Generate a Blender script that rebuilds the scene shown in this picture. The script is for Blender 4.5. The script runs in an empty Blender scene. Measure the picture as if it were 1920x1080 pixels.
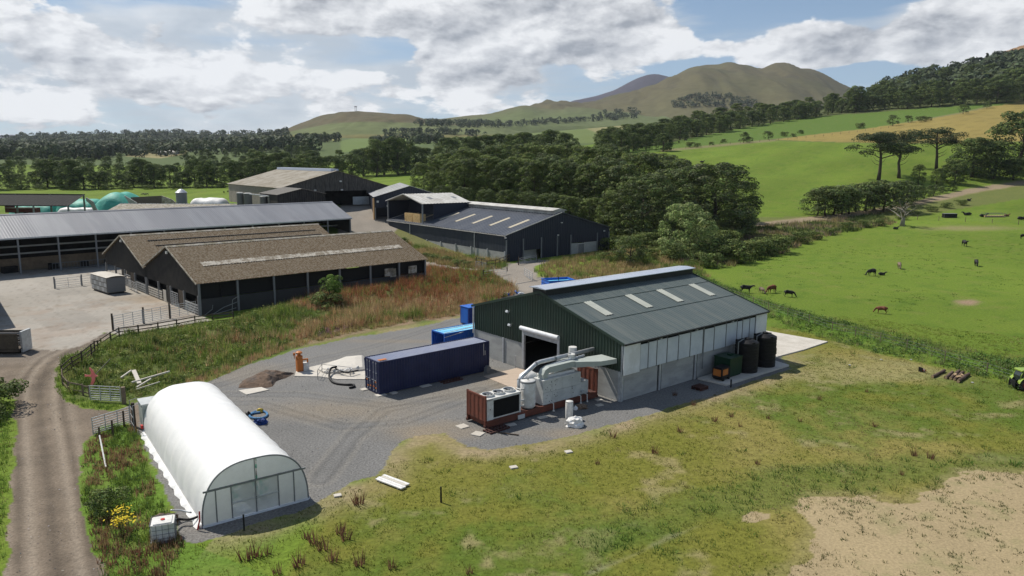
import bpy, math, random
import numpy as np
from mathutils import Vector, Matrix
R = random.Random(7)
NR = np.random.RandomState(11)
SC = bpy.context.scene
COL = SC.collection

# ---------------------------------------------------------------- camera, sun, sky, exposure
FOC, PIT, CH, ROLL = 1370.5, 0.1733, 20.2474, 0.0081
cam_d = bpy.data.cameras.new('camera')
cam_d.sensor_width = 36.0
cam_d.lens = FOC / 1920 * 36.0
cam_d.clip_start = 0.5
cam_d.clip_end = 30000
cam = bpy.data.objects.new('camera', cam_d)
COL.objects.link(cam)
cam.matrix_world = Matrix.Translation((0, 0, CH)) @ Matrix.Rotation(math.pi / 2 - PIT, 4, 'X') @ Matrix.Rotation(ROLL, 4, 'Z')
SC.camera = cam

SUN_TO = Vector((-1.88, 1.32, 2.9)).normalized()
sd = bpy.data.lights.new('sun', 'SUN')
sd.energy = 5.0
sd.angle = math.radians(0.55)
sd.color = (1.0, 0.94, 0.84)
so = bpy.data.objects.new('sun', sd)
so.rotation_euler = SUN_TO.to_track_quat('Z', 'Y').to_euler()
so.location = (0, 0, 60)
COL.objects.link(so)

SC.view_settings.view_transform = 'Standard'
SC.view_settings.look = 'None'
SC.view_settings.exposure = 0.16
SC.view_settings.gamma = 1.0
SC.view_settings.use_curve_mapping = False

world = bpy.data.worlds.new('World')
SC.world = world
world.use_nodes = True


class NT:
    """small helper for writing node trees"""
    def __init__(self, tree):
        self.t = tree
        self.n = tree.nodes
        self.l = tree.links

    def node(self, typ, **kw):
        nd = self.n.new(typ)
        for k, v in kw.items():
            setattr(nd, k, v)
        return nd

    def put(self, sock, v):
        if isinstance(v, bpy.types.NodeSocket):
            self.l.new(v, sock)
        elif v is not None:
            sock.default_value = v

    def math(self, op, a, b=None, c=None, clamp=False):
        nd = self.node('ShaderNodeMath', operation=op, use_clamp=clamp)
        self.put(nd.inputs[0], a)
        if b is not None: self.put(nd.inputs[1], b)
        if c is not None: self.put(nd.inputs[2], c)
        return nd.outputs[0]

    def mix(self, fac, a, b, mode='MIX'):
        nd = self.node('ShaderNodeMix', data_type='RGBA', blend_type=mode)
        nd.clamp_factor = True
        self.put(nd.inputs[0], fac)
        self.put(nd.inputs[6], a if isinstance(a, bpy.types.NodeSocket) else tuple(a) + (1,) * (4 - len(a)))
        self.put(nd.inputs[7], b if isinstance(b, bpy.types.NodeSocket) else tuple(b) + (1,) * (4 - len(b)))
        return nd.outputs[2]

    def noise(self, vec, scale, detail=4, rough=0.55, lac=2.0, dist=0.0):
        nd = self.node('ShaderNodeTexNoise')
        self.put(nd.inputs['Vector'], vec)
        nd.inputs['Scale'].default_value = scale
        nd.inputs['Detail'].default_value = detail
        nd.inputs['Roughness'].default_value = rough
        nd.inputs['Lacunarity'].default_value = lac
        nd.inputs['Distortion'].default_value = dist
        return nd.outputs['Fac']

    def ramp(self, fac, lo, hi, a=0.0, b=1.0, smooth=False):
        nd = self.node('ShaderNodeMapRange')
        nd.interpolation_type = 'SMOOTHSTEP' if smooth else 'LINEAR'
        self.put(nd.inputs[0], fac)
        nd.inputs[1].default_value = lo
        nd.inputs[2].default_value = hi
        nd.inputs[3].default_value = a
        nd.inputs[4].default_value = b
        return nd.outputs[0]


def build_world():
    T = NT(world.node_tree)
    T.n.clear()
    out = T.node('ShaderNodeOutputWorld')
    bg = T.node('ShaderNodeBackground')
    sky = T.node('ShaderNodeTexSky', sky_type='NISHITA')
    sky.sun_disc = False
    sky.sun_elevation = math.asin(SUN_TO.z)
    sky.sun_rotation = math.atan2(SUN_TO.x, SUN_TO.y)
    sky.altitude = 200
    sky.air_density = 1.0
    sky.dust_density = 0.4
    sky.ozone_density = 2.0
    tc = T.node('ShaderNodeTexCoord')
    sep = T.node('ShaderNodeSeparateXYZ')
    T.l.new(tc.outputs['Generated'], sep.inputs[0])
    x, y, z = sep.outputs
    az = T.math('ARCTAN2', x, y)
    hyp = T.math('SQRT', T.math('ADD', T.math('MULTIPLY', x, x), T.math('MULTIPLY', y, y)))
    zz = T.math('MAXIMUM', z, 0.0)
    el = T.math('DIVIDE', zz, T.math('MAXIMUM', hyp, 0.02))
    # low sky squeezes clouds into flat bands: use a compressed elevation coordinate
    elc = T.math('POWER', T.math('ADD', el, 0.03), 0.72)

    def vec(daz=0.0, de=0.0, sa=1.0, se=1.0, sz=0.0):
        c = T.node('ShaderNodeCombineXYZ')
        T.put(c.inputs[0], T.math('MULTIPLY', T.math('ADD', az, daz), sa))
        T.put(c.inputs[1], T.math('MULTIPLY', T.math('ADD', elc, de), se))
        c.inputs[2].default_value = sz
        return c.outputs[0]

    # blobs: px, py, half widths in px, weight  (directions, fixed to the world)
    BL = [(480, 25, 120, 45, .22), (620, 55, 130, 50, .20), (1000, 40, 230, 75, .34), (1180, 60, 110, 60, .20), (880, 150, 150, 40, .16),
          (1470, 108, 140, 32, .34), (1750, 55, 120, 62, .42), (1690, 118, 80, 32, .2), (1590, 45, 40, 40, -.2), (1860, 70, 60, 60, .1), (40, 40, 90, 40, .20),
          (230, 120, 190, 50, .14), (100, 190, 240, 60, .16), (500, 170, 300, 45, .12),
          (270, 38, 150, 28, -.30), (1440, 22, 200, 40, -.46), (1330, 62, 60, 25, -.18), (1900, 30, 60, 50, -.25), (1290, 140, 70, 22, -.22),
          (740, 95, 60, 16, -.20), (690, 130, 90, 14, -.14), (1560, 160, 80, 20, -.25), (1300, 105, 70, 30, -.16), (1640, 85, 40, 60, -.16), (1080, 135, 90, 12, -.12)]
    acc = None
    for (px, py, sx, sy, w) in BL:
        a0 = math.atan((px - 960) / FOC)
        e0 = (300 - py) / FOC
        d1 = T.math('MULTIPLY', T.math('SUBTRACT', az, a0), FOC / sx)
        d2 = T.math('MULTIPLY', T.math('SUBTRACT', el, e0), FOC / sy)
        q = T.math('ADD', T.math('MULTIPLY', d1, d1), T.math('MULTIPLY', d2, d2))
        g = T.math('MULTIPLY', T.math('EXPONENT', T.math('MULTIPLY', q, -0.7)), w)
        acc = g if acc is None else T.math('ADD', acc, g)
    dens0 = T.noise(vec(0, 0, 9.0, 16.0, 3.1), 1.0, 12, 0.52, 2.1, 0.15)
    s0 = T.noise(vec(0, 0, 9.0, 16.0, 3.1), 1.0, 4, 0.5, 2.1, 0.15)
    s1 = T.noise(vec(-0.020, 0.030, 9.0, 16.0, 3.1), 1.0, 4, 0.5, 2.1, 0.15)
    puff = T.noise(vec(0.5, 0.2, 26.0, 42.0, 7.7), 1.0, 8, 0.55, 2.0, 0.2)
    puff1 = T.noise(vec(0.492, 0.207, 26.0, 42.0, 7.7), 1.0, 8, 0.55, 2.0, 0.2)
    veil = T.noise(vec(0, 0, 3.0, 17.0, 9.0), 1.0, 8, 0.55, 2.0, 0.3)
    D = T.math('ADD', T.math('ADD', T.math('SUBTRACT', dens0, T.ramp(az, -0.12, -0.34, 0.0, 0.055)), acc), T.math('MULTIPLY', T.math('SUBTRACT', puff, 0.5), 0.22))
    mask = T.ramp(D, 0.538, 0.612, 0, 1, True)
    mask = T.math('MULTIPLY', mask, T.ramp(el, 0.26, 0.8, 1.0, 0.35))
    # the left half of the sky carries more thin layered cloud
    leftw = T.math('SUBTRACT', T.ramp(az, 0.15, -0.30, 0.0, 0.11), T.ramp(el, 0.22, 0.7, 0.0, 0.14))
    vm = T.ramp(T.math('ADD', T.math('ADD', veil, leftw), T.math('MULTIPLY', acc, 0.35)), 0.45, 0.68, 0, 0.88, True)
    lit = T.math('ADD', T.math('MULTIPLY', T.math('SUBTRACT', s0, s1), 2.9), T.math('MULTIPLY', T.math('SUBTRACT', puff, puff1), 1.7))
    core = T.ramp(D, 0.66, 1.0, 0.0, 0.50, True)
    tone = T.math('SUBTRACT', T.math('ADD', lit, 0.72), core, clamp=True)
    cloudc = T.mix(tone, (0.27, 0.295, 0.34), (0.82, 0.83, 0.845))
    veilc = T.mix(T.ramp(s0, 0.35, 0.62), (0.44, 0.49, 0.545), (0.70, 0.73, 0.76))
    skyc = T.node('ShaderNodeVectorMath', operation='SCALE')
    T.l.new(sky.outputs[0], skyc.inputs[0])
    skyc.inputs['Scale'].default_value = 0.075
    base = T.mix(T.ramp(el, 0.0, 0.30, 0.75, 0.15), skyc.outputs[0], T.mix(T.ramp(el, 0.0, 0.2), (0.40, 0.545, 0.68), (0.20, 0.37, 0.62)))
    c1 = T.mix(vm, base, veilc)
    c2 = T.mix(mask, c1, cloudc)
    T.l.new(c2, bg.inputs[0])
    bg.inputs[1].default_value = 1.0
    T.l.new(bg.outputs[0], out.inputs[0])
    world.cycles.sampling_method = 'MANUAL'
    world.cycles.sample_map_resolution = 512


build_world()

# ---------------------------------------------------------------- pixel <-> place helpers
cP, sP, cR, sR = math.cos(PIT), math.sin(PIT), math.cos(ROLL), math.sin(ROLL)


def ray(px, py):
    u0, v0 = px - 960, py - 540
    u = (cR * u0 + sR * v0) / FOC
    v = -(-sR * u0 + cR * v0) / FOC
    return Vector((u, cP + v * sP, -sP + v * cP))


def at(px, py, Y):
    d = ray(px, py)
    return Vector((0, 0, CH)) + d * (Y / d.y)


def proj(x, y, z):
    z = z - CH
    fw = y * cP - z * sP
    up = y * sP + z * cP
    u = FOC * x / fw
    v = -FOC * up / fw
    return 960 + cR * u - sR * v, 540 + sR * u + cR * v


# terrain control: columns of (distance, height) or (distance, picture row)
def zc(px, lst):
    out = []
    for e in lst:
        if len(e) == 3:
            out.append((e[0], at(px, e[2], e[0]).z))
        else:
            out.append(e)
    return out


P = 'p'
COLS = {
    -500: [(22, 0), (165, 0), (200, 2), (330, 6), (450, 9), (700, 16), (1100, 25), (1700, 40), (2500, 60), (6000, 60)],
    0: [(22, 0), (165, 0), (200, 2.6), (330, P, 358), (450, 9), (700, P, 302), (1100, P, 286), (1700, 44), (2500, 60), (6000, 60)],
    300: [(22, 0), (165, 0), (200, 3.5), (330, P, 357), (450, 9.5), (700, P, 303), (900, P, 291), (1200, P, 280), (1800, 45), (2500, 60), (6000, 60)],
    600: [(22, 0), (158, 0), (200, 7.6), (330, 8.6), (420, P, 337), (600, P, 305), (900, P, 274), (1200, P, 266), (1800, 70), (2500, 80), (6000, 60)],
    900: [(22, 0), (158, 0), (200, 6.6), (300, 9.3), (420, P, 322), (600, P, 295), (900, P, 272), (1200, P, 262), (1800, 75), (2500, 90), (6000, 60)],
    1200: [(22, 0), (165, 0), (240, 4), (330, 14), (450, P, 282), (650, P, 258), (900, 60), (1500, 95), (2500, 110), (6000, 60)],
    1500: [(22, 0), (170, 0), (240, P, 405), (350, P, 322), (450, P, 272), (600, P, 246), (750, P, 219), (900, 78), (1500, 110), (2500, 110), (6000, 60)],
    1900: [(22, 0), (150, 0), (250, P, 398), (320, P, 350), (430, P, 268), (455, P, 260), (700, P, 200), (745, P, 186), (900, P, 136), (1200, P, 116), (1500, 215), (2500, 200), (6000, 60)],
    2500: [(22, 0), (150, 0), (250, 3), (320, 12), (430, 36), (455, 40), (700, 90), (745, 100), (900, 190), (1200, 260), (1500, 270), (2500, 200), (6000, 60)],
}
LY = np.linspace(math.log(20), math.log(7000), 260)
CPX = np.arange(-1700, 3700, 50.0)
_tab = np.zeros((len(CPX), len(LY)))
_ks = sorted(COLS)
_prof = np.array([np.interp(LY, [math.log(a) for a, b in zc(k, COLS[k])], [b for a, b in zc(k, COLS[k])]) for k in _ks])
for j in range(len(LY)):
    _tab[:, j] = np.interp(CPX, _ks, _prof[:, j])
for _ in range(3):
    pad = np.pad(_tab, 1, mode='edge')
    _tab = (pad[:-2, 1:-1] + pad[2:, 1:-1] + 2 * pad[1:-1, 1:-1] + pad[1:-1, :-2] + pad[1:-1, 2:]) / 6.0


def vnoise(x, y, scale, seed=0):
    """value noise in numpy, about -1..1"""
    x = np.asarray(x, float) / scale
    y = np.asarray(y, float) / scale
    xi = np.floor(x).astype(np.int64); yi = np.floor(y).astype(np.int64)
    fx = x - xi; fy = y - yi
    fx = fx * fx * (3 - 2 * fx); fy = fy * fy * (3 - 2 * fy)

    def h(a, b):
        n = (a * 374761393 + b * 668265263 + seed * 1442695041) & 0xFFFFFFFF
        n = ((n ^ (n >> 13)) * 1274126177) & 0xFFFFFFFF
        n = n ^ (n >> 16)
        return (n & 0xFFFF) / 32767.5 - 1.0
    a = h(xi, yi); b = h(xi + 1, yi); c = h(xi, yi + 1); d = h(xi + 1, yi + 1)
    return (a * (1 - fx) + b * fx) * (1 - fy) + (c * (1 - fx) + d * fx) * fy


def fbm(x, y, scale, octv=4, seed=0):
    s = 0; a = 1.0; t = 0
    for i in range(octv):
        s = s + a * vnoise(x, y, scale / (2 ** i), seed + i * 17)
        t += a; a *= 0.55
    return s / t


def flat(px, py, z=0.0):
    d = ray(px, py)
    return Vector((0, 0, CH)) + d * ((z - CH) / d.z)


def seg_dist(x, y, pts):
    """distance to a polyline, arrays x,y"""
    best = np.full(np.shape(x), 1e9)
    for (a, b) in zip(pts[:-1], pts[1:]):
        ax, ay = a; bx, by = b
        dx, dy = bx - ax, by - ay
        t = np.clip(((x - ax) * dx + (y - ay) * dy) / (dx * dx + dy * dy + 1e-9), 0, 1)
        best = np.minimum(best, np.hypot(x - ax - t * dx, y - ay - t * dy))
    return best


def w2(pts):
    return [tuple(flat(a, b).xy) for a, b in pts]


BANK = w2([(150, 690), (300, 655), (450, 625), (600, 578), (760, 545), (900, 525)])
BERM = w2([(1290, 520), (1380, 560), (1500, 600), (1640, 640), (1780, 670), (1990, 720)])
HUMP = w2([(1040, 505), (1130, 495), (1220, 480)])


def hz(x, y):
    x = np.asarray(x, float); y = np.asarray(y, float)
    ys = np.maximum(y, 21.0)
    pe = 960 + FOC * x / ys
    i = np.clip((pe - CPX[0]) / 50.0, 0, len(CPX) - 1.001)
    j = np.clip((np.log(ys) - LY[0]) / (LY[1] - LY[0]), 0, len(LY) - 1.001)
    i0 = i.astype(int); j0 = j.astype(int)
    fi = i - i0; fj = j - j0
    z = (_tab[i0, j0] * (1 - fi) + _tab[i0 + 1, j0] * fi) * (1 - fj) + (_tab[i0, j0 + 1] * (1 - fi) + _tab[i0 + 1, j0 + 1] * fi) * fj
    z = z * np.clip((ys - 90) / 60.0, 0, 1)
    near = (y < 200)
    db = seg_dist(x, y, BANK)
    z = z + np.where(near, 1.0 * np.exp(-(db / 3.2) ** 2), 0)
    z = z + np.where(near, 0.45 * np.exp(-(seg_dist(x, y, BERM) / 2.2) ** 2), 0)
    z = z + np.where(near, 0.8 * np.exp(-(seg_dist(x, y, HUMP) / 5.0) ** 2), 0)
    z = z + np.where(y > 230, np.clip((ys - 230) / 300, 0, 1) * 1.5 * vnoise(x, y, 90, 5), 0)
    return z


def hz1(x, y):
    return float(hz(np.array([x]), np.array([y]))[0])


def gp(px, py):
    """the place on the ground seen at a pixel"""
    d = ray(px, py)
    o = Vector((0, 0, CH))
    t0, t = 20.0, 20.0
    while t < 6000:
        p = o + d * t
        if p.z < hz1(p.x, p.y):
            lo, hi = t0, t
            for _ in range(22):
                m = (lo + hi) / 2
                q = o + d * m
                if q.z < hz1(q.x, q.y): hi = m
                else: lo = m
            p = o + d * hi
            return Vector((p.x, p.y, hz1(p.x, p.y)))
        t0 = t
        t *= 1.03
    p = o + d * 3000
    return Vector((p.x, p.y, hz1(p.x, p.y)))


def ground(x, y):
    return Vector((x, y, hz1(x, y)))

# ---------------------------------------------------------------- materials
MATS = {}


def mat(name, col, rough=0.75, metal=0.0, col2=None, s1=1.0, amt=0.5, lo=0.4, hi=0.65, grain=0.12, gs=12.0, bump=0.15, bs=None,
        stretch=(1, 1, 1), spec=0.3, attr=False, trans=0.0, obj=False, alpha=None, soft=0.0, up=0.0):
    if name in MATS: return MATS[name]
    m = bpy.data.materials.new(name)
    m.use_nodes = True
    T = NT(m.node_tree)
    T.n.clear()
    out = T.node('ShaderNodeOutputMaterial')
    b = T.node('ShaderNodeBsdfPrincipled')
    if obj:
        tc = T.node('ShaderNodeTexCoord'); pos = tc.outputs['Object']
    else:
        g = T.node('ShaderNodeNewGeometry'); pos = g.outputs['Position']
    mp = T.node('ShaderNodeMapping')
    T.l.new(pos, mp.inputs[0])
    mp.inputs['Scale'].default_value = stretch
    v = mp.outputs[0]
    if attr:
        at_ = T.node('ShaderNodeAttribute'); at_.attribute_name = 'Col'
        c = at_.outputs['Color']
    else:
        c = T.mix(0.0, col, col)
    if col2 is not None:
        n1 = T.noise(v, s1, 6, 0.6)
        c = T.mix(T.ramp(n1, lo, hi, 0, amt, True), c, col2)
    if grain > 0:
        n2 = T.noise(v, gs, 5, 0.65)
        k = T.ramp(n2, 0.25, 0.75, 1 - grain, 1 + grain)
        vm = T.node('ShaderNodeVectorMath', operation='SCALE')
        T.l.new(c, vm.inputs[0]); T.l.new(k, vm.inputs['Scale'])
        c = vm.outputs[0]
        if rough < 0.95:
            rr = T.ramp(n2, 0.3, 0.7, max(0, rough - 0.08), min(1, rough + 0.08))
            T.l.new(rr, b.inputs['Roughness'])
    T.l.new(c, b.inputs['Base Color'])
    if not (grain > 0 and rough < 0.95):
        b.inputs['Roughness'].default_value = rough
    b.inputs['Metallic'].default_value = metal
    b.inputs['Specular IOR Level'].default_value = spec
    if bump > 0:
        bp = T.node('ShaderNodeBump')
        bp.inputs['Strength'].default_value = 1.0
        bp.inputs['Distance'].default_value = bump
        T.l.new(T.noise(v, bs or gs, 4, 0.6), bp.inputs['Height'])
        T.l.new(bp.outputs[0], b.inputs['Normal'])
    if soft > 0 or up > 0:
        # leaves and blades share the rounded normal of the clump they belong to
        gn = T.node('ShaderNodeNewGeometry')
        if soft > 0:
            an = T.node('ShaderNodeAttribute'); an.attribute_name = 'Nrm'
            vt = T.node('ShaderNodeVectorTransform', vector_type='VECTOR', convert_from='OBJECT', convert_to='WORLD')
            T.l.new(an.outputs['Vector'], vt.inputs[0]); src = vt.outputs[0]; kk = soft
        else:
            cv = T.node('ShaderNodeCombineXYZ'); cv.inputs[2].default_value = 1.0; src = cv.outputs[0]; kk = up
        s1_ = T.node('ShaderNodeVectorMath', operation='SCALE'); T.l.new(src, s1_.inputs[0]); s1_.inputs['Scale'].default_value = kk
        s2_ = T.node('ShaderNodeVectorMath', operation='SCALE'); T.l.new(gn.outputs['Normal'], s2_.inputs[0]); s2_.inputs['Scale'].default_value = 1 - kk
        ad = T.node('ShaderNodeVectorMath', operation='ADD'); T.l.new(s1_.outputs[0], ad.inputs[0]); T.l.new(s2_.outputs[0], ad.inputs[1])
        no = T.node('ShaderNodeVectorMath', operation='NORMALIZE'); T.l.new(ad.outputs[0], no.inputs[0])
        T.l.new(no.outputs[0], b.inputs['Normal'])
    if trans > 0:
        tr = T.node('ShaderNodeBsdfTranslucent')
        T.l.new(c, tr.inputs[0])
        ms = T.node('ShaderNodeMixShader')
        ms.inputs[0].default_value = trans
        T.l.new(b.outputs[0], ms.inputs[1]); T.l.new(tr.outputs[0], ms.inputs[2])
        T.l.new(ms.outputs[0], out.inputs[0])
    elif alpha is not None:
        tr = T.node('ShaderNodeBsdfTransparent')
        ms = T.node('ShaderNodeMixShader')
        ms.inputs[0].default_value = alpha
        T.l.new(tr.outputs[0], ms.inputs[1]); T.l.new(b.outputs[0], ms.inputs[2])
        T.l.new(ms.outputs[0], out.inputs[0])
    else:
        T.l.new(b.outputs[0], out.inputs[0])
    MATS[name] = m
    return m

# ---------------------------------------------------------------- mesh building


class MB:
    def __init__(self):
        self.v = []; self.f = []; self.c = []

    def add(self, vs, fs, col=None):
        n = len(self.v)
        self.v.extend([tuple(p) for p in vs])
        self.f.extend([tuple(i + n for i in f) for f in fs])
        if col is not None: self.c.extend([col] * len(vs))
        return self

    def box(self, x0, x1, y0, y1, z0, z1, M=None):
        vs = [Vector((x, y, z)) for z in (z0, z1) for y in (y0, y1) for x in (x0, x1)]
        if M is not None: vs = [M @ p for p in vs]
        return self.add(vs, [(0, 2, 3, 1), (4, 5, 7, 6), (0, 1, 5, 4), (2, 6, 7, 3), (0, 4, 6, 2), (1, 3, 7, 5)])

    def cbox(self, c, s, rz=0.0, M=None, rx=0.0, ry=0.0):
        m = Matrix.Translation(c) @ Matrix.Rotation(rz, 4, 'Z') @ Matrix.Rotation(ry, 4, 'Y') @ Matrix.Rotation(rx, 4, 'X')
        if M is not None: m = M @ m
        return self.box(-s[0] / 2, s[0] / 2, -s[1] / 2, s[1] / 2, -s[2] / 2, s[2] / 2, m)

    def beam(self, a, b, w, h):
        a = Vector(a); b = Vector(b); d = b - a
        L = d.length
        if L < 1e-6: return self
        q = d.to_track_quat('X', 'Z').to_matrix().to_4x4()
        return self.box(0, L, -w / 2, w / 2, -h / 2, h / 2, Matrix.Translation(a) @ q)

    def poly(self, pts):
        return self.add(pts, [tuple(range(len(pts)))])

    def prism(self, pts, z0, z1, M=None):
        n = len(pts)
        vs = [Vector((p[0], p[1], z0)) for p in pts] + [Vector((p[0], p[1], z1)) for p in pts]
        if M is not None: vs = [M @ p for p in vs]
        return self.add(vs, [tuple(range(n))[::-1], tuple(range(n, 2 * n))] + [(i, (i + 1) % n, n + (i + 1) % n, n + i) for i in range(n)])

    def cyl(self, a, b, r0, r1=None, n=10, caps=True):
        if r1 is None: r1 = r0
        a = Vector(a); b = Vector(b)
        q = (b - a).to_track_quat('Z', 'Y').to_matrix()
        vs = []
        for (o, r) in ((a, r0), (b, r1)):
            for k in range(n):
                t = 2 * math.pi * k / n
                vs.append(o + q @ Vector((math.cos(t) * r, math.sin(t) * r, 0)))
        fs = [(k, (k + 1) % n, n + (k + 1) % n, n + k) for k in range(n)]
        if caps: fs += [tuple(range(n))[::-1], tuple(range(n, 2 * n))]
        return self.add(vs, fs)

    def tube(self, pts, r, n=8):
        pts = [Vector(p) for p in pts]
        rs = r if isinstance(r, (list, tuple)) else [r] * len(pts)
        vs = []; prev = None
        for i, p in enumerate(pts):
            d = (pts[min(i + 1, len(pts) - 1)] - pts[max(i - 1, 0)]).normalized()
            if prev is None:
                u = d.orthogonal().normalized()
            else:
                u = (prev - d * prev.dot(d)).normalized()
            prev = u
            w = d.cross(u)
            for k in range(n):
                t = 2 * math.pi * k / n
                vs.append(p + (u * math.cos(t) + w * math.sin(t)) * rs[i])
        fs = []
        for i in range(len(pts) - 1):
            for k in range(n):
                a = i * n + k; b = i * n + (k + 1) % n
                fs.append((a, b, b + n, a + n))
        fs += [tuple(range(n))[::-1], tuple(range((len(pts) - 1) * n, len(pts) * n))]
        return self.add(vs, fs)

    def lathe(self, prof, c=(0, 0, 0), n=20, rib=0.0):
        vs = []
        for (r, z) in prof:
            for k in range(n):
                t = 2 * math.pi * k / n
                rr = r * (1 - rib * (k % 2))
                vs.append((c[0] + math.cos(t) * rr, c[1] + math.sin(t) * rr, c[2] + z))
        fs = []
        for i in range(len(prof) - 1):
            for k in range(n):
                a = i * n + k; b = i * n + (k + 1) % n
                fs.append((a, b, b + n, a + n))
        fs += [tuple(range(n))[::-1], tuple(range((len(prof) - 1) * n, len(prof) * n))]
        return self.add(vs, fs)

    def corr(self, o, U, V, N, ulen, vlo, vhi, pitch=0.3, dep=0.035, u0=0.0):
        """profiled sheet: ribs run along V, repeated along U; vlo / vhi numbers or functions of u"""
        o = Vector(o); U = Vector(U).normalized(); V = Vector(V).normalized(); N = Vector(N).normalized()
        lo = vlo if callable(vlo) else (lambda u: vlo)
        hi = vhi if callable(vhi) else (lambda u: vhi)
        us = []
        k = 0
        while True:
            s = u0 + k * pitch
            if s >= ulen - 1e-6: break
            for (fr, dd) in ((0, 0), (.35, 0), (.5, dep), (.85, dep)):
                u = s + fr * pitch
                if u < ulen: us.append((u, dd))
            k += 1
        us.append((ulen, 0))
        vs = []
        for (u, dd) in us:
            vs.append(o + U * u + V * lo(u) + N * dd)
            vs.append(o + U * u + V * hi(u) + N * dd)
        return self.add(vs, [(2 * i, 2 * i + 2, 2 * i + 3, 2 * i + 1) for i in range(len(us) - 1)])

    def mesh(self, name, m, smooth=False):
        me = bpy.data.meshes.new(name)
        me.from_pydata(self.v, [], self.f)
        if isinstance(m, (list, tuple)):
            for q in m: me.materials.append(q)
        elif m is not None: me.materials.append(m)
        if self.c and len(self.c) == len(self.v):
            a = me.color_attributes.new('Col', 'FLOAT_COLOR', 'POINT')
            arr = np.ones((len(self.v), 4), np.float32); arr[:, :3] = np.array(self.c, np.float32)
            a.data.foreach_set('color', arr.ravel())
        if smooth:
            me.polygons.foreach_set('use_smooth', [True] * len(me.polygons))
        me.update()
        return me

    def build(self, name, m, parent=None, smooth=False):
        o = bpy.data.objects.new(name, self.mesh(name, m, smooth))
        COL.objects.link(o)
        if parent is not None: o.parent = parent
        return o


def tag(o, label=None, cat=None, group=None, kind=None):
    if label: o['label'] = label
    if cat: o['category'] = cat
    if group: o['group'] = group
    if kind: o['kind'] = kind
    return o


def thing(name, label, cat, loc=(0, 0, 0), rz=0.0, group=None):
    o = bpy.data.objects.new(name, None)
    o.empty_display_size = 0.5
    o.location = loc
    o.rotation_euler = (0, 0, rz)
    COL.objects.link(o)
    return tag(o, label, cat, group)


def inst(name, me, parent=None, loc=(0, 0, 0), rz=0.0, sc=None, label=None):
    o = bpy.data.objects.new(name, me)
    o.location = loc
    o.rotation_euler = (0, 0, rz)
    if sc is not None: o.scale = (sc, sc, sc) if isinstance(sc, (int, float)) else sc
    COL.objects.link(o)
    if parent is not None: o.parent = parent
    if label: o['label'] = label
    return o


def copy_tree(root, loc=None, rz=None, label=None, sc=None, group=None):
    r = root.copy(); COL.objects.link(r)
    for ch in list(root.children):
        c = ch.copy(); COL.objects.link(c); c.parent = r
        for g in list(ch.children):
            d = g.copy(); COL.objects.link(d); d.parent = c
    if loc is not None: r.location = loc
    if rz is not None: r.rotation_euler = (0, 0, rz)
    if sc is not None: r.scale = (sc, sc, sc) if isinstance(sc, (int, float)) else sc
    if label: r['label'] = label
    if group: r['group'] = group
    return r


def np_mesh(name, verts, quads, cols, m, nrm=None):
    """fast mesh from numpy arrays: verts (n,3), quads (k,4), cols (n,3)"""
    me = bpy.data.meshes.new(name)
    k = quads.shape[1]
    me.vertices.add(len(verts)); me.vertices.foreach_set('co', verts.astype(np.float32).ravel())
    me.loops.add(quads.size); me.loops.foreach_set('vertex_index', quads.astype(np.int32).ravel())
    me.polygons.add(len(quads)); me.polygons.foreach_set('loop_start', np.arange(0, quads.size, k, dtype=np.int32))
    try: me.polygons.foreach_set('loop_total', np.full(len(quads), k, np.int32))
    except Exception: pass
    if cols is not None:
        a = me.color_attributes.new('Col', 'FLOAT_COLOR', 'POINT')
        arr = np.ones((len(verts), 4), np.float32); arr[:, :3] = cols
        a.data.foreach_set('color', arr.ravel())
    if nrm is not None:
        a = me.attributes.new('Nrm', 'FLOAT_VECTOR', 'POINT'); a.data.foreach_set('vector', nrm.astype(np.float32).ravel())
    if m is not None: me.materials.append(m)
    me.update(calc_edges=True)
    return me


def obj_of(name, me, **kw):
    o = bpy.data.objects.new(name, me)
    COL.objects.link(o)
    return tag(o, **kw)

# ---------------------------------------------------------------- ground
def inside(x, y, poly):
    c = np.zeros(np.shape(x), bool)
    n = len(poly)
    for i in range(n):
        x1, y1 = poly[i]; x2, y2 = poly[(i + 1) % n]
        if y1 == y2: continue
        k = ((y1 > y) != (y2 > y)) & (x < (x2 - x1) * (y - y1) / (y2 - y1) + x1)
        c ^= k
    return c


def sdist(x, y, poly):
    d = seg_dist(x, y, list(poly) + [poly[0]])
    return np.where(inside(x, y, poly), d, -d)


GRAVEL = w2([(238, 775), (262, 800), (276, 830), (300, 900), (322, 960), (338, 1008), (362, 1022), (410, 1010), (470, 985), (560, 962), (620, 928),
             (662, 905), (712, 893), (735, 845), (778, 815), (835, 812), (872, 838), (912, 845), (1000, 836), (1085, 816), (1170, 792), (1240, 772),
             (1330, 740), (1485, 692), (1440, 640), (1300, 540), (1100, 520), (1000, 520), (905, 545), (860, 596), (760, 618), (655, 634), (560, 655), (470, 682), (400, 712),
             (340, 735), (270, 752), (244, 762)])
TRACK = w2([(5, 1120), (15, 1000), (24, 880), (32, 820), (26, 760), (10, 720), (-80, 700), (-80, 655), (0, 658), (60, 652), (100, 655), (155, 648), (200, 622), (215, 628),
            (170, 650), (125, 678), (108, 705), (108, 728), (125, 750), (160, 765), (215, 770), (262, 756), (262, 806), (235, 790), (190, 800), (158, 830), (146, 865), (152, 950), (185, 1040), (215, 1120)])
CONC = w2([(-120, 470), (0, 460), (230, 450), (330, 500), (380, 592), (395, 602), (330, 612), (222, 628), (196, 624), (152, 650), (100, 657), (60, 654), (0, 660), (-120, 664)])
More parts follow.
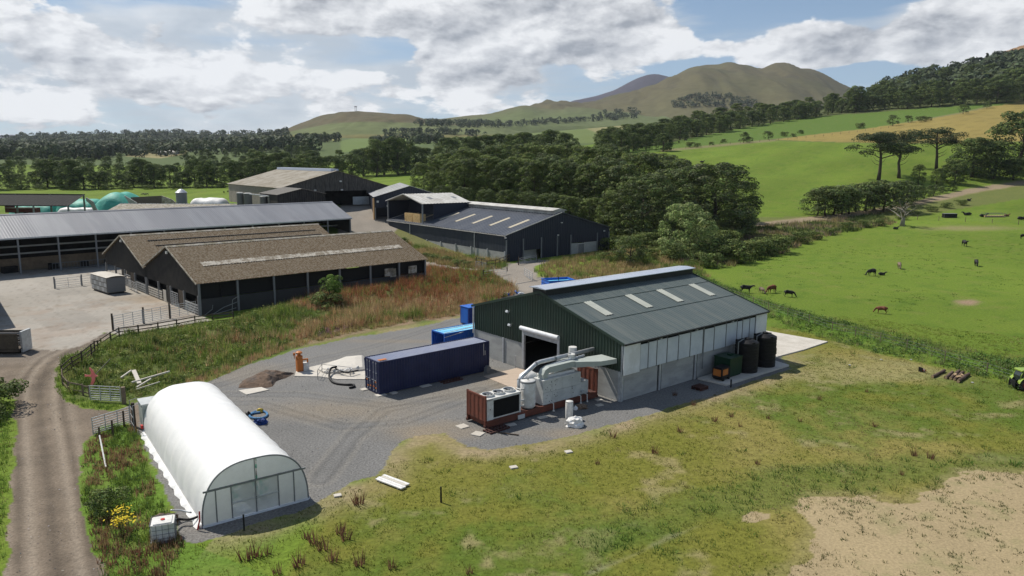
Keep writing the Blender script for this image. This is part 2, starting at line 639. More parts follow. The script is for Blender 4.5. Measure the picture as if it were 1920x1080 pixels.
LANE = w2([(1050, 545), (985, 552), (940, 528), (900, 513), (850, 505), (800, 498), (790, 480), (855, 484), (900, 496), (960, 494), (1010, 486), (1035, 490), (1000, 505), (1010, 522), (1060, 536)])
FARMYARD = [(630, 470), (640, 380), (680, 374), (730, 378), (760, 400), (800, 400), (750, 425), (732, 446), (790, 476), (850, 488), (905, 498), (960, 498), (905, 510), (800, 506), (740, 496), (700, 482)]
SAND = w2([(1440, 1130), (1475, 1075), (1520, 1030), (1535, 985), (1522, 955), (1548, 934), (1640, 938), (1700, 942), (1770, 915), (1800, 895), (1900, 886), (2000, 888), (2050, 1130)])
SANDB = w2([(1392, 968), (1412, 958), (1450, 962), (1446, 974), (1415, 980), (1395, 978)])
FAINT = w2([(1105, 1075), (1180, 1045), (1250, 1010), (1315, 985)])
CROP = [(1455, 262), (1550, 266), (1700, 268), (1800, 269), (1990, 262), (1990, 178), (1860, 200), (1800, 213), (1700, 230), (1620, 242), (1520, 253)]
RTRACK_PX = [(1200, 470), (1260, 455), (1330, 438), (1420, 422), (1480, 415), (1560, 408), (1640, 396), (1700, 385), (1760, 372), (1830, 356), (1900, 345), (1960, 338)]


def make_ground():
    D = np.arange(1155, 168, -2.2)
    Ya = CH * FOC / D
    Yb = [Ya[-1] * 1.012]
    while Yb[-1] < 6000: Yb.append(Yb[-1] * 1.013)
    Y = np.concatenate([Ya, Yb])
    px = np.concatenate([[-6000, -4200, -3000, -2200, -1700, -1300, -1000, -700, -480, -300, -180], np.arange(-100, 2025, 5.0), [2100, 2220, 2400, 2700, 3000, 3500, 4200, 5200, 7000]])
    YY, PX = np.meshgrid(Y, px, indexing='ij')
    X = (PX - 960) / FOC * YY
    Z = hz(X, YY)
    x, y, z = X.ravel(), YY.ravel(), Z.ravel()
    qx, qy = proj(x, y, z)
    N = len(x)
    n1 = fbm(x, y, 9, 5, 1); n2 = fbm(x, y, 2.2, 4, 2); n3 = fbm(x, y, 30, 4, 3); n4 = fbm(x, y, 0.9, 3, 4)
    near = y < 220
    C = np.zeros((N, 3))

    def C3(c): return np.array(c)[None, :]

    def blend(w, c):
        nonlocal C
        w = np.clip(w, 0, 1)[:, None]
        C = C * (1 - w) + (C3(c) if np.ndim(c) == 1 or isinstance(c, tuple) else c) * w
    sm = lambda v: np.clip(v, 0, 1) ** 2 * (3 - 2 * np.clip(v, 0, 1))
    # pastures
    C[:] = C3((0.112, 0.168, 0.022))
    blend(sm((n1 + .2) * .9) * .5, (0.142, 0.188, 0.028))
    blend(sm((n2 - .05) * 2.2) * .55, (0.072, 0.130, 0.016))
    blend(sm((n3 - .0) * 1.8) * .4, (0.130, 0.180, 0.024))
    far_ = (y > 225)
    C[:] = C * (1 + (far_ * .07 * np.sin((x * .8 - y * .6) / 4.5 + n3 * 2))[:, None])
    C[:] = C * (1 + .22 * fbm(x, y, 60, 4, 31)[:, None])
    # rough lawn in front of the berm
    side = sdist(x, y, w2([(400, 1300), (590, 960), (700, 893), (735, 845), (778, 815), (1085, 816), (1330, 740), (1485, 692), (1430, 610), (1520, 622), (1640, 662), (1760, 690), (1990, 740), (2600, 900), (2600, 1500)]))
    lawn = sm(side / 1.5 + n1 * .6 + .3)
    blend(lawn, (0.140, 0.142, 0.026))
    blend(lawn * sm(.5 + n1 * 1.9), (0.195, 0.172, 0.050))
    blend(lawn * sm(n3 * 2.6 + n2 * .9 + .1) * .85, (0.070, 0.118, 0.016))
    blend(lawn * sm(n2 * 2.4 - .45) * .6, (0.29, 0.235, 0.125))
    # dry bleached patch in front of the shed
    c0 = flat(1560, 700); dd = np.hypot((x - c0.x) / 13, (y - c0.y) / 7)
    blend(lawn * sm(1.05 - dd + n1 * .8) * .7, (0.25, 0.225, 0.105))
    c0 = flat(1330, 880); dd = np.hypot((x - c0.x) / 10, (y - c0.y) / 5)
    # greener dip before the sand
    dg = seg_dist(x, y, w2([(1180, 1010), (1340, 945), (1480, 905), (1640, 890), (1800, 880), (1920, 870)]))
    blend(sm(1.2 - dg / 2.8 + n2 * .6 + n1 * .5) * .6, (0.07, 0.115, 0.02))
    blend(sm(.5 - seg_dist(x, y, FAINT) / .8 + n2 * .5) * .7, (0.26, 0.235, 0.17))
    # earth ring round the gravel, bleached
    sg = sdist(x, y, GRAVEL)
    fr = np.exp(-((sg + 0.5) / 1.3) ** 2)
    blend(near * (fr * (.65 + n2 * .7)) * (x > -16), (0.27, 0.215, 0.13))
    # left verge between tunnel and track
    lv = inside(x, y, w2([(150, 830), (200, 790), (262, 800), (300, 900), (338, 1010), (600, 1120), (180, 1120), (140, 950)]))
    blend(lv * .6, (0.09, 0.17, 0.025))
    # bank vegetation floor
    bk = sdist(x, y, w2([(105, 700), (160, 655), (230, 620), (330, 612), (430, 598), (540, 570), (640, 545), (800, 505), (870, 505), (960, 545), (880, 590), (700, 622), (560, 652), (480, 680), (400, 710), (330, 735), (240, 758), (130, 750)]))
    blend(sm(bk / 1.0 + .4), (0.085, 0.11, 0.03))
    blend(near * np.exp(-(seg_dist(x, y, w2([(560, 645), (640, 628), (760, 605), (870, 588)])) / 1.5) ** 2) * (.8 + n2), (0.235, 0.165, 0.11))
    vg = near & inside(qx, qy, [(722, 446), (735, 424), (770, 432), (850, 448), (952, 470), (952, 470), (960, 488), (900, 500), (860, 490), (800, 470), (870, 472), (952, 488), (965, 505), (900, 512), (800, 500), (740, 476)])
    blend(vg * .85, (0.13, 0.125, 0.055))
    blend(near * sm(1.4 - np.abs(sdist(x, y, SAND)) / 1.2 + n2) * .5, (0.22, 0.19, 0.09))
    # berm and hedge bottoms
    blend(near * np.exp(-(seg_dist(x, y, BERM) / 3.0) ** 2) * .8, (0.07, 0.145, 0.02))
    # right hand track and scrub edge
    rt = seg_dist(qx, qy * 3, [(a, b * 3) for a, b in RTRACK_PX])
    far_r = (y > 120) & (qx > 1150)
    scr = far_r & (qy < np.interp(qx, [1150, 1300, 1440, 1560, 1700, 1920], [520, 492, 470, 428, 408, 372])) & (qy > np.interp(qx, [1150, 1420, 1560, 1700, 1920], [440, 408, 404, 380, 338]))
    blend(scr * .8, (0.12, 0.13, 0.045))
    blend(far_r * sm(1.4 - rt / 13 + n1 * .4), (0.30, 0.235, 0.14))
    dirtp = np.hypot((qx - 1815) / 26, (qy - 567) / 7)
    blend((qx > 1700) * sm(1.3 - dirtp + n2 * .4), (0.25, 0.18, 0.12))
    blend(far_r * sm(1.2 - np.hypot((qx - 1815) / 120, (qy - 428) / 6) + n2 * .3) * .6, (0.25, 0.20, 0.12))
    # upper fields, right
    upf = (y > 300) & (qx > 1150)
    upper = upf & (qy < np.interp(qx, [1150, 1290, 1460, 1640, 1800, 1840], [290, 281, 262, 242, 214, 208]))
    blend(upper, (0.085, 0.140, 0.026))
    belt = upf & (qy < np.interp(qx, [1150, 1230, 1400, 1500, 1700, 1920], [285, 272, 238, 222, 205, 190]))
    blend(belt, (0.07, 0.085, 0.03))
    for ln, w, cc in (([(1240, 283), (1460, 262), (1640, 242), (1800, 213), (1860, 200)], 2.6, (0.17, 0.16, 0.075)), ([(1455, 263), (1700, 269), (1990, 264)], 1.8, (0.10, 0.13, 0.035))):
        blend(upf * sm(1.3 - seg_dist(qx, qy, ln) / w), cc)
    # left and middle far fields
    farl = (y > 600) & (qx < 1200)
    blend(farl * 1.0, (0.075, 0.105, 0.04))
    for poly, cc in (([(235, 293), (262, 277), (345, 275), (350, 289), (300, 297)], (0.25, 0.22, 0.11)), ([(440, 262), (560, 250), (640, 252), (640, 263), (560, 269), (470, 270)], (0.20, 0.20, 0.07)),
                     ([(640, 264), (700, 252), (840, 246), (900, 252), (900, 268), (760, 272), (700, 285), (640, 285)], (0.11, 0.155, 0.048)),
                     ([(370, 258), (420, 254), (420, 260), (380, 263)], (0.25, 0.22, 0.12)), ([(900, 245), (1200, 235), (1200, 268), (900, 268)], (0.11, 0.145, 0.048)), ([(1060, 225), (1200, 215), (1250, 235), (1150, 262)], (0.20, 0.19, 0.09))):
        blend(farl * sm(.5 + sdist(qx, qy, poly) / 2), cc)
    # green field behind the silage stays, stubble behind clamps
    zone = np.zeros(N, np.int8)
    G = sg + n2 * .35 + n1 * .5
    zone[near & (G > 0)] = 1
    lane = sdist(x, y, LANE) + n2 * .3
    tr = sdist(x, y, TRACK) + n2 * .4 + n4 * .15
    cc_ = sdist(x, y, CONC) + n4 * .12
    zone[near & (tr > 0)] = 2
    zone[near & (cc_ > 0) & (y < 150)] = 3
    zone[near & (lane > 0)] = 4
    fy_ = inside(qx, qy, FARMYARD) & (y > 112) & (y < 230)
    zone[fy_ & (zone == 0)] = 4
    sdn = sdist(x, y, SAND) + n1 * 1.3 + n2 * 1.3 + n4 * .6
    sdb = sdist(x, y, SANDB) + n2 * .3
    zone[near & ((sdn > 0) | (sdb > 0))] = 5
    crop = inside(qx, qy, CROP) & (y > 300)
    zone[crop] = 6
    rtm = far_r & (y < 500) & (rt < 11 + 4 * n1)
    zone[rtm] = 7
    # gravel colours
    w = (zone == 1)
    g = np.tile(C3((0.158, 0.156, 0.152)), (N, 1))
    g = g * (1 + .16 * n1[:, None] + .12 * n2[:, None])
    tan = np.tile(C3((0.215, 0.18, 0.135)), (N, 1))
    tw = sm(.15 + n3 * 1.3 + n2 * .35) * .45
    for (a, b, rx, ry, k) in ((640, 770, 9, 3.5, .65), (960, 720, 5, 3, .8), (850, 735, 8, 3, .4), (800, 810, 5, 3, .95), (1080, 812, 5, 1.5, .7), (470, 700, 6, 4, .45), (900, 700, 6, 2, .6), (760, 640, 12, 1.2, .5)):
        q = flat(a, b); tw = np.maximum(tw, k * sm(1.15 - np.hypot((x - q.x) / rx, (y - q.y) / ry) + n2 * .35))
    g = g * (1 - tw[:, None]) + tan * tw[:, None]
    for ln in ([(250, 765), (330, 745), (520, 690), (700, 650), (860, 600)], [(420, 740), (560, 740), (720, 760), (850, 745), (980, 712)], [(330, 760), (480, 755), (640, 800), (760, 790), (950, 720)], [(600, 900), (660, 820), (720, 770), (900, 730)], [(905, 560), (960, 535), (1020, 520)]):
        dl = seg_dist(x, y, w2(ln)) + n2 * .12
        tk = np.exp(-((dl - .9) / .22) ** 2)[:, None] * .35
        g = g * (1 - tk) + C3((0.215, 0.20, 0.175)) * tk
        tk = np.exp(-((dl - .5) / .2) ** 2)[:, None] * .18
        g = g * (1 - tk)
    C[w] = g[w]
    # track: ruts along its course
    w = (zone == 2)
    ctr = w2([(110, 1120), (95, 960), (85, 860), (75, 780), (75, 720), (110, 670), (190, 630), (260, 580)])
    dc = seg_dist(x, y, ctr)
    rut = np.exp(-((dc - 1.0) / .28) ** 2) + np.exp(-((dc - 2.1) / .3) ** 2) * .6
    t = np.tile(C3((0.155, 0.124, 0.094)), (N, 1)) * (1 + .22 * n1[:, None] + .30 * n2[:, None] + .22 * n4[:, None])
    t = t * (1 - .34 * rut[:, None]) + C3((0.34, 0.29, 0.23)) * .34 * rut[:, None]
    mid = np.exp(-(dc / .35) ** 2)[:, None] + np.exp(-((dc - 1.55) / .22) ** 2)[:, None] * .8
    t = t * (1 - .30 * mid)
    t = t * (1 - .4 * np.clip(n3[:, None] * 2, 0, 1)) + C3((0.17, 0.16, 0.15)) * .4 * np.clip(n3[:, None] * 2, 0, 1)
    C[w] = t[w]
    w = (zone == 3)
    t = np.tile(C3((0.29, 0.268, 0.235)), (N, 1)) * (1 + .10 * n1[:, None] + .06 * n2[:, None])
    st = sm(n2 * 1.4 + n3 * 1.2 + n1 * .8 - .25)[:, None] * .6
    t = t * (1 - st) + C3((0.24, 0.19, 0.15)) * st
    q = gp(300, 560); mk = sm(1.3 - np.hypot((x - q.x) / 9, (y - q.y) / 3.5) + n2 * .5)[:, None] * .5
    t = t * (1 - mk) + C3((0.27, 0.20, 0.13)) * mk
    # slab joints and hoof worn stains of the yard
    u_ = (x * math.cos(.76) + y * math.sin(.76)); v_ = (-x * math.sin(.76) + y * math.cos(.76))
    jt = (np.abs((u_ % 6.1) - 3) < .09) | (np.abs((v_ % 6.1) - 3) < .09)
    t = t * (1 - .16 * jt[:, None])
    t = t * (1 + .10 * vnoise(np.floor(u_ / 6.1), np.floor(v_ / 6.1), 1.0, 3)[:, None])
    sp = sm(fbm(x, y, 1.3, 3, 61) * 3 - 1.0)[:, None] * .55
    t = t * (1 - sp) + C3((0.16, 0.125, 0.09)) * sp
    C[w] = t[w]
    w = (zone == 4)
    t = np.tile(C3((0.235, 0.21, 0.18)), (N, 1)) * (1 + .14 * n1[:, None] + .14 * n2[:, None])
    C[w] = t[w]
    w = (zone == 5)
    t = np.tile(C3((0.300, 0.238, 0.140)), (N, 1)) * (1 + .10 * n1[:, None] + .10 * n2[:, None])
    k = sm(n2 * 1.5 + n4 * 1.2 - .25)[:, None] * .5
    t = t * (1 - k) + C3((0.20, 0.19, 0.09)) * k
    C[w] = t[w]
    w = (zone == 6)
    t = np.tile(C3((0.235, 0.185, 0.058)), (N, 1)) * (1 + .09 * n1[:, None] + .12 * n3[:, None]) * (1 - .16 * (np.sin((x * .35 + y * .94) / 3.4) > .93)[:, None])
    C[w] = t[w]
    w = (zone == 7)
    t = np.tile(C3((0.24, 0.19, 0.125)), (N, 1)) * (1 + .15 * n1[:, None] + .12 * n2[:, None])
    C[w] = t[w]
    z = z.copy()
    z[zone == 1] += .012 * n4[zone == 1]
    z[zone == 2] -= .05 * rut[zone == 2]
    V = np.stack([x, y, z], 1)
    nr, nc = X.shape
    idx = np.arange(N).reshape(nr, nc)
    Q = np.stack([idx[:-1, :-1], idx[:-1, 1:], idx[1:, 1:], idx[1:, :-1]], -1).reshape(-1, 4)
    zq = np.stack([zone[Q[:, k]] for k in range(4)], 1)
    zf = np.array(zone[Q[:, 0]])
    two = (zq[:, 1] == zq[:, 2]) & (zq[:, 2] == zq[:, 3]); zf[two] = zq[two, 1]
    names = {0: 'grass_ground', 1: 'gravel_yard', 2: 'dirt_track', 3: 'concrete_yard', 4: 'farm_lane', 5: 'sandy_ground', 6: 'crop_field', 7: 'field_track'}
    gm = {0: mat('grass_ground', (1, 1, 1), attr=True, rough=.95, grain=.36, gs=3.2, bump=.08, bs=4, spec=.1, col2=(0.17, 0.165, 0.05), s1=.22, amt=.38, lo=.5, hi=.72),
          1: mat('gravel', (1, 1, 1), attr=True, rough=.95, grain=.55, gs=7, bump=.05, bs=9, spec=.2),
          2: mat('track_dirt', (1, 1, 1), attr=True, rough=.95, grain=.34, gs=6, bump=.05, bs=7, spec=.15),
          3: mat('yard_concrete', (1, 1, 1), attr=True, rough=.9, grain=.12, gs=1.5, bump=.01, bs=6, spec=.2),
          5: mat('sand', (1, 1, 1), attr=True, rough=.95, grain=.25, gs=6, bump=.05, bs=5, spec=.1)}
    gm[4] = gm[2]; gm[6] = gm[0]; gm[7] = gm[2]
    for k, nm in names.items():
        qs = Q[zf == k]
        if not len(qs): continue
        us, inv = np.unique(qs.ravel(), return_inverse=True)
        o = obj_of(nm, np_mesh(nm, V[us], inv.reshape(-1, 4), C[us], gm[k]), kind='structure')
        o.data.polygons.foreach_set('use_smooth', [True] * len(o.data.polygons))
    # ground under and behind the viewpoint
    b = MB()
    b.poly([(-170, -160, 0), (170, -160, 0), (170, Y[0], 0), (-170, Y[0], 0)])
    b.c = [(0.12, 0.16, 0.03)] * 4
    tag(b.build('grass_ground', gm[0]), kind='structure')


make_ground()


# ---------------------------------------------------------------- far hills
def hill(name, ridge, foot, Yr, Yf, colf, rough=6.0, seed=0, back=1.5):
    pxs = np.arange(ridge[0][0], ridge[-1][0] + 1, 3.0)
    rp = np.interp(pxs, [a for a, b in ridge], [b for a, b in ridge])
    k = np.ones(5) / 5
    rp = np.convolve(np.pad(rp, 2, mode='edge'), k, 'valid')
    fp = np.interp(pxs, [a for a, b in foot], [b for a, b in foot])
    vs = np.concatenate([np.linspace(0, 1, 46), np.linspace(1.03, back, 12)])
    V = []; Cc = []
    for v in vs:
        Yv = Yf + (Yr - Yf) * v
        for p_, r_, f_ in zip(pxs, rp, fp):
            zr = at(p_, r_, Yr).z; zf_ = at(p_, f_, Yf).z
            s = v if v <= 1 else 1 - (v - 1) * 1.1
            s = math.sin(min(s, 1) * math.pi / 2) ** .93 if v <= 1 else max(s, 0) ** .8
            V.append((p_ , Yv, zf_ - 12 * (v == 0) + (zr - zf_) * s))
    V = np.array(V)
    P_ = V[:, 0].copy()
    X = (P_ - 960) / FOC * V[:, 1]
    # true azimuth correction through the tilted view
    X = np.array([at(a, 300, b).x for a, b in zip(P_, V[:, 1])])
    t = (V[:, 1] - Yf) / (Yr - Yf)
    w = np.clip(np.minimum(t * 3, (1 - t) * 3), 0, 1)
    # folds that run down the slope
    Z = V[:, 2] + w * rough * (fbm(X * 1.6, V[:, 1] * .35, Yr * .06, 4, seed) * 2.2)
    qx, qy = proj(X, V[:, 1], Z)
    C = colf(X, V[:, 1], Z, qx, qy, t)
    nr, nc = len(vs), len(pxs)
    idx = np.arange(nr * nc).reshape(nr, nc)
    Q = np.stack([idx[:-1, :-1], idx[:-1, 1:], idx[1:, 1:], idx[1:, :-1]], -1).reshape(-1, 4)
    m = mat('hill_grass', (1, 1, 1), attr=True, rough=.97, grain=.22, gs=.03, bump=0, spec=.05)
    o = obj_of(name, np_mesh(name, np.stack([X, V[:, 1], Z], 1), Q, C, m), kind='structure')
    o.data.polygons.foreach_set('use_smooth', [True] * len(o.data.polygons))
    return o


def mixc(n, c, w, k):
    w = np.clip(w, 0, 1)[:, None]
    return c * (1 - w) + np.array(k)[None, :] * w


def col_moor(X, Y, Z, qx, qy, t):
    n = fbm(X, Y, 260, 5, 3); n2 = fbm(X, Y, 70, 4, 9)
    c = np.tile(np.array([[0.092, 0.082, 0.044]]), (len(X), 1)) * (1 + .15 * n[:, None])
    c = mixc(0, c, n * 1.6 - .1, (0.072, 0.074, 0.036))
    c = mixc(0, c, n2 * 2 - .5, (0.062, 0.054, 0.040))
    c = mixc(0, c, (.45 - t) * 2, (0.12, 0.115, 0.06))
    return c


def col_dark(X, Y, Z, qx, qy, t):
    n = fbm(X, Y, 500, 4, 3)
    return np.tile(np.array([[0.05, 0.045, 0.062]]), (len(X), 1)) * (1 + .15 * n[:, None])


def col_left(X, Y, Z, qx, qy, t):
    n = fbm(X, Y, 120, 5, 5); n2 = fbm(X, Y, 40, 3, 8)
    c = np.tile(np.array([[0.115, 0.135, 0.058]]), (len(X), 1)) * (1 + .06 * n[:, None])
    edge = np.interp(qx, [480, 560, 620, 680, 780, 860], [262, 244, 232, 229, 231, 236])
    c = mixc(0, c, (edge - qy) / 1.5, (0.10, 0.085, 0.048))
    c = mixc(0, c, np.clip((edge - qy) / 1.5, 0, 1) * np.clip(n2 * 2 + .1, 0, 1), (0.085, 0.085, 0.045))
    c = mixc(0, c, (qy - 252) / 1.5, (0.155, 0.145, 0.06))
    return c


def col_mid(X, Y, Z, qx, qy, t):
    n = fbm(X, Y, 160, 5, 5)
    c = np.tile(np.array([[0.10, 0.102, 0.050]]), (len(X), 1)) * (1 + .12 * n[:, None])
    c = mixc(0, c, (0.6 - t) * 3, (0.105, 0.128, 0.055))
    return c


def col_wood(X, Y, Z, qx, qy, t):
    n = fbm(X, Y, 60, 5, 5)
    c = np.tile(np.array([[0.06, 0.08, 0.03]]), (len(X), 1)) * (1 + .2 * n[:, None])
    c = mixc(0, c, (np.interp(qx, [1700, 1800, 1860, 1920], [0, 118, 112, 108]) - qy) / 3, (0.20, 0.13, 0.075))
    return c


def col_farwood(X, Y, Z, qx, qy, t):
    n = fbm(X, Y, 120, 4, 5)
    c = np.tile(np.array([[0.06, 0.08, 0.045]]), (len(X), 1)) * (1 + .2 * n[:, None])
    return mixc(0, c, (n - .35) * 8, (0.19, 0.18, 0.09))


hill('left_hill', [(420, 268), (480, 261), (530, 250), (560, 240), (600, 222), (640, 212), (670, 209), (720, 212), (760, 217), (800, 225), (850, 233), (900, 240), (960, 250), (1000, 262)],
     [(420, 272), (600, 264), (800, 258), (1000, 262)], 2300, 1500, col_left, 7, 2)
hill('distant_moor', [(700, 250), (780, 230), (850, 223), (900, 217), (940, 212), (980, 202), (1010, 206), (1050, 208), (1100, 207), (1180, 206), (1300, 215)],
     [(700, 256), (900, 243), (1050, 240), (1300, 240)], 3000, 2000, col_mid, 6, 4)
hill('dark_hill', [(960, 225), (1030, 208), (1060, 197), (1080, 190), (1105, 184), (1147, 171), (1185, 151), (1208, 142), (1225, 141), (1245, 146), (1280, 160), (1340, 190)],
     [(960, 230), (1340, 235)], 6200, 5000, col_dark, 10, 6)
hill('moorland_hills', [(900, 228), (960, 216), (1040, 206), (1100, 201), (1150, 193), (1200, 178), (1225, 168), (1247, 154), (1280, 137), (1305, 129), (1340, 131), (1380, 135), (1415, 143), (1440, 137), (1470, 133),
                        (1500, 140), (1530, 153), (1560, 170), (1600, 190), (1660, 215), (1700, 240)], [(900, 240), (1200, 243), (1700, 250)], 3900, 2100, col_moor, 20, 8)
hill('wooded_hill', [(1500, 260), (1560, 215), (1620, 185), (1700, 160), (1760, 148), (1800, 138), (1860, 116), (1900, 100), (1925, 92), (2000, 76), (2200, 50), (2500, 40)],
     [(1500, 262), (1700, 210), (1900, 195), (2500, 170)], 1500, 800, col_wood, 4, 10)
hill('far_wooded_ridge', [(-700, 262), (-300, 262), (0, 260), (40, 257), (90, 254), (200, 252), (330, 250), (400, 253), (500, 250), (560, 256), (640, 266)],
     [(-700, 275), (0, 275), (640, 272)], 2600, 1900, col_farwood, 3, 12)
hill('pale_far_hills', [(-900, 262), (-200, 254), (0, 255), (30, 253), (55, 257), (90, 262), (150, 268)], [(-900, 270), (150, 272)], 6600, 5600, col_dark, 5, 14)

# ---------------------------------------------------------------- materials for buildings and gear
M_GRNCLAD = mat('green_cladding', (0.026, 0.046, 0.034), rough=.45, grain=.10, gs=.6, bump=0, col2=(0.036, 0.046, 0.036), s1=.4)
M_GRNROOF = mat('green_roof_sheet', (0.082, 0.102, 0.098), rough=.45, grain=.12, gs=1.4, bump=0, col2=(0.125, 0.138, 0.126), s1=.8, amt=.65, lo=.42, hi=.68, stretch=(1.6, .16, .16), obj=True)
M_BLKTRIM = mat('dark_trim', (0.015, 0.016, 0.018), rough=.5, grain=.05, bump=0)
M_WHITE = mat('white_sheet', (0.70, 0.72, 0.75), rough=.5, grain=.04, gs=2, bump=0, col2=(0.50, 0.51, 0.5), s1=.8, amt=.5)
M_PWHITE = mat('white_paint', (0.62, 0.62, 0.60), rough=.5, grain=.06, gs=6, bump=0, col2=(0.42, 0.40, 0.36), s1=2.5, amt=.5)
M_CURT = mat('curtain_sheet', (0.50, 0.54, 0.59), rough=.55, grain=.06, gs=2, bump=0, col2=(0.60, 0.64, 0.68), s1=.7, amt=.6)
M_CONCP = mat('concrete_panel', (0.36, 0.365, 0.355), rough=.85, grain=.07, gs=3, bump=.006, col2=(0.27, 0.275, 0.27), s1=.6, amt=.75, stretch=(1, 1, 2.5))
M_GALV = mat('galvanised_steel', (0.50, 0.52, 0.54), rough=.42, metal=.35, grain=.10, gs=5, bump=0, col2=(0.32, 0.33, 0.34), s1=3, amt=.5)
M_DGALV = mat('dull_steel', (0.20, 0.21, 0.22), rough=.6, metal=.3, grain=.12, gs=5, bump=0)
M_SKYL = mat('rooflight', (0.40, 0.41, 0.36), rough=.4, grain=.06, gs=1, bump=0, col2=(0.34, 0.36, 0.31), s1=.8, amt=.6)
M_VENT = mat('ridge_vent_sheet', (0.46, 0.50, 0.58), rough=.3, metal=.3, grain=.04, gs=.5, bump=0)  # blue-white of the reflected sky is put into the steel's base colour
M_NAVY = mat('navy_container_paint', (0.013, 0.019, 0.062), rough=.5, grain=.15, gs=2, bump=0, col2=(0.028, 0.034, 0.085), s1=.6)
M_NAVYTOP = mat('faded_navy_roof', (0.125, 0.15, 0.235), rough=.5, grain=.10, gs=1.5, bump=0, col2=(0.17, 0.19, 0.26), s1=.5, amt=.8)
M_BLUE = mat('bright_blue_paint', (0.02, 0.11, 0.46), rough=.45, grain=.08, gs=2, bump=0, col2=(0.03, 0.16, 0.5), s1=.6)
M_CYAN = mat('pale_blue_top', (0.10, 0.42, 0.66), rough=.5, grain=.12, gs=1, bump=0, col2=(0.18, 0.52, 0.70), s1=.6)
M_RUST = mat('red_oxide_steel', (0.145, 0.045, 0.028), rough=.7, grain=.2, gs=4, bump=.004, col2=(0.095, 0.035, 0.024), s1=1.4, amt=.9)
M_RUSTD = mat('dark_rust', (0.07, 0.03, 0.024), rough=.8, grain=.2, gs=5, bump=.005)
M_BLACK = mat('black_plastic', (0.005, 0.005, 0.006), rough=.6, grain=.1, gs=3, bump=0)
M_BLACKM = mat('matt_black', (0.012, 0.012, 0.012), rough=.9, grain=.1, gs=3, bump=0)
M_ORANGE = mat('orange_paint', (0.47, 0.16, 0.035), rough=.5, grain=.1, gs=4, bump=0, col2=(0.42, 0.11, 0.02), s1=2)
M_DKGREEN = mat('dark_green_paint', (0.008, 0.035, 0.018), rough=.45, grain=.1, gs=2, bump=0)
M_WOOD = mat('weathered_wood', (0.20, 0.155, 0.11), rough=.85, grain=.25, gs=8, bump=.005, col2=(0.12, 0.09, 0.065), s1=3)
M_DWOOD = mat('dark_timber', (0.060, 0.046, 0.034), rough=.85, grain=.25, gs=8, bump=.005, col2=(0.10, 0.08, 0.06), s1=2)
M_PWOOD = mat('pale_timber', (0.50, 0.47, 0.41), rough=.8, grain=.15, gs=6, bump=.004)
M_SLAB = mat('pale_slab', (0.50, 0.47, 0.42), rough=.85, grain=.12, gs=3, bump=.005, col2=(0.38, 0.35, 0.30), s1=.5, amt=.6)
M_MILK = mat('silver_unit_panel', (0.50, 0.52, 0.515), rough=.4, metal=.05, grain=.06, gs=3, bump=0, col2=(0.38, 0.40, 0.40), s1=1.2, amt=.7)
M_DUCT = mat('grey_green_duct', (0.35, 0.385, 0.365), rough=.5, grain=.08, gs=2, bump=0)
M_FOAM = mat('white_plastic_film', (0.70, 0.69, 0.67), rough=.5, grain=.10, gs=5, bump=.08, bs=4)
M_YELLOW = mat('yellow_paint', (0.62, 0.43, 0.05), rough=.5, grain=.08, bump=0)
M_RED = mat('red_paint', (0.42, 0.03, 0.025), rough=.5, grain=.1, bump=0)

# ---------------------------------------------------------------- the green shed
SHX, SHY, SHA = 9.2972, 59.8562, 0.7023


def SH(l, w, z=0.0):
    c, s = math.cos(SHA), math.sin(SHA)
    return Vector((SHX + c * l - s * w, SHY + s * l + c * w, z))


def dark_shell(b, L, W, he, hr, t=0.06):
    """inner lining seen through openings: nothing here, kept for clarity"""


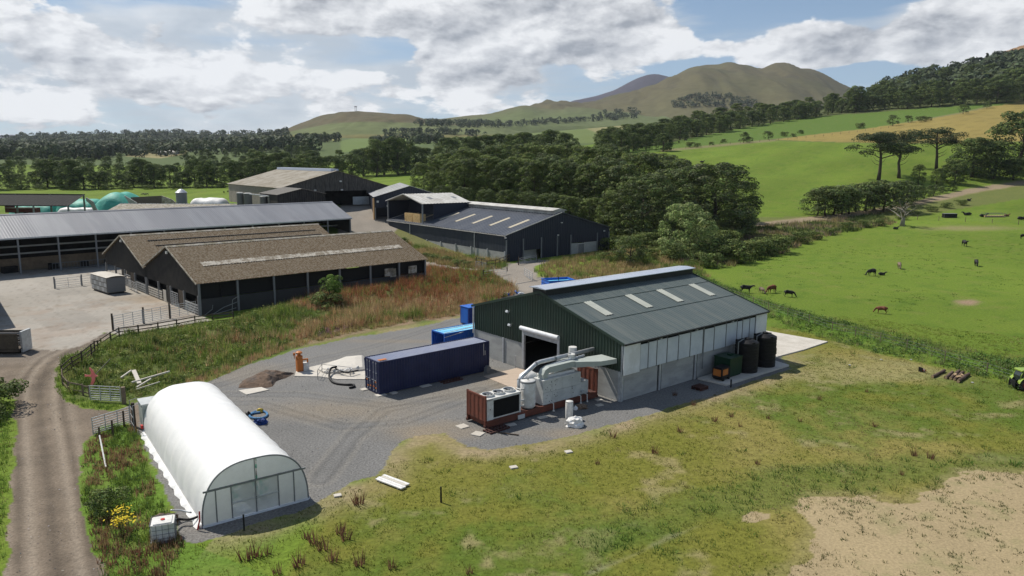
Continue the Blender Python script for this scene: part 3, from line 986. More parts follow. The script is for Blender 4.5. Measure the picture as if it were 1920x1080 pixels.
def make_shed():
    L, W, he, hr = 22.17, 20.45, 5.17, 8.03
    sh = thing('farm_shed', 'dark green gabled shed with open roller door and pale curtain panels along its side', 'shed', (SHX, SHY, 0), SHA)
    sl = (hr - he) / (W / 2)
    top = lambda y: he + sl * min(y, W - y)
    # cladding of the gables
    b = MB()
    b.corr((0, 0, 0), (0, 1, 0), (0, 0, 1), (-1, 0, 0), W, lambda u: 4.12 if 7.55 < u < 12.55 else 2.62, lambda u: top(u) - .04, .36, .075)
    b.build('gable_cladding', M_GRNCLAD, sh)
    b = MB()
    b.corr((L, W, 0), (0, -1, 0), (0, 0, 1), (1, 0, 0), W, 2.62, lambda u: top(u) - .04, .36, .075)
    b.build('gable_cladding', M_GRNCLAD, sh)
    b = MB()
    b.corr((L, W, 0), (-1, 0, 0), (0, 0, 1), (0, 1, 0), L, 2.4, he - .05, .30, .04)
    b.build('side_cladding', M_GRNCLAD, sh)
    # black sheets added inside, standing for the shade of the closed hall
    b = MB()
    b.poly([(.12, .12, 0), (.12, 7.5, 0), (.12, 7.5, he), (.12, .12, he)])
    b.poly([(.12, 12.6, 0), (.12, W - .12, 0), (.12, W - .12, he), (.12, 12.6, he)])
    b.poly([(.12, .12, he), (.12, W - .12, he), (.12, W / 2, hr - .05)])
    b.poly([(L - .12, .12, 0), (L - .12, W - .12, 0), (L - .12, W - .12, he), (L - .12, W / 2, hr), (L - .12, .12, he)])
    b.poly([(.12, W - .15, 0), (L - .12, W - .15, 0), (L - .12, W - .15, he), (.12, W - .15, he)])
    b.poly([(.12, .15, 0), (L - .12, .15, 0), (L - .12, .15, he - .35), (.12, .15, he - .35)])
    b.build('shade_lining', M_BLACKM, sh)
    # roof
    slope = math.hypot(W / 2 + .35, sl * (W / 2 + .35))
    for side in (0, 1):
        b = MB()
        y0 = -.35 if side == 0 else W + .35
        d = Vector((0, 1 if side == 0 else -1, sl)).normalized()
        n = Vector((0, -sl if side == 0 else sl, 1)).normalized()
        b.corr((-.15, y0, he - .35 * sl + .02), (1, 0, 0), d, n, L + .3, 0, slope, .40, .022)
        b.build('roof_sheeting', M_GRNROOF, sh)
        b = MB()
        if side == 0:
            for l0 in (2.6, 8.35, 13.15, 18.6):
                o = Vector((l0, 4.3, he + sl * 4.3)) + n * .075
                e = o + d * 2.95
                b2 = MB()
                b2.corr(o, (1, 0, 0), d, n, 1.02, 0, 2.95, .33, .03)
                b2.build('rooflight', M_SKYL, sh)
    for f in (.36, .70):
        for side in (0, 1):
            y = (W / 2) * f if side == 0 else W - (W / 2) * f
            z = he + sl * min(y, W - y)
            b = MB(); b.box(-.15, L + .15, y - .035, y + .035, z + .04, z + .062); b.build('sheet_lap', M_GRNCLAD, sh)
    # purlins / eaves beam glimpsed under the eave
    b = MB()
    b.box(0, L, -.10, .10, he - .34, he - .14)
    b.build('eaves_beam', M_CONCP, sh)
    b = MB()
    b.box(-.1, L + .15, -.50, -.36, he - .20, he - .07)
    b.build('gutter', M_BLKTRIM, sh)
    for x in (-.17, L + .15):
        for (ya, yb) in ((-.37, W / 2), (W + .37, W / 2)):
            b = MB(); b.beam((x, ya, he - .37 * sl), (x, yb, hr + .02), .05, .24); b.build('barge_board', M_GRNCLAD, sh)
    # ridge vent: dark upstands and a pale cap
    b = MB()
    yc = W / 2
    b.box(-.12, L + .1, yc - .92, yc - .86, hr - .28, hr + .36)
    b.box(-.12, L + .1, yc + .86, yc + .92, hr - .28, hr + .36)
    b.box(-.16, -.12, yc - .92, yc + .92, hr - .30, hr + .34)
    b.box(L + .1, L + .14, yc - .92, yc + .92, hr - .30, hr + .34)
    rv = b.build('ridge_vent', M_BLKTRIM, sh)
    b = MB()
    b.prism([(-1.12, 0), (1.12, 0), (1.12, .06), (0, .16), (-1.12, .06)], -.45, L + .35, Matrix.Translation((0, yc, hr + .38)) @ Matrix.Rotation(math.pi / 2, 4, 'Z') @ Matrix.Rotation(math.pi / 2, 4, 'X'))
    b.build('vent_cap', M_VENT, rv)
    # front precast panels and posts
    for (y0, y1) in ((.18, 3.85), (4.05, 7.45), (12.75, 15.5), (15.72, W - .18)):
        for k in range(3):
            b = MB(); b.box(-.02, .10, y0, y1, .02 + k * .87, .89 + k * .87 - .006)
            b.build('concrete_panel', M_CONCP, sh)
    b = MB()
    for y in (0.09, 3.95, 15.61, W - .09):
        b2 = MB(); b2.box(-.12, .10, y - .10, y + .10, 0, 2.62); b2.build('steel_post', M_GALV, sh)
    b2 = MB(); b2.cyl((-.35, 13.35, 0), (-.35, 13.35, 1.25), .06, n=8); b2.build('bollard', M_GALV, sh)
    # roller door surround
    b = MB()
    for y in (7.55, 12.5):
        b.box(-.16, .06, y - .14, y + .14, 0, 4.1)
    b.build('door_guide', M_GALV, sh)
    b = MB()
    b.cyl((-.30, 7.4, 4.2), (-.30, 12.7, 4.2), .21, n=14)
    b.build('roller_door', M_WHITE, sh)
    b = MB()
    for k in range(3):
        b.box(-.16, -.08, 7.7, 12.4, 3.55 + k * .13, 3.66 + k * .13)
    b.build('door_slat', M_GALV, sh)
    # side wall: bays of concrete panel, dark gaps, curtain panels above
    for (x0, x1) in ((.35, 4.85), (5.45, 10.15), (10.75, 16.2), (16.45, L - .2)):
        for k in range(3):
            b = MB(); b.box(x0, x1, -.05, .08, .02 + k * .80, .82 + k * .80 - .006)
            b.build('concrete_panel', M_CONCP, sh)
    b = MB()
    for x in (.12, 5.15, 10.42, 16.3, L - .1):
        b2 = MB(); b2.box(x - .12, x + .12, -.12, .10, 0, he - .35); b2.build('steel_post', M_GALV, sh)
    for x0, x1 in ((4.86, 5.02), (10.16, 10.29)):
        b2 = MB(); b2.box(x0, x1, -.02, .06, 0, 2.4); b2.build('post_gap', M_BLKTRIM, sh)
    div = [2.15, 3.28, 4.45, 5.89, 7.52, 9.29, 11.25, 13.03, 15.0, 16.86, 17.81, 19.08, 20.1]
    for i, (a, c) in enumerate(zip(div[:-1], div[1:])):
        b = MB(); b.box(a + .04, c - .04, -.20, -.15, 2.45, 4.72 - (.0 if i % 3 else .04))
        b.build('curtain_panel', M_CURT, sh)
    for a in div:
        b = MB(); b.box(a - .035, a + .035, -.24, -.14, 2.4, 4.82); b.build('curtain_rail', M_DGALV, sh)
    for (a, c) in ((.02, 2.1), (20.15, L)):
        b = MB(); b.box(a, c, -.28, -.22, 2.32, 4.88); b.build('end_panel', M_WHITE, sh)
    b2 = MB(); b2.cyl((11.3, -.27, .9), (11.3, -.27, 4.9), .05, n=6); b2.build('downpipe', M_DGALV, sh)
    b2 = MB(); b2.cyl((-.12, W + .05, 2.2), (-.12, W + .05, 5.0), .09, n=8); b2.build('downpipe', M_PWHITE, sh)
    # floodlights
    for (y, z) in ((14.75, 5.45), (14.4, 4.15)):
        b = MB(); b.cbox((-.28, y, z), (.22, .34, .22), ry=.5); b.cbox((-.1, y, z), (.2, .06, .06))
        b.build('floodlight', M_GALV, sh)
    # dark strip standing for the shade in the gap below the eave
    b = MB(); b.box(.05, L - .05, .02, .10, 4.72, he - .12); b.build('eaves_gap_shade', M_BLKTRIM, sh)
    return sh


make_shed()

# concrete pads
tag(MB().prism([SH(10.6, -.3).to_tuple()[:2], SH(10.9, -3.2).to_tuple()[:2], SH(21.6, -3.4).to_tuple()[:2], SH(22.2, -.3).to_tuple()[:2]], -.2, .16).build('concrete_pad', M_SLAB), kind='structure')
ap = [flat(1438, 640), flat(1436, 619), flat(1462, 622), flat(1552, 642), flat(1508, 657), flat(1466, 668), flat(1440, 672)]
tag(MB().prism([SH(22.3, 6).to_tuple()[:2]] + [SH(33.5, 8.2).to_tuple()[:2]] + [tuple(p.xy) for p in ap[3:6]] + [SH(22.3, -.9).to_tuple()[:2]], -.2, .12).build('concrete_apron', M_SLAB), kind='structure')
tag(MB().prism([SH(-.2, 7.2).to_tuple()[:2], SH(-.2, 13.2).to_tuple()[:2], SH(-4.6, 13.0).to_tuple()[:2], SH(-4.9, 7.2).to_tuple()[:2]], -.2, .05).build('door_threshold', mat('threshold_concrete', (0.42, 0.34, 0.27), rough=.9, grain=.1, gs=2, bump=0)), kind='structure')


# ---------------------------------------------------------------- tanks, generator on the pad
def water_tank(l, w, label, r=1.12, h=2.9):
    p = SH(l, w)
    t = thing('water_tank', label, 'tank', (p.x, p.y, .16), .4, 'black plastic tanks beside the shed')
    b = MB()
    prof = [(r, 0)]
    z = 0.0
    while z < h - .25:
        prof += [(r, z + .16), (r * .975, z + .19), (r * .975, z + .25), (r, z + .28)]
        z += .30
    prof += [(r * .97, h), (r * .55, h + .22), (.35, h + .26)]
    b.lathe(prof, n=28)
    b.build('tank_shell', M_BLACK, t, smooth=False)
    b = MB(); b.lathe([(.3, 0), (.3, .12), (.22, .16)], (0, 0, h + .24), 14); b.build('lid', M_BLACK, t)
    b = MB()
    for k in range(3):
        a = k * 2.1 + .4
        b.cbox((math.cos(a) * r * .9, math.sin(a) * r * .9, h + .06), (.18, .28, .2), a)
    b.build('lifting_lug', M_BLACK, t)
    b = MB(); b.tube([(-r - .1, -.2, .2), (-r - .12, -.2, h + .1), (-.5, -.1, h + .35)], .06, 6); b.build('fill_pipe', M_DGALV, t)


water_tank(16.35, -1.75, 'black cylindrical water tank between the dark green tank and the other black tank')
water_tank(19.55, -1.75, 'black cylindrical water tank farthest along the shed side by the concrete apron', 1.12, 3.0)

p = SH(13.9, -1.35)
t = thing('fuel_tank', 'dark green box shaped fuel tank on the concrete pad beside the black tank', 'fuel tank', (p.x, p.y, .16), SHA)
b = MB()
for k in range(9):
    b.box(-1.0 + k * .222, -1.0 + k * .222 + .2, -.88, .88, .12, 1.72)
b.box(-1.02, 1.0, -.84, .84, .08, 1.75)
b.build('tank_body', M_DKGREEN, t)
b = MB(); b.prism([(-1.05, -.92), (1.03, -.92), (1.03, .92), (-1.05, .92)], 1.75, 1.85); b.cbox((.3, 0, 1.92), (.5, .4, .14)); b.build('tank_lid', M_DKGREEN, t)
b = MB(); b.box(-.9, .9, -.8, .8, 0, .12); b.build('skid', M_BLKTRIM, t)

p = SH(12.0, -1.9)
t = thing('generator', 'small black generator with orange side panel at the near end of the concrete pad', 'generator', (p.x, p.y, .16), SHA + .06)
b = MB(); b.prism([(-.75, -.5), (.75, -.5), (.75, .5), (-.75, .5)], .22, 1.15); b.prism([(-.68, -.44), (.68, -.44), (.68, .44), (-.68, .44)], 1.15, 1.24)
b.build('housing', M_BLACK, t)
b = MB(); b.box(-.60, .30, -.53, -.505, .52, 1.08); b.build('side_panel', M_ORANGE, t)
b = MB(); b.box(-.765, -.752, -.40, .40, .45, 1.08); b.build('end_panel', M_ORANGE, t)
for sx in (-.45, .5):
    b = MB(); b.cyl((sx, -.56, .17), (sx, -.40, .17), .17, n=12); b.build('wheel', M_BLACKM, t)
b = MB(); b.box(-.7, .7, -.45, .45, .12, .22); b.build('chassis', M_BLKTRIM, t)


def pallet(pos, rz, label, m=None, boards=7, sx=1.2, sy=1.0, name='pallet', group=None, z=0.0):
    m = m or M_WOOD
    t = thing(name, label, 'pallet', (pos.x, pos.y, pos.z + z), rz, group)
    me = MB().box(0, .10, -sy / 2, sy / 2, 0, .022).mesh('board', m)
    n = boards
    for k in range(n):
        x = -sx / 2 + k * (sx - .1) / (n - 1)
        inst('board', me, t, (x, 0, .122))
    for y in (-sy / 2 + .05, 0, sy / 2 - .05):
        b = MB(); b.box(-sx / 2, sx / 2, y - .04, y + .04, .03, .12); b.build('bearer', m, t)
    me2 = MB().box(-sx / 2, sx / 2, -.05, .05, 0, .022).mesh('base_board', m)
    for y in (-sy / 2 + .05, 0, sy / 2 - .05): inst('base_board', me2, t, (0, y, .005))
    return t


p = SH(8.3, -2.2)
pallet(p, SHA, 'lower dark wooden pallet beside the shed wall near the concrete pad', M_RUSTD)
pallet(p, SHA, 'upper dark wooden pallet of the two stacked beside the shed wall near the pad', M_RUSTD, z=.16)
b = MB(); p = SH(10.9, -3.7); b.cyl((p.x, p.y, 0), (p.x, p.y, .75), .07, n=8)
tag(b.build('marker_post', M_BLACKM), 'short dark post at the near corner of the concrete pad', 'post')
b = MB(); a = SH(22.35, -.25, 0)
b.tube([SH(22.3, .1, 1.35), SH(23.2, -.2, 1.2), SH(23.9, -.6, .9), SH(23.9, -.6, .3)], .05, 6)
tag(b.build('supply_pipe', M_BLACK), 'thin black pipe leaving the rear corner of the green shed', 'pipe')


# ---------------------------------------------------------------- shipping containers
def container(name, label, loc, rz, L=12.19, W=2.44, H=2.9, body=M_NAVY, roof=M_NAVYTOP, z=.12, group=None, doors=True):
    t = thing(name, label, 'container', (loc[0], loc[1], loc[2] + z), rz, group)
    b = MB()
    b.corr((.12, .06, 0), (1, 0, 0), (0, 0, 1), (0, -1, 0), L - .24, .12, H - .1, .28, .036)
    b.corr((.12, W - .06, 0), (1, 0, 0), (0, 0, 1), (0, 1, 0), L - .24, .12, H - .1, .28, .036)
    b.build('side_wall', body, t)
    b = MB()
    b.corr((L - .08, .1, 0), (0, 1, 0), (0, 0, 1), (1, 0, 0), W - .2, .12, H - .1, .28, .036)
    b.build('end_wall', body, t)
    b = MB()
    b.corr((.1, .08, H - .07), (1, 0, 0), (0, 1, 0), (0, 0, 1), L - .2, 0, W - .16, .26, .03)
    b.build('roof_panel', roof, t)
    b = MB()
    for y in (0, W - .12):
        b.box(.0, L, y, y + .12, 0, .16); b.box(0, L, y + .02, y + .10, H - .12, H)
        for x in (0, L - .14): b.box(x, x + .14, y, y + .12, .16, H - .12)
    for x in (0, L - .12): b.box(x, x + .12, .12, W - .12, 0, .14); b.box(x, x + .12, .12, W - .12, H - .12, H)
    b.box(.1, L - .1, .1, W - .1, .08, .14)
    b.build('frame', body, t)
    if doors:
        for k in range(2):
            y0 = .13 + k * (W - .26) / 2; y1 = y0 + (W - .26) / 2 - .02
            d = MB(); d.box(.03, .08, y0, y1, .16, H - .13)
            for z0 in (.35, .95, 1.55, 2.15): d.box(.015, .03, y0 + .1, y1 - .1, z0, z0 + .32)
            dd = d.build('door', body, t)
            for q in (.30, .72):
                yy = y0 + q * (y1 - y0)
                c = MB(); c.cyl((-.03, yy, .12), (-.03, yy, H - .10), .02, n=6)
                for zz in (.2, .9, 1.8, H - .25): c.box(-.05, .0, yy - .05, yy + .05, zz, zz + .07)
                c.build('locking_bar', M_GALV, dd)
                c = MB(); c.box(-.05, -.03, yy - .02, yy + .3, 1.12, 1.16); c.build('handle', M_GALV, dd)
    return t


p = (-11.4549, 60.9695)
k = container('shipping_container', 'long navy blue shipping container standing on pale slabs in front of the green shed', (p[0], p[1], 0), .7016, z=.06)
b = MB()
for x in (11.45, 11.62): b.box(x, x + .05, -.02, -.005, 1.6, 2.75 - (x > 11.5) * .7)
b.build('vertical_marking', M_PWHITE, k)
b = MB()
for (y, z) in ((.35, .42), (.75, .5), (1.3, .45), (1.75, .38), (.4, .95), (1.9, .9)): b.box(-.06, -.045, y, y + .22, z, z + .12)
b.build('warning_label', M_ORANGE, k)
b = MB(); b.box(.3, 1.1, .4, .8, 2.91, 2.915); b.build('roof_label', M_ORANGE, k)


def KC(l, w, z=0.0):
    c, s = math.cos(.7016), math.sin(.7016)
    return Vector((p[0] + c * l - s * w, p[1] + s * l + c * w, z))


for i, (l, w, sx, sy, lab) in enumerate(((.1, -.05, .9, .6, 'pale concrete slab under the near door corner of the navy container'), (-.15, 2.25, .8, .6, 'pale concrete slab under the far door corner of the navy container'),
                                 (1.3, -.25, .6, .5, 'grey concrete slab lying along the navy container just behind its door corner'), (4.6, -.3, 1.0, .5, 'grey concrete slab under the middle of the navy container'))):
    q = KC(l, w); b = MB(); b.cbox((q.x, q.y, .03), (sx, sy, .08), .72); tag(b.build('support_slab', M_SLAB), lab, 'slab')
q = KC(7.3, -.35)
pallet(q, .70, 'dark wooden pallet leaning in the shade along the navy container', M_RUSTD, sx=2.2, z=.0)
q = KC(11.6, -.45); b = MB(); b.cbox((q.x, q.y, .28), (.55, .4, .56), .8); b.cbox((q.x, q.y, .62), (.3, .3, .14), .8)
tag(b.build('concrete_block', M_DGALV), 'small dark block beside the shed end of the navy container', 'block')

# pale blue topped unit behind the navy container, and others further back
q = gp(833, 640)
uz = 0.0
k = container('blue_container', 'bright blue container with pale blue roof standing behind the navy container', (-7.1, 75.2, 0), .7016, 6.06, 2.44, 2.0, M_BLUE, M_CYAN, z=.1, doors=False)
b = MB()
for (a, c) in (((-.1, -.1, 2.1), (6.2, .3, 2.25)), ((-.1, 1.2, 2.16), (6.2, 1.3, 2.16)), ((0, 0, 1.6), (2.4, -.12, 1.9))): b.beam(a, c, .06, .06)
b.build('pipework', M_PWHITE, k)
q = gp(882, 607)
t = thing('blue_cabinet', 'upright dark blue cabinet standing behind the far left corner of the green shed', 'cabinet', (q.x, q.y, 0), .7)
b = MB(); b.box(-.9, .9, -.9, .9, .1, 2.2); b.build('cabinet_body', mat('deep_blue', (0.012, 0.035, 0.20), rough=.5), t)
b = MB(); b.box(-.95, .95, -.95, .95, 2.2, 2.3); b.build('cabinet_roof', M_BLUE, t)
b = MB(); b.box(-.93, -.9, -.7, .7, .2, 2.1); b.build('door', M_BLUE, t)

# open topped blue skip far behind
q = gp(1047, 541)
t = thing('blue_skip', 'bright blue open topped tank on the lane beyond the ridge of the green shed', 'skip', (q.x, q.y, 0), .35)
b = MB()
Lx, Ly, Hh, th = 2.3, 1.6, 1.55, .1
b.box(-Lx, Lx, -Ly, -Ly + th, .15, Hh); b.box(-Lx, Lx, Ly - th, Ly, .15, Hh); b.box(-Lx, -Lx + th, -Ly + th, Ly - th, .15, Hh); b.box(Lx - th, Lx, -Ly + th, Ly - th, .15, Hh)
b.build('tank_wall', M_BLUE, t)
b = MB(); b.box(-Lx + th, Lx - th, -Ly + th, Ly - th, .2, 1.2); b.build('cover_sheet', M_CYAN, t)
b = MB()
for z in (.55, 1.0, 1.5):
    b.box(-Lx - .06, Lx + .06, -Ly - .06, -Ly, z, z + .1); b.box(-Lx - .06, -Lx, -Ly, Ly, z, z + .1)
b.build('rim', M_BLUE, t)
b = MB(); b.box(-Lx - .02, Lx, -Ly - .07, -Ly - .062, .66, .80); b.build('white_stripe', M_PWHITE, t)
b = MB(); b.cyl((0, 0, 1.2), (0, 0, 1.9), .06, n=6); b.build('post', M_BLKTRIM, t)

# blue and white gear between lane and shed
q = gp(967, 553)
t = thing('pipe_fittings', 'jumble of blue and white pipe fittings by a rail behind the green shed', 'fittings', (q.x, q.y, q.z), .4)
for k in range(7):
    b = MB(); a = R.uniform(0, 6.3); x, y = R.uniform(-1.6, 1.6), R.uniform(-.9, .9)
    b.tube([(x, y, .25), (x + .5 * math.cos(a), y + .5 * math.sin(a), .35), (x + .9 * math.cos(a), y + .9 * math.sin(a), .15)], .14, 8)
    b.build('pipe_piece', M_BLUE if k % 2 else M_PWHITE, t)
b = MB(); b.tube([(.5, 1.0, 0), (.5, 1.0, 1.5), (5.5, 1.6, 1.9), (5.5, 1.6, 0)], .04, 5); b.build('rail', M_DGALV, t)

# ---------------------------------------------------------------- flat rack with the plant on it
FX, FY, FA = -1.9428, 52.9428, .6859


def FR(l, w, z=0.0):
    c, s = math.cos(FA), math.sin(FA)
    return Vector((FX + c * l - s * w, FY + s * l + c * w, z))


t = thing('flat_rack', 'red brown steel flat rack with end frames carrying white and silver machinery', 'flat rack', (FX, FY, 0), FA)
b = MB()
b.box(0, 12.15, 0, .16, .12, .62); b.box(0, 12.15, 2.28, 2.44, .12, .62)
for k in range(14): b.box(.2 + k * .9, .34 + k * .9, .16, 2.28, .2, .5)
b.build('base_frame', M_RUST, t)
b = MB()
for k in range(20): b.box(.12 + k * .597, .12 + k * .597 + .57, .17, 2.27, .52, .60)
b.build('deck', M_RUSTD, t)
for x0 in (0.0, 12.03):
    b = MB(); b.box(x0, x0 + .12, 0, .14, .5, 2.62); b.box(x0, x0 + .12, 2.30, 2.44, .5, 2.62); b.box(x0, x0 + .12, .14, 2.3, 2.46, 2.58)
    b.corr((x0 + .04, .14, 0), (0, 1, 0), (0, 0, 1), (-1, 0, 0), 2.16, .6, 2.46, .54, .03)
    b.box(x0 + .05, x0 + .09, .14, 2.3, .6, 2.46)
    b.build('end_frame', M_RUST, t)
b = MB()
for x in (-.05, 12.0):
    for y in (-.02, 2.24):
        b.box(x, x + .22, y, y + .22, .12, .30)
b.build('corner_casting', M_RUSTD, t)
b = MB(); b.box(3.2, 3.9, -.05, -.01, .1, .45); b.box(3.3, 3.5, -.06, -.05, .2, .3); b.build('plate', M_MILK, t)

# dry cooler with three fans
t = thing('fan_cooler', 'white cooler with three round fans on top at the near end of the flat rack', 'cooler', FR(.22, .08, .62).to_tuple(), FA)
b = MB(); b.box(0, .62, 0, 1.5, .0, 1.66); b.box(3.22, 3.36, 0, 1.5, 0, 1.66); b.box(.62, 3.22, .06, 1.44, .0, .12); b.box(0, 3.36, 0, 1.5, 1.52, 1.70); b.box(.62, 3.22, 1.4, 1.5, .12, 1.52)
b.build('casing', M_PWHITE, t)
b = MB()
for k in range(26): b.box(.64 + k * .1, .70 + k * .1, .03, .10, .12, 1.52)
b.box(.62, 3.22, .10, .2, .12, 1.52)
b.build('coil_fins', M_BLACKM, t)
for k in range(3):
    x = .62 + k * 1.05
    b = MB(); b.lathe([(.50, 0), (.50, .16), (.47, .18), (.43, .16), (.43, .0)], (x, .75, 1.70), 24); f = b.build('fan_ring', M_PWHITE, t, smooth=False)
    b = MB(); b.cyl((x, .75, 1.71), (x, .75, 1.73), .43, n=20); b.build('fan_throat', M_BLACKM, f)
    b = MB(); b.cyl((x, .75, 1.76), (x, .75, 1.84), .10, n=10)
    for j in range(5):
        a = j * 1.2566; b.cbox((x + .26 * math.cos(a), .75 + .26 * math.sin(a), 1.79), (.32, .13, .015), a, rx=.35)
    b.build('fan_blades', M_DGALV, f)
b = MB(); b.box(.28, .34, -.012, 0, .8, .9); b.build('isolator', M_BLACK, t)

# upright white vessel
t = thing('buffer_vessel', 'tall white cylinder with dark rim between the cooler and the silver unit', 'vessel', FR(4.75, .62, .62).to_tuple(), FA)
b = MB(); b.lathe([(.60, .12), (.62, .2), (.62, 2.2), (.58, 2.28)], n=28); b.build('vessel_body', M_PWHITE, t, smooth=True)
b = MB(); b.lathe([(.64, 2.12), (.64, 2.24), (.60, 2.27)], n=28); b.lathe([(.05, 2.26), (.05, 2.45)], n=8); b.build('rim', M_DGALV, t)
b = MB(); b.lathe([(.5, 0), (.5, .12)], n=16); b.build('foot_ring', M_DGALV, t)
for z in (.35, .8, 1.7):
    b = MB(); b.tube([(-.58, -.2, z), (-.9, -.2, z), (-.95, .3, z)], .06, 8); b.build('nozzle', M_PWHITE, t)

# silver insulated unit
t = thing('silver_drying_unit', 'large silver panelled box unit with dark bolts on the middle of the flat rack', 'machine', FR(5.95, .12, .62).to_tuple(), FA)
me = None
for i in range(4):
    for j in range(2):
        b = MB(); b.box(i * 1.06, i * 1.06 + 1.045, 0, .05, .02 + j * 1.02, 1.02 + j * 1.02); b.build('side_panel', M_MILK, t)
        b = MB(); b.box(i * 1.06, i * 1.06 + 1.045, 1.85, 1.9, .02 + j * 1.02, 1.02 + j * 1.02); b.build('side_panel', M_MILK, t)
b = MB(); b.box(0, .05, .05, 1.85, .02, 2.04); b.build('end_panel', M_MILK, t); b = MB(); b.box(4.2, 4.24, .05, 1.85, .02, 2.04); b.build('end_panel', M_MILK, t)
for i in range(4):
    b = MB(); b.box(i * 1.06, i * 1.06 + 1.045, .0, 1.9, 2.04, 2.09 + .01 * (i % 2)); b.build('top_panel', M_PWHITE, t)
b = MB()
rr = random.Random(4)
for k in range(34):
    x = rr.choice([.12, .35, .75, .95, 1.3, 1.5, 3.2, 3.3]) + rr.uniform(-.1, .1); z = rr.uniform(.15, 1.95)
    s = rr.choice([.03, .05, .06])
    b.box(x, x + s, -.012, 0, z, z + s * 1.2)
b.build('bolt', M_BLACK, t)
b = MB(); b.prism([(.5, .5), (3.9, .4), (4.1, 1.6), (1.1, 1.75)], 2.09, 2.30); b.cbox((2.2, .9, 2.38), (1.5, .6, .12), .2); b.build('top_cover', M_FOAM, t)
b = MB(); b.box(4.26, 5.3, .15, 1.7, .02, 1.18); b.build('end_cabinet', M_MILK, t)
b = MB(); b.cyl((4.55, .0, 1.2), (4.55, .25, 1.35), .12, n=10); b.box(4.4, 4.7, .0, .14, .25, .35); b.build('gauge', M_GALV, t)
for x in (.85, 2.35, 3.95, 4.7):
    b = MB(); b.tube([(x, .02, .12), (x, -.35, .12), (x, -.38, -.45)], .04, 6); b.cyl((x, -.38, -.45), (x, -.38, -.55), .09, n=8); b.build('drain_pipe', M_PWHITE, t)
# flue pipe and duct to the shed wall
fp = thing('flue_pipe', 'long shiny round pipe rising from the flat rack and slanting over to the shed gable', 'pipe', (0, 0, 0))
pts = [FR(4.35, 1.25, 1.2), FR(4.35, 1.25, 2.75), FR(4.62, 1.25, 3.05), FR(6.1, 1.25, 3.85), FR(6.5, 1.22, 3.95), SH(-.1, 3.15, 4.0)]
b = MB(); b.tube(pts, .17, 14); b.build('pipe_run', M_GALV, fp, smooth=True)
b = MB()
for pq in (pts[1], pts[3], FR(8.2, 1.2, 3.97), FR(9.8, 1.1, 3.99)):
    b.cyl(pq - Vector((.05, .04, .01)), pq + Vector((.05, .04, .01)), .20, n=14)
b.build('pipe_clamp', M_DGALV, fp)
b = MB(); b.tube([FR(6.8, .75, 3.55), FR(8.6, .8, 3.72), FR(11.3, .9, 3.80)], .09, 8); b.build('side_pipe', M_GALV, fp)
dk = thing('air_duct', 'grey green rectangular air duct curving from the silver unit up to the shed gable', 'duct', (0, 0, 0))


def ductrun(path, w, h, m, name, par):
    b = MB(); vs = []; fs = []
    path = [Vector(q) for q in path]
    for i, q in enumerate(path):
        d = (path[min(i + 1, len(path) - 1)] - path[max(i - 1, 0)]).normalized()
        side = Vector((-math.sin(FA), math.cos(FA), 0))
        up = d.cross(side).normalized() * -1
        ww = w[i] if isinstance(w, (list, tuple)) else w
        hh = h[i] if isinstance(h, (list, tuple)) else h
        for (a, c) in ((-1, -1), (1, -1), (1, 1), (-1, 1)): vs.append(q + side * a * ww / 2 + up * c * hh / 2)
    for i in range(len(path) - 1):
        for k in range(4): fs.append((i * 4 + k, i * 4 + (k + 1) % 4, i * 4 + 4 + (k + 1) % 4, i * 4 + 4 + k))
    fs += [(0, 1, 2, 3), tuple(range(len(vs) - 4, len(vs)))]
    b.add(vs, fs)
    return b.build(name, m, par)


ductrun([FR(6.35, .62, 2.7), FR(6.35, .62, 3.05), FR(6.5, .62, 3.3), FR(6.8, .62, 3.42), FR(8.2, .7, 3.46), FR(9.3, .9, 3.46), FR(10.2, .9, 3.4)], [.62, .62, .62, .62, .9, 1.2, 1.4], .5, M_DUCT, 'curved_duct', dk)
ductrun([FR(9.6, .9, 3.42), FR(10.4, .5, 3.44), FR(11.4, -.1, 3.46), SH(-.08, 1.3, 3.5)], [1.5, 1.7, 1.8, 1.8], [.5, .45, .4, .4], M_DUCT, 'duct_hood', dk)
b = MB(); q = FR(9.9, 1.0, 3.7); b.cyl(q, q + Vector((0, 0, .42)), .30, n=18); b.build('round_cowl', M_PWHITE, dk)
b = MB(); q = FR(10.9, 1.9, 3.3); b.cyl(q, q + Vector((0, 0, 1.1)), .36, n=18); b.build('round_cowl', M_PWHITE, dk)
b = MB(); q = FR(9.7, 1.6, .62); b.box(-.3, .3, -.3, .3, 0, 2.9, Matrix.Translation(q)); b.build('duct_riser', M_MILK, dk)
b = MB(); q = FR(6.0, 2.0, 2.2)
b.add(*(lambda s: (s[0], s[1]))(([(q.x + .9 * math.cos(a) * math.cos(e), q.y + .7 * math.sin(a) * math.cos(e), q.z + .2 + .75 * math.sin(e)) for e in (-1.2, -.6, 0, .6, 1.2) for a in [i * .6283 for i in range(10)]],
      [(r_ * 10 + i, r_ * 10 + (i + 1) % 10, r_ * 10 + 10 + (i + 1) % 10, r_ * 10 + 10 + i) for r_ in range(4) for i in range(10)] + [tuple(range(10))[::-1], tuple(range(40, 50))])))
tag(b.build('wrapped_fan', M_FOAM, smooth=True), 'rounded white wrapped fan behind the silver unit where the pipe bends', 'fan')

q = flat(1067, 784)
t = thing('loose_cylinder', 'slim white cylinder standing on the gravel in front of the flat rack', 'cylinder', (q.x, q.y, 0), 0)
b = MB(); b.lathe([(.30, 0), (.31, .03), (.31, 1.38), (.29, 1.42)], n=20); b.build('cylinder_body', M_PWHITE, t, smooth=True)
b = MB(); b.lathe([(.315, 1.36), (.315, 1.41)], n=20); b.build('rim', M_DGALV, t)


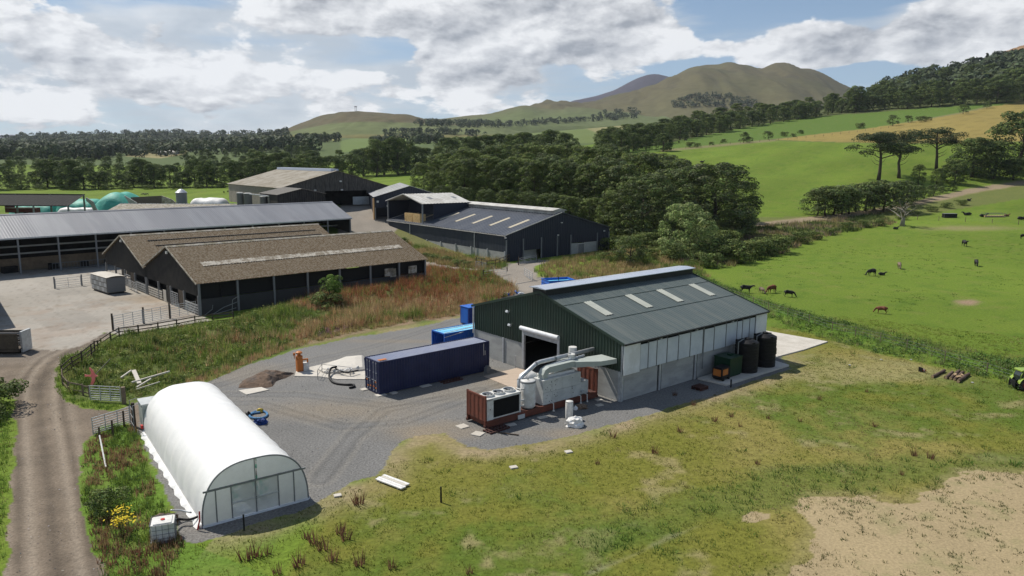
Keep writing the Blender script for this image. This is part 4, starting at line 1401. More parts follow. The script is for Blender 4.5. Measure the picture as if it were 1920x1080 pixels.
def lumpy(name, label, cat, pos, sx, sy, sz, m, seed=1, amp=.35, sub=3):
    bm = bmesh.new()
    bmesh.ops.create_icosphere(bm, subdivisions=sub, radius=1.0)
    for v in bm.verts:
        n = v.co.normalized()
        k = 1 + amp * float(vnoise(np.array([n.x * 3 + seed * 7]), np.array([n.y * 3 + n.z * 4]), 1.0, seed)[0]) + amp * .5 * float(vnoise(np.array([n.x * 8]), np.array([n.y * 8 + n.z * 7]), 1.0, seed + 3)[0])
        v.co = Vector((n.x * sx * k, n.y * sy * k, max(n.z * sz * k, -sz * .35) + sz * .35))
    me = bpy.data.meshes.new(name); bm.to_mesh(me); bm.free()
    me.materials.append(m)
    o = bpy.data.objects.new(name, me); o.location = pos; COL.objects.link(o)
    return tag(o, label, cat)


import bmesh
lumpy('white_bag', 'crumpled heap of white plastic wrap on the gravel beside the slim cylinder', 'plastic wrap', flat(1076, 798), .72, .55, .55, M_FOAM, 3, .28)
lumpy('brown_bag', 'crumpled brown paper sack lying by the flat rack near the shed', 'sack', flat(1088, 766), .5, .3, .3, mat('sack_brown', (0.24, 0.17, 0.12), rough=.8), 8, .5)
lumpy('white_scrap', 'small white scrap on the gravel by the brown sack', 'scrap', flat(1079, 768), .2, .2, .2, M_FOAM, 9, .5, 2)
for (a, c, rz, lab) in ((867, 800, .7, 'pale square slab left of the red brown end frame'), (896, 814, 1.1, 'pale square slab in front of the red brown end frame'), (958, 797, .5, 'grey square slab beside the pallet under the flat rack'),
                        (1017, 783, .5, 'grey square slab on the gravel under the silver unit'), (1123, 750, .5, 'pale flat scrap near the shed corner, upper of the two'), (1124, 760, .5, 'pale flat scrap near the shed corner, lower of the two')):
    q = flat(a, c); b = MB(); b.cbox((q.x, q.y, .03), (.8 if a < 1100 else .6, .8 if a < 950 else .45, .06), rz)
    tag(b.build('ground_slab', M_SLAB), lab, 'slab')
q = flat(931, 806)
pallet(q, .75, 'dark broken pallet on the gravel beside the flat rack', M_RUSTD, sx=2.0, sy=.9)
b = MB(); q2 = flat(945, 812); b.beam((q2.x - .8, q2.y + .1, .06), (q2.x + 1.1, q2.y - .5, .06), .1, .06); b.build('loose_board', M_DWOOD)
tag(bpy.data.objects['loose_board'], 'dark loose board beside the broken pallet', 'board')


# ---------------------------------------------------------------- orange pump, bladder, hoses, earth heap
pad = [flat(552, 706), flat(600, 707), flat(632, 712), flat(684, 712), flat(690, 690), flat(680, 670), flat(645, 672), flat(600, 685), flat(556, 695)]
tag(MB().prism([tuple(p.xy) for p in pad], -.1, .07).build('concrete_base', M_SLAB), kind='structure')
t = thing('pillow_tank', 'flat white pillow tank spread over the concrete base left of the navy container', 'pillow tank', (0, 0, 0))
pts = [flat(596, 695), flat(625, 684), flat(650, 674), flat(682, 671), flat(684, 696), flat(640, 701), flat(610, 702)]
c = sum(pts, Vector()) / len(pts)
b = MB(); ring = [c + (q - c) * 1.0 for q in pts]
vs = []; K = len(pts)
for (s, z) in ((1, .07), (1.0, .22), (.9, .40), (.6, .50), (.2, .53)):
    for q in pts:
        v = c + (q - c) * s; vs.append((v.x, v.y, z + R.uniform(-.02, .02)))
fs = [(r_ * K + i, r_ * K + (i + 1) % K, r_ * K + K + (i + 1) % K, r_ * K + K + i) for r_ in range(4) for i in range(K)] + [tuple(range(4 * K, 5 * K))]
b.add(vs, fs); b.build('bladder', mat('cream_fabric', (0.52, 0.49, 0.44), rough=.7, grain=.06, gs=1.5, bump=.02, bs=2), t, smooth=False)
b = MB()
for k in range(9):
    q = flat(618 + R.uniform(0, 60), 698 + R.uniform(-4, 6)); a = R.uniform(0, 3.1)
    b.tube([(q.x, q.y, .3), (q.x + .4 * math.cos(a), q.y + .2 * math.sin(a), .5), (q.x + .8 * math.cos(a), q.y + .5 * math.sin(a), .25)], .07, 6)
b.build('fold', M_FOAM, t)
b = MB()
rail = [flat(596, 712), flat(604, 700), flat(657, 706), flat(700, 706)]
for q in rail[:3]: b.cyl((q.x, q.y, 0), (q.x, q.y, .9), .03, n=6)
for z in (.45, .9): b.tube([(q.x, q.y, z) for q in rail[:3]], .025, 6)
tag(b.build('guard_rail', M_DGALV), 'low thin grey guard rail along the front of the concrete base', 'rail')

q = flat(562, 697)
t = thing('orange_pump', 'orange pump stand with round caps on the left corner of the concrete base', 'pump', (q.x, q.y, .07), .6)
t.scale = (.8, .8, .8)
b = MB(); b.box(-.35, .35, -.3, .3, 0, 1.55); b.build('column', M_ORANGE, t)
b = MB(); b.lathe([(.3, 1.55), (.42, 1.62), (.42, 1.85), (.3, 1.95)], n=16); b.lathe([(.2, 1.95), (.2, 2.15), (.38, 2.2), (.38, 2.35), (.2, 2.45)], n=16); b.build('cap', M_ORANGE, t)
b = MB(); b.tube([(.35, 0, 1.35), (1.0, 0, 1.35), (1.0, 0, .7)], .12, 8); b.build('outlet_arm', M_ORANGE, t)
b = MB(); b.box(.42, 1.1, -.3, .3, 0, .95); b.build('control_box', M_PWHITE, t)
b = MB(); b.lathe([(.14, 2.0), (.14, 2.3)], (-.55, .1, 0), 10); b.cyl((-.55, .1, 1.6), (-.55, .1, 2.0), .05, n=6); b.build('side_cap', M_ORANGE, t)


def hose(name, pix, r, m, label, z=None, n=8):
    pts = []
    for i, (a, c) in enumerate(pix):
        q = flat(a, c); pts.append(Vector((q.x, q.y, r + (z[i] if z else 0))))
    sm = []
    for i in range(len(pts) - 1):
        p0, p1, p2, p3 = pts[max(i - 1, 0)], pts[i], pts[i + 1], pts[min(i + 2, len(pts) - 1)]
        for k in range(4):
            u = k / 4
            sm.append(.5 * ((2 * p1) + (p2 - p0) * u + (2 * p0 - 5 * p1 + 4 * p2 - p3) * u * u + (3 * p1 - p0 - 3 * p2 + p3) * u ** 3))
    sm.append(pts[-1])
    b = MB(); b.tube(sm, r, n)
    return tag(b.build(name, m, smooth=True), label, 'hose')


hose('black_hose', [(632, 699), (620, 702), (618, 712), (628, 720), (648, 723), (662, 723), (664, 727), (655, 729)], .10, M_BLACK, 'thick black hose looping off the pillow tank onto the gravel', z=[.5, .45, .1, 0, 0, 0, 0, 0])
hose('black_hose', [(628, 698), (640, 704), (655, 706), (672, 702)], .07, M_BLACK, 'thin black hose lying across the white folds of the pillow tank', z=[.35, .35, .35, .35])
hose('blue_hose', [(470, 778), (478, 774), (490, 772), (500, 776), (500, 782), (490, 786), (476, 786), (468, 782), (474, 777), (488, 775)], .09, mat('light_blue_hose', (0.07, 0.22, 0.42), rough=.5), 'coil of light blue hose on the gravel beside the white polytunnel')
lumpy('blue_pump', 'small dark blue pump lying beside the coiled blue hose', 'pump', flat(488, 795), .45, .3, .35, mat('pump_blue', (0.02, 0.06, 0.25), rough=.5), 5, .6, 2)
lumpy('yellow_fitting', 'small yellow fitting lying on top of the coiled blue hose', 'fitting', flat(486, 773), .3, .15, .2, M_YELLOW, 6, .6, 2)
lumpy('black_bucket', 'small black bundle at the left end of the coiled blue hose', 'bundle', flat(466, 780), .22, .2, .25, M_BLACK, 7, .4, 2)


def heap(name, label, pix, h, m, seed, mixm=None):
    pts = [flat(a, c) for a, c in pix]
    c = sum(pts, Vector()) / len(pts)
    vs = []; K = 28; rings = 9
    # radial outline
    outl = []
    for k in range(K):
        f = k / K * len(pts); i = int(f); u = f - i
        outl.append(pts[i] * (1 - u) + pts[(i + 1) % len(pts)] * u)
    for r_ in range(rings):
        s = 1 - r_ / (rings - 1)
        for q in outl:
            v = c + (q - c) * s
            z = h * (1 - s ** 1.3)
            z *= 1 + .35 * float(fbm(np.array([v.x]), np.array([v.y]), .9, 3, seed)[0])
            z += .10 * float(vnoise(np.array([v.x]), np.array([v.y]), .25, seed)[0]) * (s < .98)
            vs.append((v.x, v.y, max(z, 0) - .03 * (s > .99)))
    fs = [(r_ * K + i, r_ * K + (i + 1) % K, r_ * K + K + (i + 1) % K, r_ * K + K + i) for r_ in range(rings - 1) for i in range(K)] + [tuple(range((rings - 1) * K, rings * K))]
    b = MB(); b.add(vs, fs)
    return tag(b.build(name, m), label, 'heap')


M_SOIL = mat('brown_soil', (0.125, 0.085, 0.06), rough=.95, grain=.35, gs=5, bump=.06, bs=5, col2=(0.09, 0.075, 0.065), s1=.8, amt=.9)
heap('soil_heap', 'rounded heap of brown and grey soil on the gravel left of the orange pump', [(445, 728), (450, 716), (470, 708), (505, 695), (528, 697), (553, 700), (540, 708), (520, 714), (510, 727), (480, 728)], .8, M_SOIL, 5)
b = MB(); b.prism([tuple(flat(a, c).xy) for a, c in ((447, 733), (462, 741), (504, 732), (490, 727))], 0, .07)
tag(b.build('manhole_slab', M_SLAB), 'flat cream concrete slab at the foot of the soil heap', 'slab')

# ---------------------------------------------------------------- polytunnel
TX, TY, TA = -17.0566, 37.6319, 2.2000
t = thing('polytunnel', 'white polytunnel with a clear glazed end and sliding doors on the gravel edge', 'polytunnel', (TX, TY, 0), TA)
TL, TW, TH = 17.3, 6.05, 3.38


def arch(s, W=TW, H=TH):
    """s 0..1 across the section, local y from 0 to -W"""
    a = math.pi * s
    c = math.cos(a); sn = math.sin(a)
    x = -W / 2 + (W / 2) * (abs(c) ** .72) * (1 if c > 0 else -1)
    z = H * (abs(sn) ** .80)
    return x, z


NS = 40
b = MB()
NX = 60
vs = []
for i in range(NX + 1):
    x = TL * i / NX
    bay = (x % 1.92) / 1.92
    sag = -.045 * math.sin(bay * math.pi)
    for k in range(NS + 1):
        y, z = arch(k / NS)
        cx = -TW / 2
        wr = .022 * math.sin(x * 9 + k * .9) * math.sin(k * .5 + x * 2.1)
        f = 1 + (sag + wr) / 3.0
        vs.append((x, cx + (y - cx) * f, z * f if z > .05 else z))
fs = [(i * (NS + 1) + k, i * (NS + 1) + k + 1, (i + 1) * (NS + 1) + k + 1, (i + 1) * (NS + 1) + k) for i in range(NX) for k in range(NS)]
b.add(vs, fs)
M_POLY = mat('white_poly_cover', (0.95, 0.95, 0.94), rough=.38, grain=.03, gs=1.2, bump=.02, bs=1.6, trans=.22, spec=.35, col2=(0.88, 0.88, 0.86), s1=.35, amt=.5)
M_FILM = mat('clear_film', (0.84, 0.88, 0.88), rough=.3, grain=.06, gs=1.5, bump=0, trans=.75, spec=.5)
M_FILMD = mat('door_film', (0.84, 0.88, 0.88), rough=.3, grain=.06, gs=1.5, bump=0, alpha=.42, spec=.5)
b.build('cover', M_POLY, t, smooth=True)
b = MB()
b.prism([(arch(k / NS)[0], arch(k / NS)[1]) for k in range(NS + 1)], -.02, .0, Matrix.Translation((TL, 0, 0)) @ Matrix(((0, 0, 1, 0), (1, 0, 0, 0), (0, 1, 0, 0), (0, 0, 0, 1))))
b.build('rear_end', M_POLY, t)
b = MB(); b.tube([(0, *arch(k / NS)) for k in range(NS + 1)], .045, 8); b.build('front_hoop', M_DGALV, t)
me = None
for i in range(1, 9):
    b = MB(); b.tube([(TL * i / 9, (arch(k / 20)[0] + TW / 2) * .985 - TW / 2, arch(k / 20)[1] * .98) for k in range(21)], .03, 6)
    b.build('hoop', M_GALV, t)
zr = 2.12


def ytoz(y):
    for k in range(0, 200):
        yy, z = arch(k / 400)
        if y > -TW / 2:
            if yy <= y: return z
    for k in range(200, 401):
        yy, z = arch(k / 400)
        if yy <= y: return z
    return 0.1


b = MB()
b.beam((-.03, -.12, zr - .06), (-.03, -TW + .12, zr - .06), .06, .10); b.build('rail', M_DGALV, t)
b = MB()
cols = [-.78, -1.62, -2.98, -4.28, -5.20]
for y in cols:
    b = MB(); b.beam((-.02, y, .0), (-.02, y, min(ytoz(y), zr)), .06, .07); b.build('door_post', M_DGALV, t)
b = MB(); b.beam((-.02, -2.98, zr), (-.02, -2.98, TH - .03), .04, .05); b.build('centre_post', M_DGALV, t)
ys = [-.03] + cols + [-TW + .03]
# glazed panels
for a, c in zip(ys[:-1], ys[1:]):
    b = MB(); n = 8
    top = [(0.0, a + (c - a) * k / n, min(ytoz(a + (c - a) * k / n) - .03, zr - .1)) for k in range(n + 1)]
    b.poly([(0.0, a, .1), (0.0, c, .1)] + top[::-1])
    b.build('glazed_panel', M_FILMD if a < -1.5 and c > -4.4 else M_FILM, t)
for k0, (a, c) in enumerate(((0, -TW / 2), (-TW / 2, -TW))):
    b = MB(); pl = []
    for k in range(0, 401):
        y, z = arch(k / 400)
        if z > zr and min(a, c) <= y <= max(a, c): pl.append((0.01, y, z - .02))
    b.poly(pl + [(0.01, pl[-1][1], zr), (0.01, pl[0][1], zr)])
    b.build('top_glazing', M_FILM, t)
b = MB()
for (a, c) in ((-1.62, -2.98), (-2.98, -4.28)): b.beam((-.04, a, 1.0), (-.04, c, 1.0), .03, .05)
b.build('mid_rail', M_GALV, t)
b = MB(); b.beam((-.03, 0, .06), (-.03, -TW, .06), .1, .12); b.beam((0, .04, .05), (TL, .04, .05), .12, .12); b.beam((0, -TW - .04, .05), (TL, -TW - .04, .05), .12, .12)
b.build('base_rail', M_WHITE, t)
b = MB()
vs = []
for i in range(41):
    x = TL * i / 40; w = .28 + .07 * math.sin(i * 1.7)
    vs += [(x, .05, .28), (x, .05 + w, .02)]
b.add(vs, [(2 * i, 2 * i + 1, 2 * i + 3, 2 * i + 2) for i in range(40)])
b.build('skirt', M_POLY, t)
b = MB(); b.tube([(-.15, .3, .05), (-.15, .15, .6), (.05, .1, 1.0)], .05, 6); b.build('red_clip', M_RED, t)
tag(MB().prism([(-.0, -.3), (TL, -.3), (TL, -TW + .3), (0, -TW + .3)], .0, .03, Matrix.Translation((TX, TY, 0)) @ Matrix.Rotation(TA, 4, 'Z')).build('tunnel_floor', mat('white_ground_sheet', (0.55, 0.55, 0.52), rough=.8)), kind='structure')


def TU(x, y, z=0.0):
    c, s = math.cos(TA), math.sin(TA)
    return Vector((TX + c * x - s * y, TY + s * x + c * y, z))


# racks of pots inside, seen dimly through the doors
for i, y in enumerate((-1.75, -3.5)):
    t2 = thing('plant_rack', ('left' if i == 0 else 'right') + ' hand tall rack of pale green trays behind the polytunnel doors', 'rack', TU(1.2, y).to_tuple(), TA)
    b = MB()
    for x in (0, 3.2):
        for yy in (0, -.7): b.beam((x, yy, 0), (x, yy, 2.0), .05, .05)
    for z in (.5, 1.2, 1.9): b.box(0, 3.2, -.7, 0, z - .04, z)
    b.build('frame', M_PWHITE, t2)
    me = MB().lathe([(.09, 0), (.12, .18)], n=8).mesh('tray', mat('pale_green_tray', (0.16, 0.50, 0.36), rough=.6))
    for z in (.5, 1.2, 1.9):
        for k in range(9): inst('tray', me, t2, (.1 + k * .36, -.15 - .4 * (k % 2), z))
lumpy('white_sack', 'pale sack on the floor behind the polytunnel doors', 'sack', TU(.9, -2.3), .6, .4, .35, M_FOAM, 2, .3, 2)
q = flat(737, 907); q1 = flat(715, 898); q2 = flat(760, 915)
t = thing('plank_stack', 'short stack of pale planks lying on the grass right of the polytunnel', 'planks', (q.x, q.y, 0), math.atan2(q2.y - q1.y, q2.x - q1.x))
for k in range(4):
    b = MB(); L_ = 1.15 + .06 * (k % 2); b.box(-L_, L_ - .05 * k, -.44 + k * .22, -.44 + k * .22 + .20, .10, .17); b.build('plank', M_FOAM if k != 2 else M_PWOOD, t)
for x in (-.8, .8):
    b = MB(); b.box(x - .05, x + .05, -.42, .42, 0, .10); b.build('bearer', M_PWOOD, t)
b = MB(); q = flat(827, 942); b.cyl((q.x, q.y, 0), (q.x, q.y, 1.0), .06, .05, n=8); tag(b.build('wooden_post', M_BLACKM), 'single dark post standing alone in the rough grass below the white plank stack', 'post')
b = MB(); q = flat(458, 995); b.cyl((q.x, q.y, 0), (q.x, q.y, .95), .05, n=8); tag(b.build('wooden_post', M_BLACKM), 'dark post standing in front of the polytunnel doors', 'post')
for (a, c, s, lab) in ((633, 930, .45, 'small grey stone slab in the grass right of the polytunnel'), (963, 877, .5, 'small grey slab in the grass below the flat rack'), (1066, 848, .5, 'small grey slab on the bare earth below the white plastic heap')):
    q = flat(a, c); b = MB(); b.cbox((q.x, q.y, .04), (s, s * .8, .09), .4); tag(b.build('stone_slab', M_SLAB), lab, 'slab')

# IBC tank
q = flat(308, 1010)
t = thing('ibc_tank', 'white caged water cube standing by the front corner of the polytunnel', 'water cube', (q.x, q.y, 0), .36)
b = MB(); b.prism([(-.48, -.56), (.48, -.56), (.56, -.48), (.56, .48), (.48, .56), (-.48, .56), (-.56, .48), (-.56, -.48)], .16, 1.06); b.prism([(-.45, -.45), (.45, -.45), (.45, .45), (-.45, .45)], 1.06, 1.11); b.build('bottle', M_PWHITE, t)
b = MB()
for k in range(5):
    x = -.6 + k * .3
    for s in (-.6, .6): b.cyl((x, s, .14), (x, s, 1.1), .012, n=5); b.cyl((s, x, .14), (s, x, 1.1), .012, n=5)
for z in (.3, .55, .8, 1.1):
    b.tube([(-.6, -.6, z), (.6, -.6, z), (.6, .6, z), (-.6, .6, z), (-.6, -.6, z)], .012, 5)
b.build('cage', M_DGALV, t)
b = MB(); b.box(-.6, .6, -.6, .6, .02, .14); b.build('pallet_base', M_DGALV, t)
b = MB(); b.lathe([(.11, 1.1), (.11, 1.15)], n=12); b.build('cap', M_RED, t)
hose('black_pipe', [(325, 992), (338, 985), (356, 984), (372, 980)], .07, M_BLACK, 'black pipe running from the caged water cube to the polytunnel', z=[.5, .3, .25, .3])
hose('grey_pipe', [(322, 980), (340, 974), (360, 975)], .05, M_GALV, 'thin grey pipe above the black one by the polytunnel corner', z=[.7, .5, .4])
lumpy('soil_mound', 'small mound of brown soil behind the caged water cube', 'soil', flat(308, 980), .7, .5, .4, M_SOIL, 12, .3)

# ---------------------------------------------------------------- the old farmstead
M_ASB = mat('mossy_fibre_cement', (0.168, 0.138, 0.100), rough=.95, col2=(0.088, 0.058, 0.028), s1=3.4, amt=.9, lo=.42, hi=.58, grain=.5, gs=7, bump=.02, bs=5)
M_ASB2 = mat('pale_fibre_cement', (0.36, 0.335, 0.29), rough=.95, col2=(0.20, 0.175, 0.12), s1=1.2, amt=.9, lo=.38, hi=.62, grain=.4, gs=4, bump=.01)
M_SHEETW = mat('weathered_rooflight', (0.40, 0.37, 0.32), rough=.9, col2=(0.18, 0.15, 0.11), s1=1.4, amt=.9, lo=.42, hi=.6, grain=.3, gs=4, bump=0)
M_DKCLAD = mat('dark_boarding', (0.022, 0.021, 0.020), rough=.85, col2=(0.036, 0.032, 0.028), s1=.8, amt=.8, grain=.25, gs=4, bump=0)
M_GREYROOF = mat('grey_steel_roof', (0.20, 0.203, 0.218), rough=.45, metal=.0, grain=.07, gs=.9, bump=0, col2=(0.25, 0.255, 0.27), s1=.5, amt=.8, stretch=(.8, .1, .1), obj=True)
M_NVROOF = mat('slate_blue_roof', (0.058, 0.066, 0.084), rough=.45, grain=.12, gs=1.2, bump=0, col2=(0.088, 0.096, 0.112), s1=.7, amt=.7, stretch=(.15, 1.4, .15), obj=True)
M_NVCLAD = mat('slate_blue_cladding', (0.034, 0.042, 0.058), rough=.6, grain=.10, gs=.8, bump=0, col2=(0.052, 0.06, 0.07), s1=.3)
M_NVDARK = mat('navy_cladding', (0.018, 0.023, 0.038), rough=.6, grain=.1, gs=.8, bump=0)
M_PALEROOF = mat('pale_steel_roof', (0.50, 0.49, 0.46), rough=.6, grain=.10, gs=.7, bump=0, col2=(0.33, 0.31, 0.28), s1=.5, amt=.8)
M_CREAMROOF = mat('stained_cream_roof', (0.33, 0.30, 0.25), rough=.85, grain=.15, gs=.8, bump=0, col2=(0.22, 0.19, 0.14), s1=.35, amt=.8)
M_BLUECAP = mat('pale_blue_cap', (0.40, 0.45, 0.55), rough=.5, grain=.05, bump=0)
M_BOARD = mat('grey_boarding', (0.095, 0.088, 0.078), rough=.9, col2=(0.045, 0.042, 0.038), s1=1.6, amt=.9, grain=.35, gs=3, bump=0, stretch=(2.5, 2.5, .4))
M_TANRL = mat('tan_rooflight', (0.44, 0.39, 0.29), rough=.6, grain=.08, gs=1, bump=0)
M_STRAW = mat('straw', (0.60, 0.42, 0.20), rough=.95, grain=.3, gs=9, bump=.04, col2=(0.34, 0.22, 0.09), s1=2)
M_GREENS = mat('green_silage_sheet', (0.045, 0.30, 0.23), rough=.6, grain=.25, gs=1.2, bump=.10, bs=1.3, col2=(0.10, 0.38, 0.31), s1=.5, amt=.7)
M_TANKC = mat('grey_tank', (0.13, 0.13, 0.12), rough=.85, grain=.2, gs=2, bump=0)


def gable(t, L, W, he, hr, roofm, capm=None, pitch=.45, zb=0.0, gwall=None, swall=None, gz=2.4, sz=2.4, ov=.35, dep=.045, wholegable=False, ends=(1, 1), sides=(1, 1), zlow=-1.5, axis=0):
    """a gabled farm building in its own frame: length x, width y"""
    sl = (hr - he) / (W / 2)
    slope = math.hypot(W / 2 + ov, sl * (W / 2 + ov))
    res = []
    for side in (0, 1):
        b = MB(); y0 = -ov if side == 0 else W + ov
        d = Vector((0, 1 if side == 0 else -1, sl)).normalized(); n = Vector((0, -sl if side == 0 else sl, 1)).normalized()
        b.corr((-ov, y0, he - ov * sl + .02), (1, 0, 0), d, n, L + 2 * ov, 0, slope, pitch, dep)
        res.append(b.build('roof_sheeting', roofm, t))
    top = lambda y: he + sl * min(y, W - y)
    for i, x in enumerate((0, L)):
        if gwall and ends[i]:
            b = MB(); b.corr((x, 0, 0), (0, 1, 0), (0, 0, 1), (-1 if i == 0 else 1, 0, 0), W, gz, lambda u: top(u) - .05, .5, .04); b.build('gable_cladding', gwall, t)
    for i, y in enumerate((0, W)):
        if swall and sides[i]:
            b = MB(); b.corr((0, y, 0), (1, 0, 0), (0, 0, 1), (0, -1 if i == 0 else 1, 0), L, sz, he - .05, .5, .04); b.build('side_cladding', swall, t)
    if capm:
        b = MB(); b.prism([(-.35, -.35 * sl), (0, 0.04), (.35, -.35 * sl), (.35, -.35 * sl + .05), (0, .10), (-.35, -.35 * sl + .05)], -ov, L + ov, Matrix.Translation((0, W / 2, hr + .05)) @ Matrix.Rotation(math.pi / 2, 4, 'Z') @ Matrix.Rotation(math.pi / 2, 4, 'X'))
        b.build('ridge_cap', capm, t)
    return sl


def posts(t, xs, y, z0, z1, m, w=.22, name='post', along='x'):
    me = MB().box(-w / 2, w / 2, -w / 2, w / 2, z0, z1).mesh(name, m)
    for x in xs: inst(name, me, t, (x, y, 0) if along == 'x' else (y, x, 0))


def gate(name, label, a, c, h=1.15, m=None, bars=6, group=None, z=None, stiles=2, par=None, cat='gate', post=None):
    m = m or M_GALV
    a = Vector(a); c = Vector(c)
    if a.z == 0 and z is None: a.z = hz1(a.x, a.y); c.z = hz1(c.x, c.y)
    d = c - a; L = math.hypot(d.x, d.y); rz = math.atan2(d.y, d.x)
    t = thing(name, label, cat, a.to_tuple(), rz, group) if par is None else par
    dz = (c.z - a.z)
    for k in range(bars):
        zz = .15 + (h - .15) * (k / (bars - 1)) ** 1.15
        b = MB(); b.beam((0, 0, zz), (L, 0, zz + dz), .045, .05); b.build('rail', m, t)
    for k in range(stiles + 2):
        x = L * k / (stiles + 1)
        b = MB(); b.beam((x, .005, .08 + dz * k / (stiles + 1)), (x, .005, h + .03 + dz * k / (stiles + 1)), .05, .055); b.build('stile', m, t)
    if post:
        for x in (-.15, L + .15):
            b = MB(); b.cyl((x, 0, -.3), (x, 0, h + .35 + (dz if x > 0 else 0)), .11, n=8); b.build('gate_post', post, t)
    return t


# ---- twin old barns with mossy roofs
A0 = flat(375, 592); AY = .76


def AL(l, w, z=0.0):
    c, s = math.cos(AY), math.sin(AY)
    return Vector((A0.x + c * l - s * w, A0.y + s * l + c * w, z))


def old_barn(name, label, w0, W, he, hr, L, front):
    p = AL(0, w0)
    t = thing(name, label, 'barn', p.to_tuple(), AY)
    sl = gable(t, L, W, he, hr, M_ASB, M_ASB2, pitch=.38, gwall=M_DKCLAD, gz=2.5, ov=.3, dep=.06, ends=(1, 0))
    b = MB()
    for (ya, yb) in ((-.3, W / 2), (W + .3, W / 2)):
        b2 = MB(); b2.beam((-.38, ya, he - .3 * sl + .04), (-.38, yb, hr + .06), .08, .2); b2.build('barge_board', M_ASB2, t)
    # end and back walls
    b = MB(); b.box(L - .1, L, 0, W, -.5, he); b.add([(L - .05, 0, he), (L - .05, W, he), (L - .05, W / 2, hr)], [(0, 1, 2)]); b.build('rear_wall', M_DKCLAD, t)
    b = MB(); b.cbox((-.25, W / 2, hr - .8), (.2, .5, .35)); b.build('floodlight', M_PWHITE, t)
    return t, sl


tA, slA = old_barn('old_barn', 'near old barn with mossy corrugated roof and pale strip of weathered sheets', 0, 20.3, 4.3, 8.1, 36.5, None)
tB, slB = old_barn('old_barn', 'rear old barn of the twin pair with dark lines along its mossy roof', 20.6, 20.6, 4.1, 7.95, 34.0, None)
n = Vector((0, -slA, 1)).normalized(); d = Vector((0, 1, slA)).normalized()
for k in range(16):
    b = MB(); o = Vector((2.3 + k * 2.03, 3.95, 4.3 + slA * 3.95)) + n * .09
    b.corr(o, (1, 0, 0), d, n, 2.0, 0, 1.15 + R.uniform(-.05, .05), .38, .05)
    b.build('pale_sheet', M_SHEETW, tA)
nB = Vector((0, -slB, 1)).normalized()
for (y, a, c) in ((4.4, 4.5, 32.8), (6.2, 3.6, 32.6), (8.0, 3.0, 32.4)):
    b = MB(); b.box(a, c, y - .14, y + .14, 4.1 + slB * y + .02, 4.1 + slB * y + .13); b.build('roof_slot', M_BLKTRIM, tB)
b = MB(); b.corr(Vector((3.2, 1.3, 4.1 + slB * 1.3)) + nB * .09, (1, 0, 0), Vector((0, 1, slB)), nB, 2.4, 0, 1.5, .38, .05); b.build('pale_sheet', M_SHEETW, tB)
# long side wall of the near barn
b = MB(); b.box(.0, 36.4, .02, .16, -.4, 2.1); b.build('side_wall', mat('dark_block_wall', (0.042, 0.042, 0.044), rough=.9, grain=.2, gs=2, bump=0), tA)
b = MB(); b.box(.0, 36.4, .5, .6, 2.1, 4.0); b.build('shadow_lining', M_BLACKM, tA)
posts(tA, [.1, 5.15, 10.3, 15.4, 20.6, 25.9, 31.2, 36.3], -.02, -.4, 4.25, M_DGALV, .24)
for x in (28.5, 33.0):
    b = MB(); b.box(x, x + 1.6, -.04, .0, 2.2, 3.4); b.build('side_window', M_SHEETW, tA)
b = MB(); b.box(29.5, 30.6, -.04, .0, 2.0, 3.3); b.build('pale_patch', M_ASB2, tA)
for tt, W, off in ((tA, 20.3, 0), (tB, 20.6, 1)):
    # front gable: posts, dark openings, boards and hurdles
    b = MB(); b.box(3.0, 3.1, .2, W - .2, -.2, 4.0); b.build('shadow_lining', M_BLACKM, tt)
    posts(tt, [.12, 5.2, 10.2, 15.2, W - .12], 0.0, -.1, 2.6, M_DGALV, .24, along='y')
    for (a, c, h, m) in ((5.4, 7.3, 2.5, M_DWOOD), (10.4, 12.2, 2.5, M_DKCLAD), (12.2, 13.4, 1.7, M_PWOOD)):
        for k in range(int((c - a) / .3)):
            b = MB(); b.box(-.06, -.02, a + k * .3, a + k * .3 + .285, .05, h); b.build('board', m, tt)
    for (a, c) in ((.4, 4.9), (13.8, 19.6)):
        for k in range(4):
            b = MB(); b.box(-.09, -.04, a, c, .15 + k * .34, .40 + k * .34 - .03); b.build('hurdle_board', M_CONCP if (a < 1) else M_PWOOD, tt)
gate('metal_gate', 'grey tube gate in the doorway of the near old barn', AL(-.1, 7.4), AL(-.1, 10.2), 1.9, bars=8, z=0)
gate('metal_gate', 'grey tube gate in the doorway of the rear old barn', AL(-.1, 28.0), AL(-.1, 30.8), 1.9, bars=8, z=0)
gate('metal_hurdle', 'grey slatted hurdle between the doorways of the twin old barns', AL(-.9, 22.3), AL(-.7, 27.0), 1.5, bars=7, z=0, cat='hurdle')

# ---- long open fronted shed with grey steel roof
LS = flat(657, 408, 6.5); LY_ = .8014
t = thing('long_cattle_shed', 'long open fronted cattle shed with plain grey steel roof behind the old barns', 'shed', (LS.x - math.cos(LY_) * 92, LS.y - math.sin(LY_) * 92, 0), LY_)
LL = 92.0; LW = 16.6; lhe, lhr = 6.5, 9.85
sl = gable(t, LL, LW, lhe, lhr, M_GREYROOF, M_GREYROOF, pitch=.45, ov=.4, dep=.010, swall=None, gwall=M_DKCLAD, gz=4.2, ends=(0, 1))
b = MB(); b.box(-.2, LL + .2, -.50, -.42, lhe - .32, lhe - .05); b.build('gutter', M_GALV, t)
posts(t, [LL - .1 - 6.1 * k for k in range(15)], 0.0, -.2, lhe - .2, M_DGALV, .26)
b = MB(); b.box(0, LL, LW - .2, LW, 0, lhe); b.build('rear_wall', M_DKCLAD, t)
b = MB(); b.box(LL - .2, LL, .2, LW, 0, lhe); b.build('end_wall', M_DKCLAD, t)
b = MB()
b.box(0, LL, 5.6, 5.8, -.1, 2.2); b.build('inner_wall', mat('brown_inner_wall', (0.20, 0.15, 0.10), rough=.9, grain=.3, gs=1, bump=0), t)
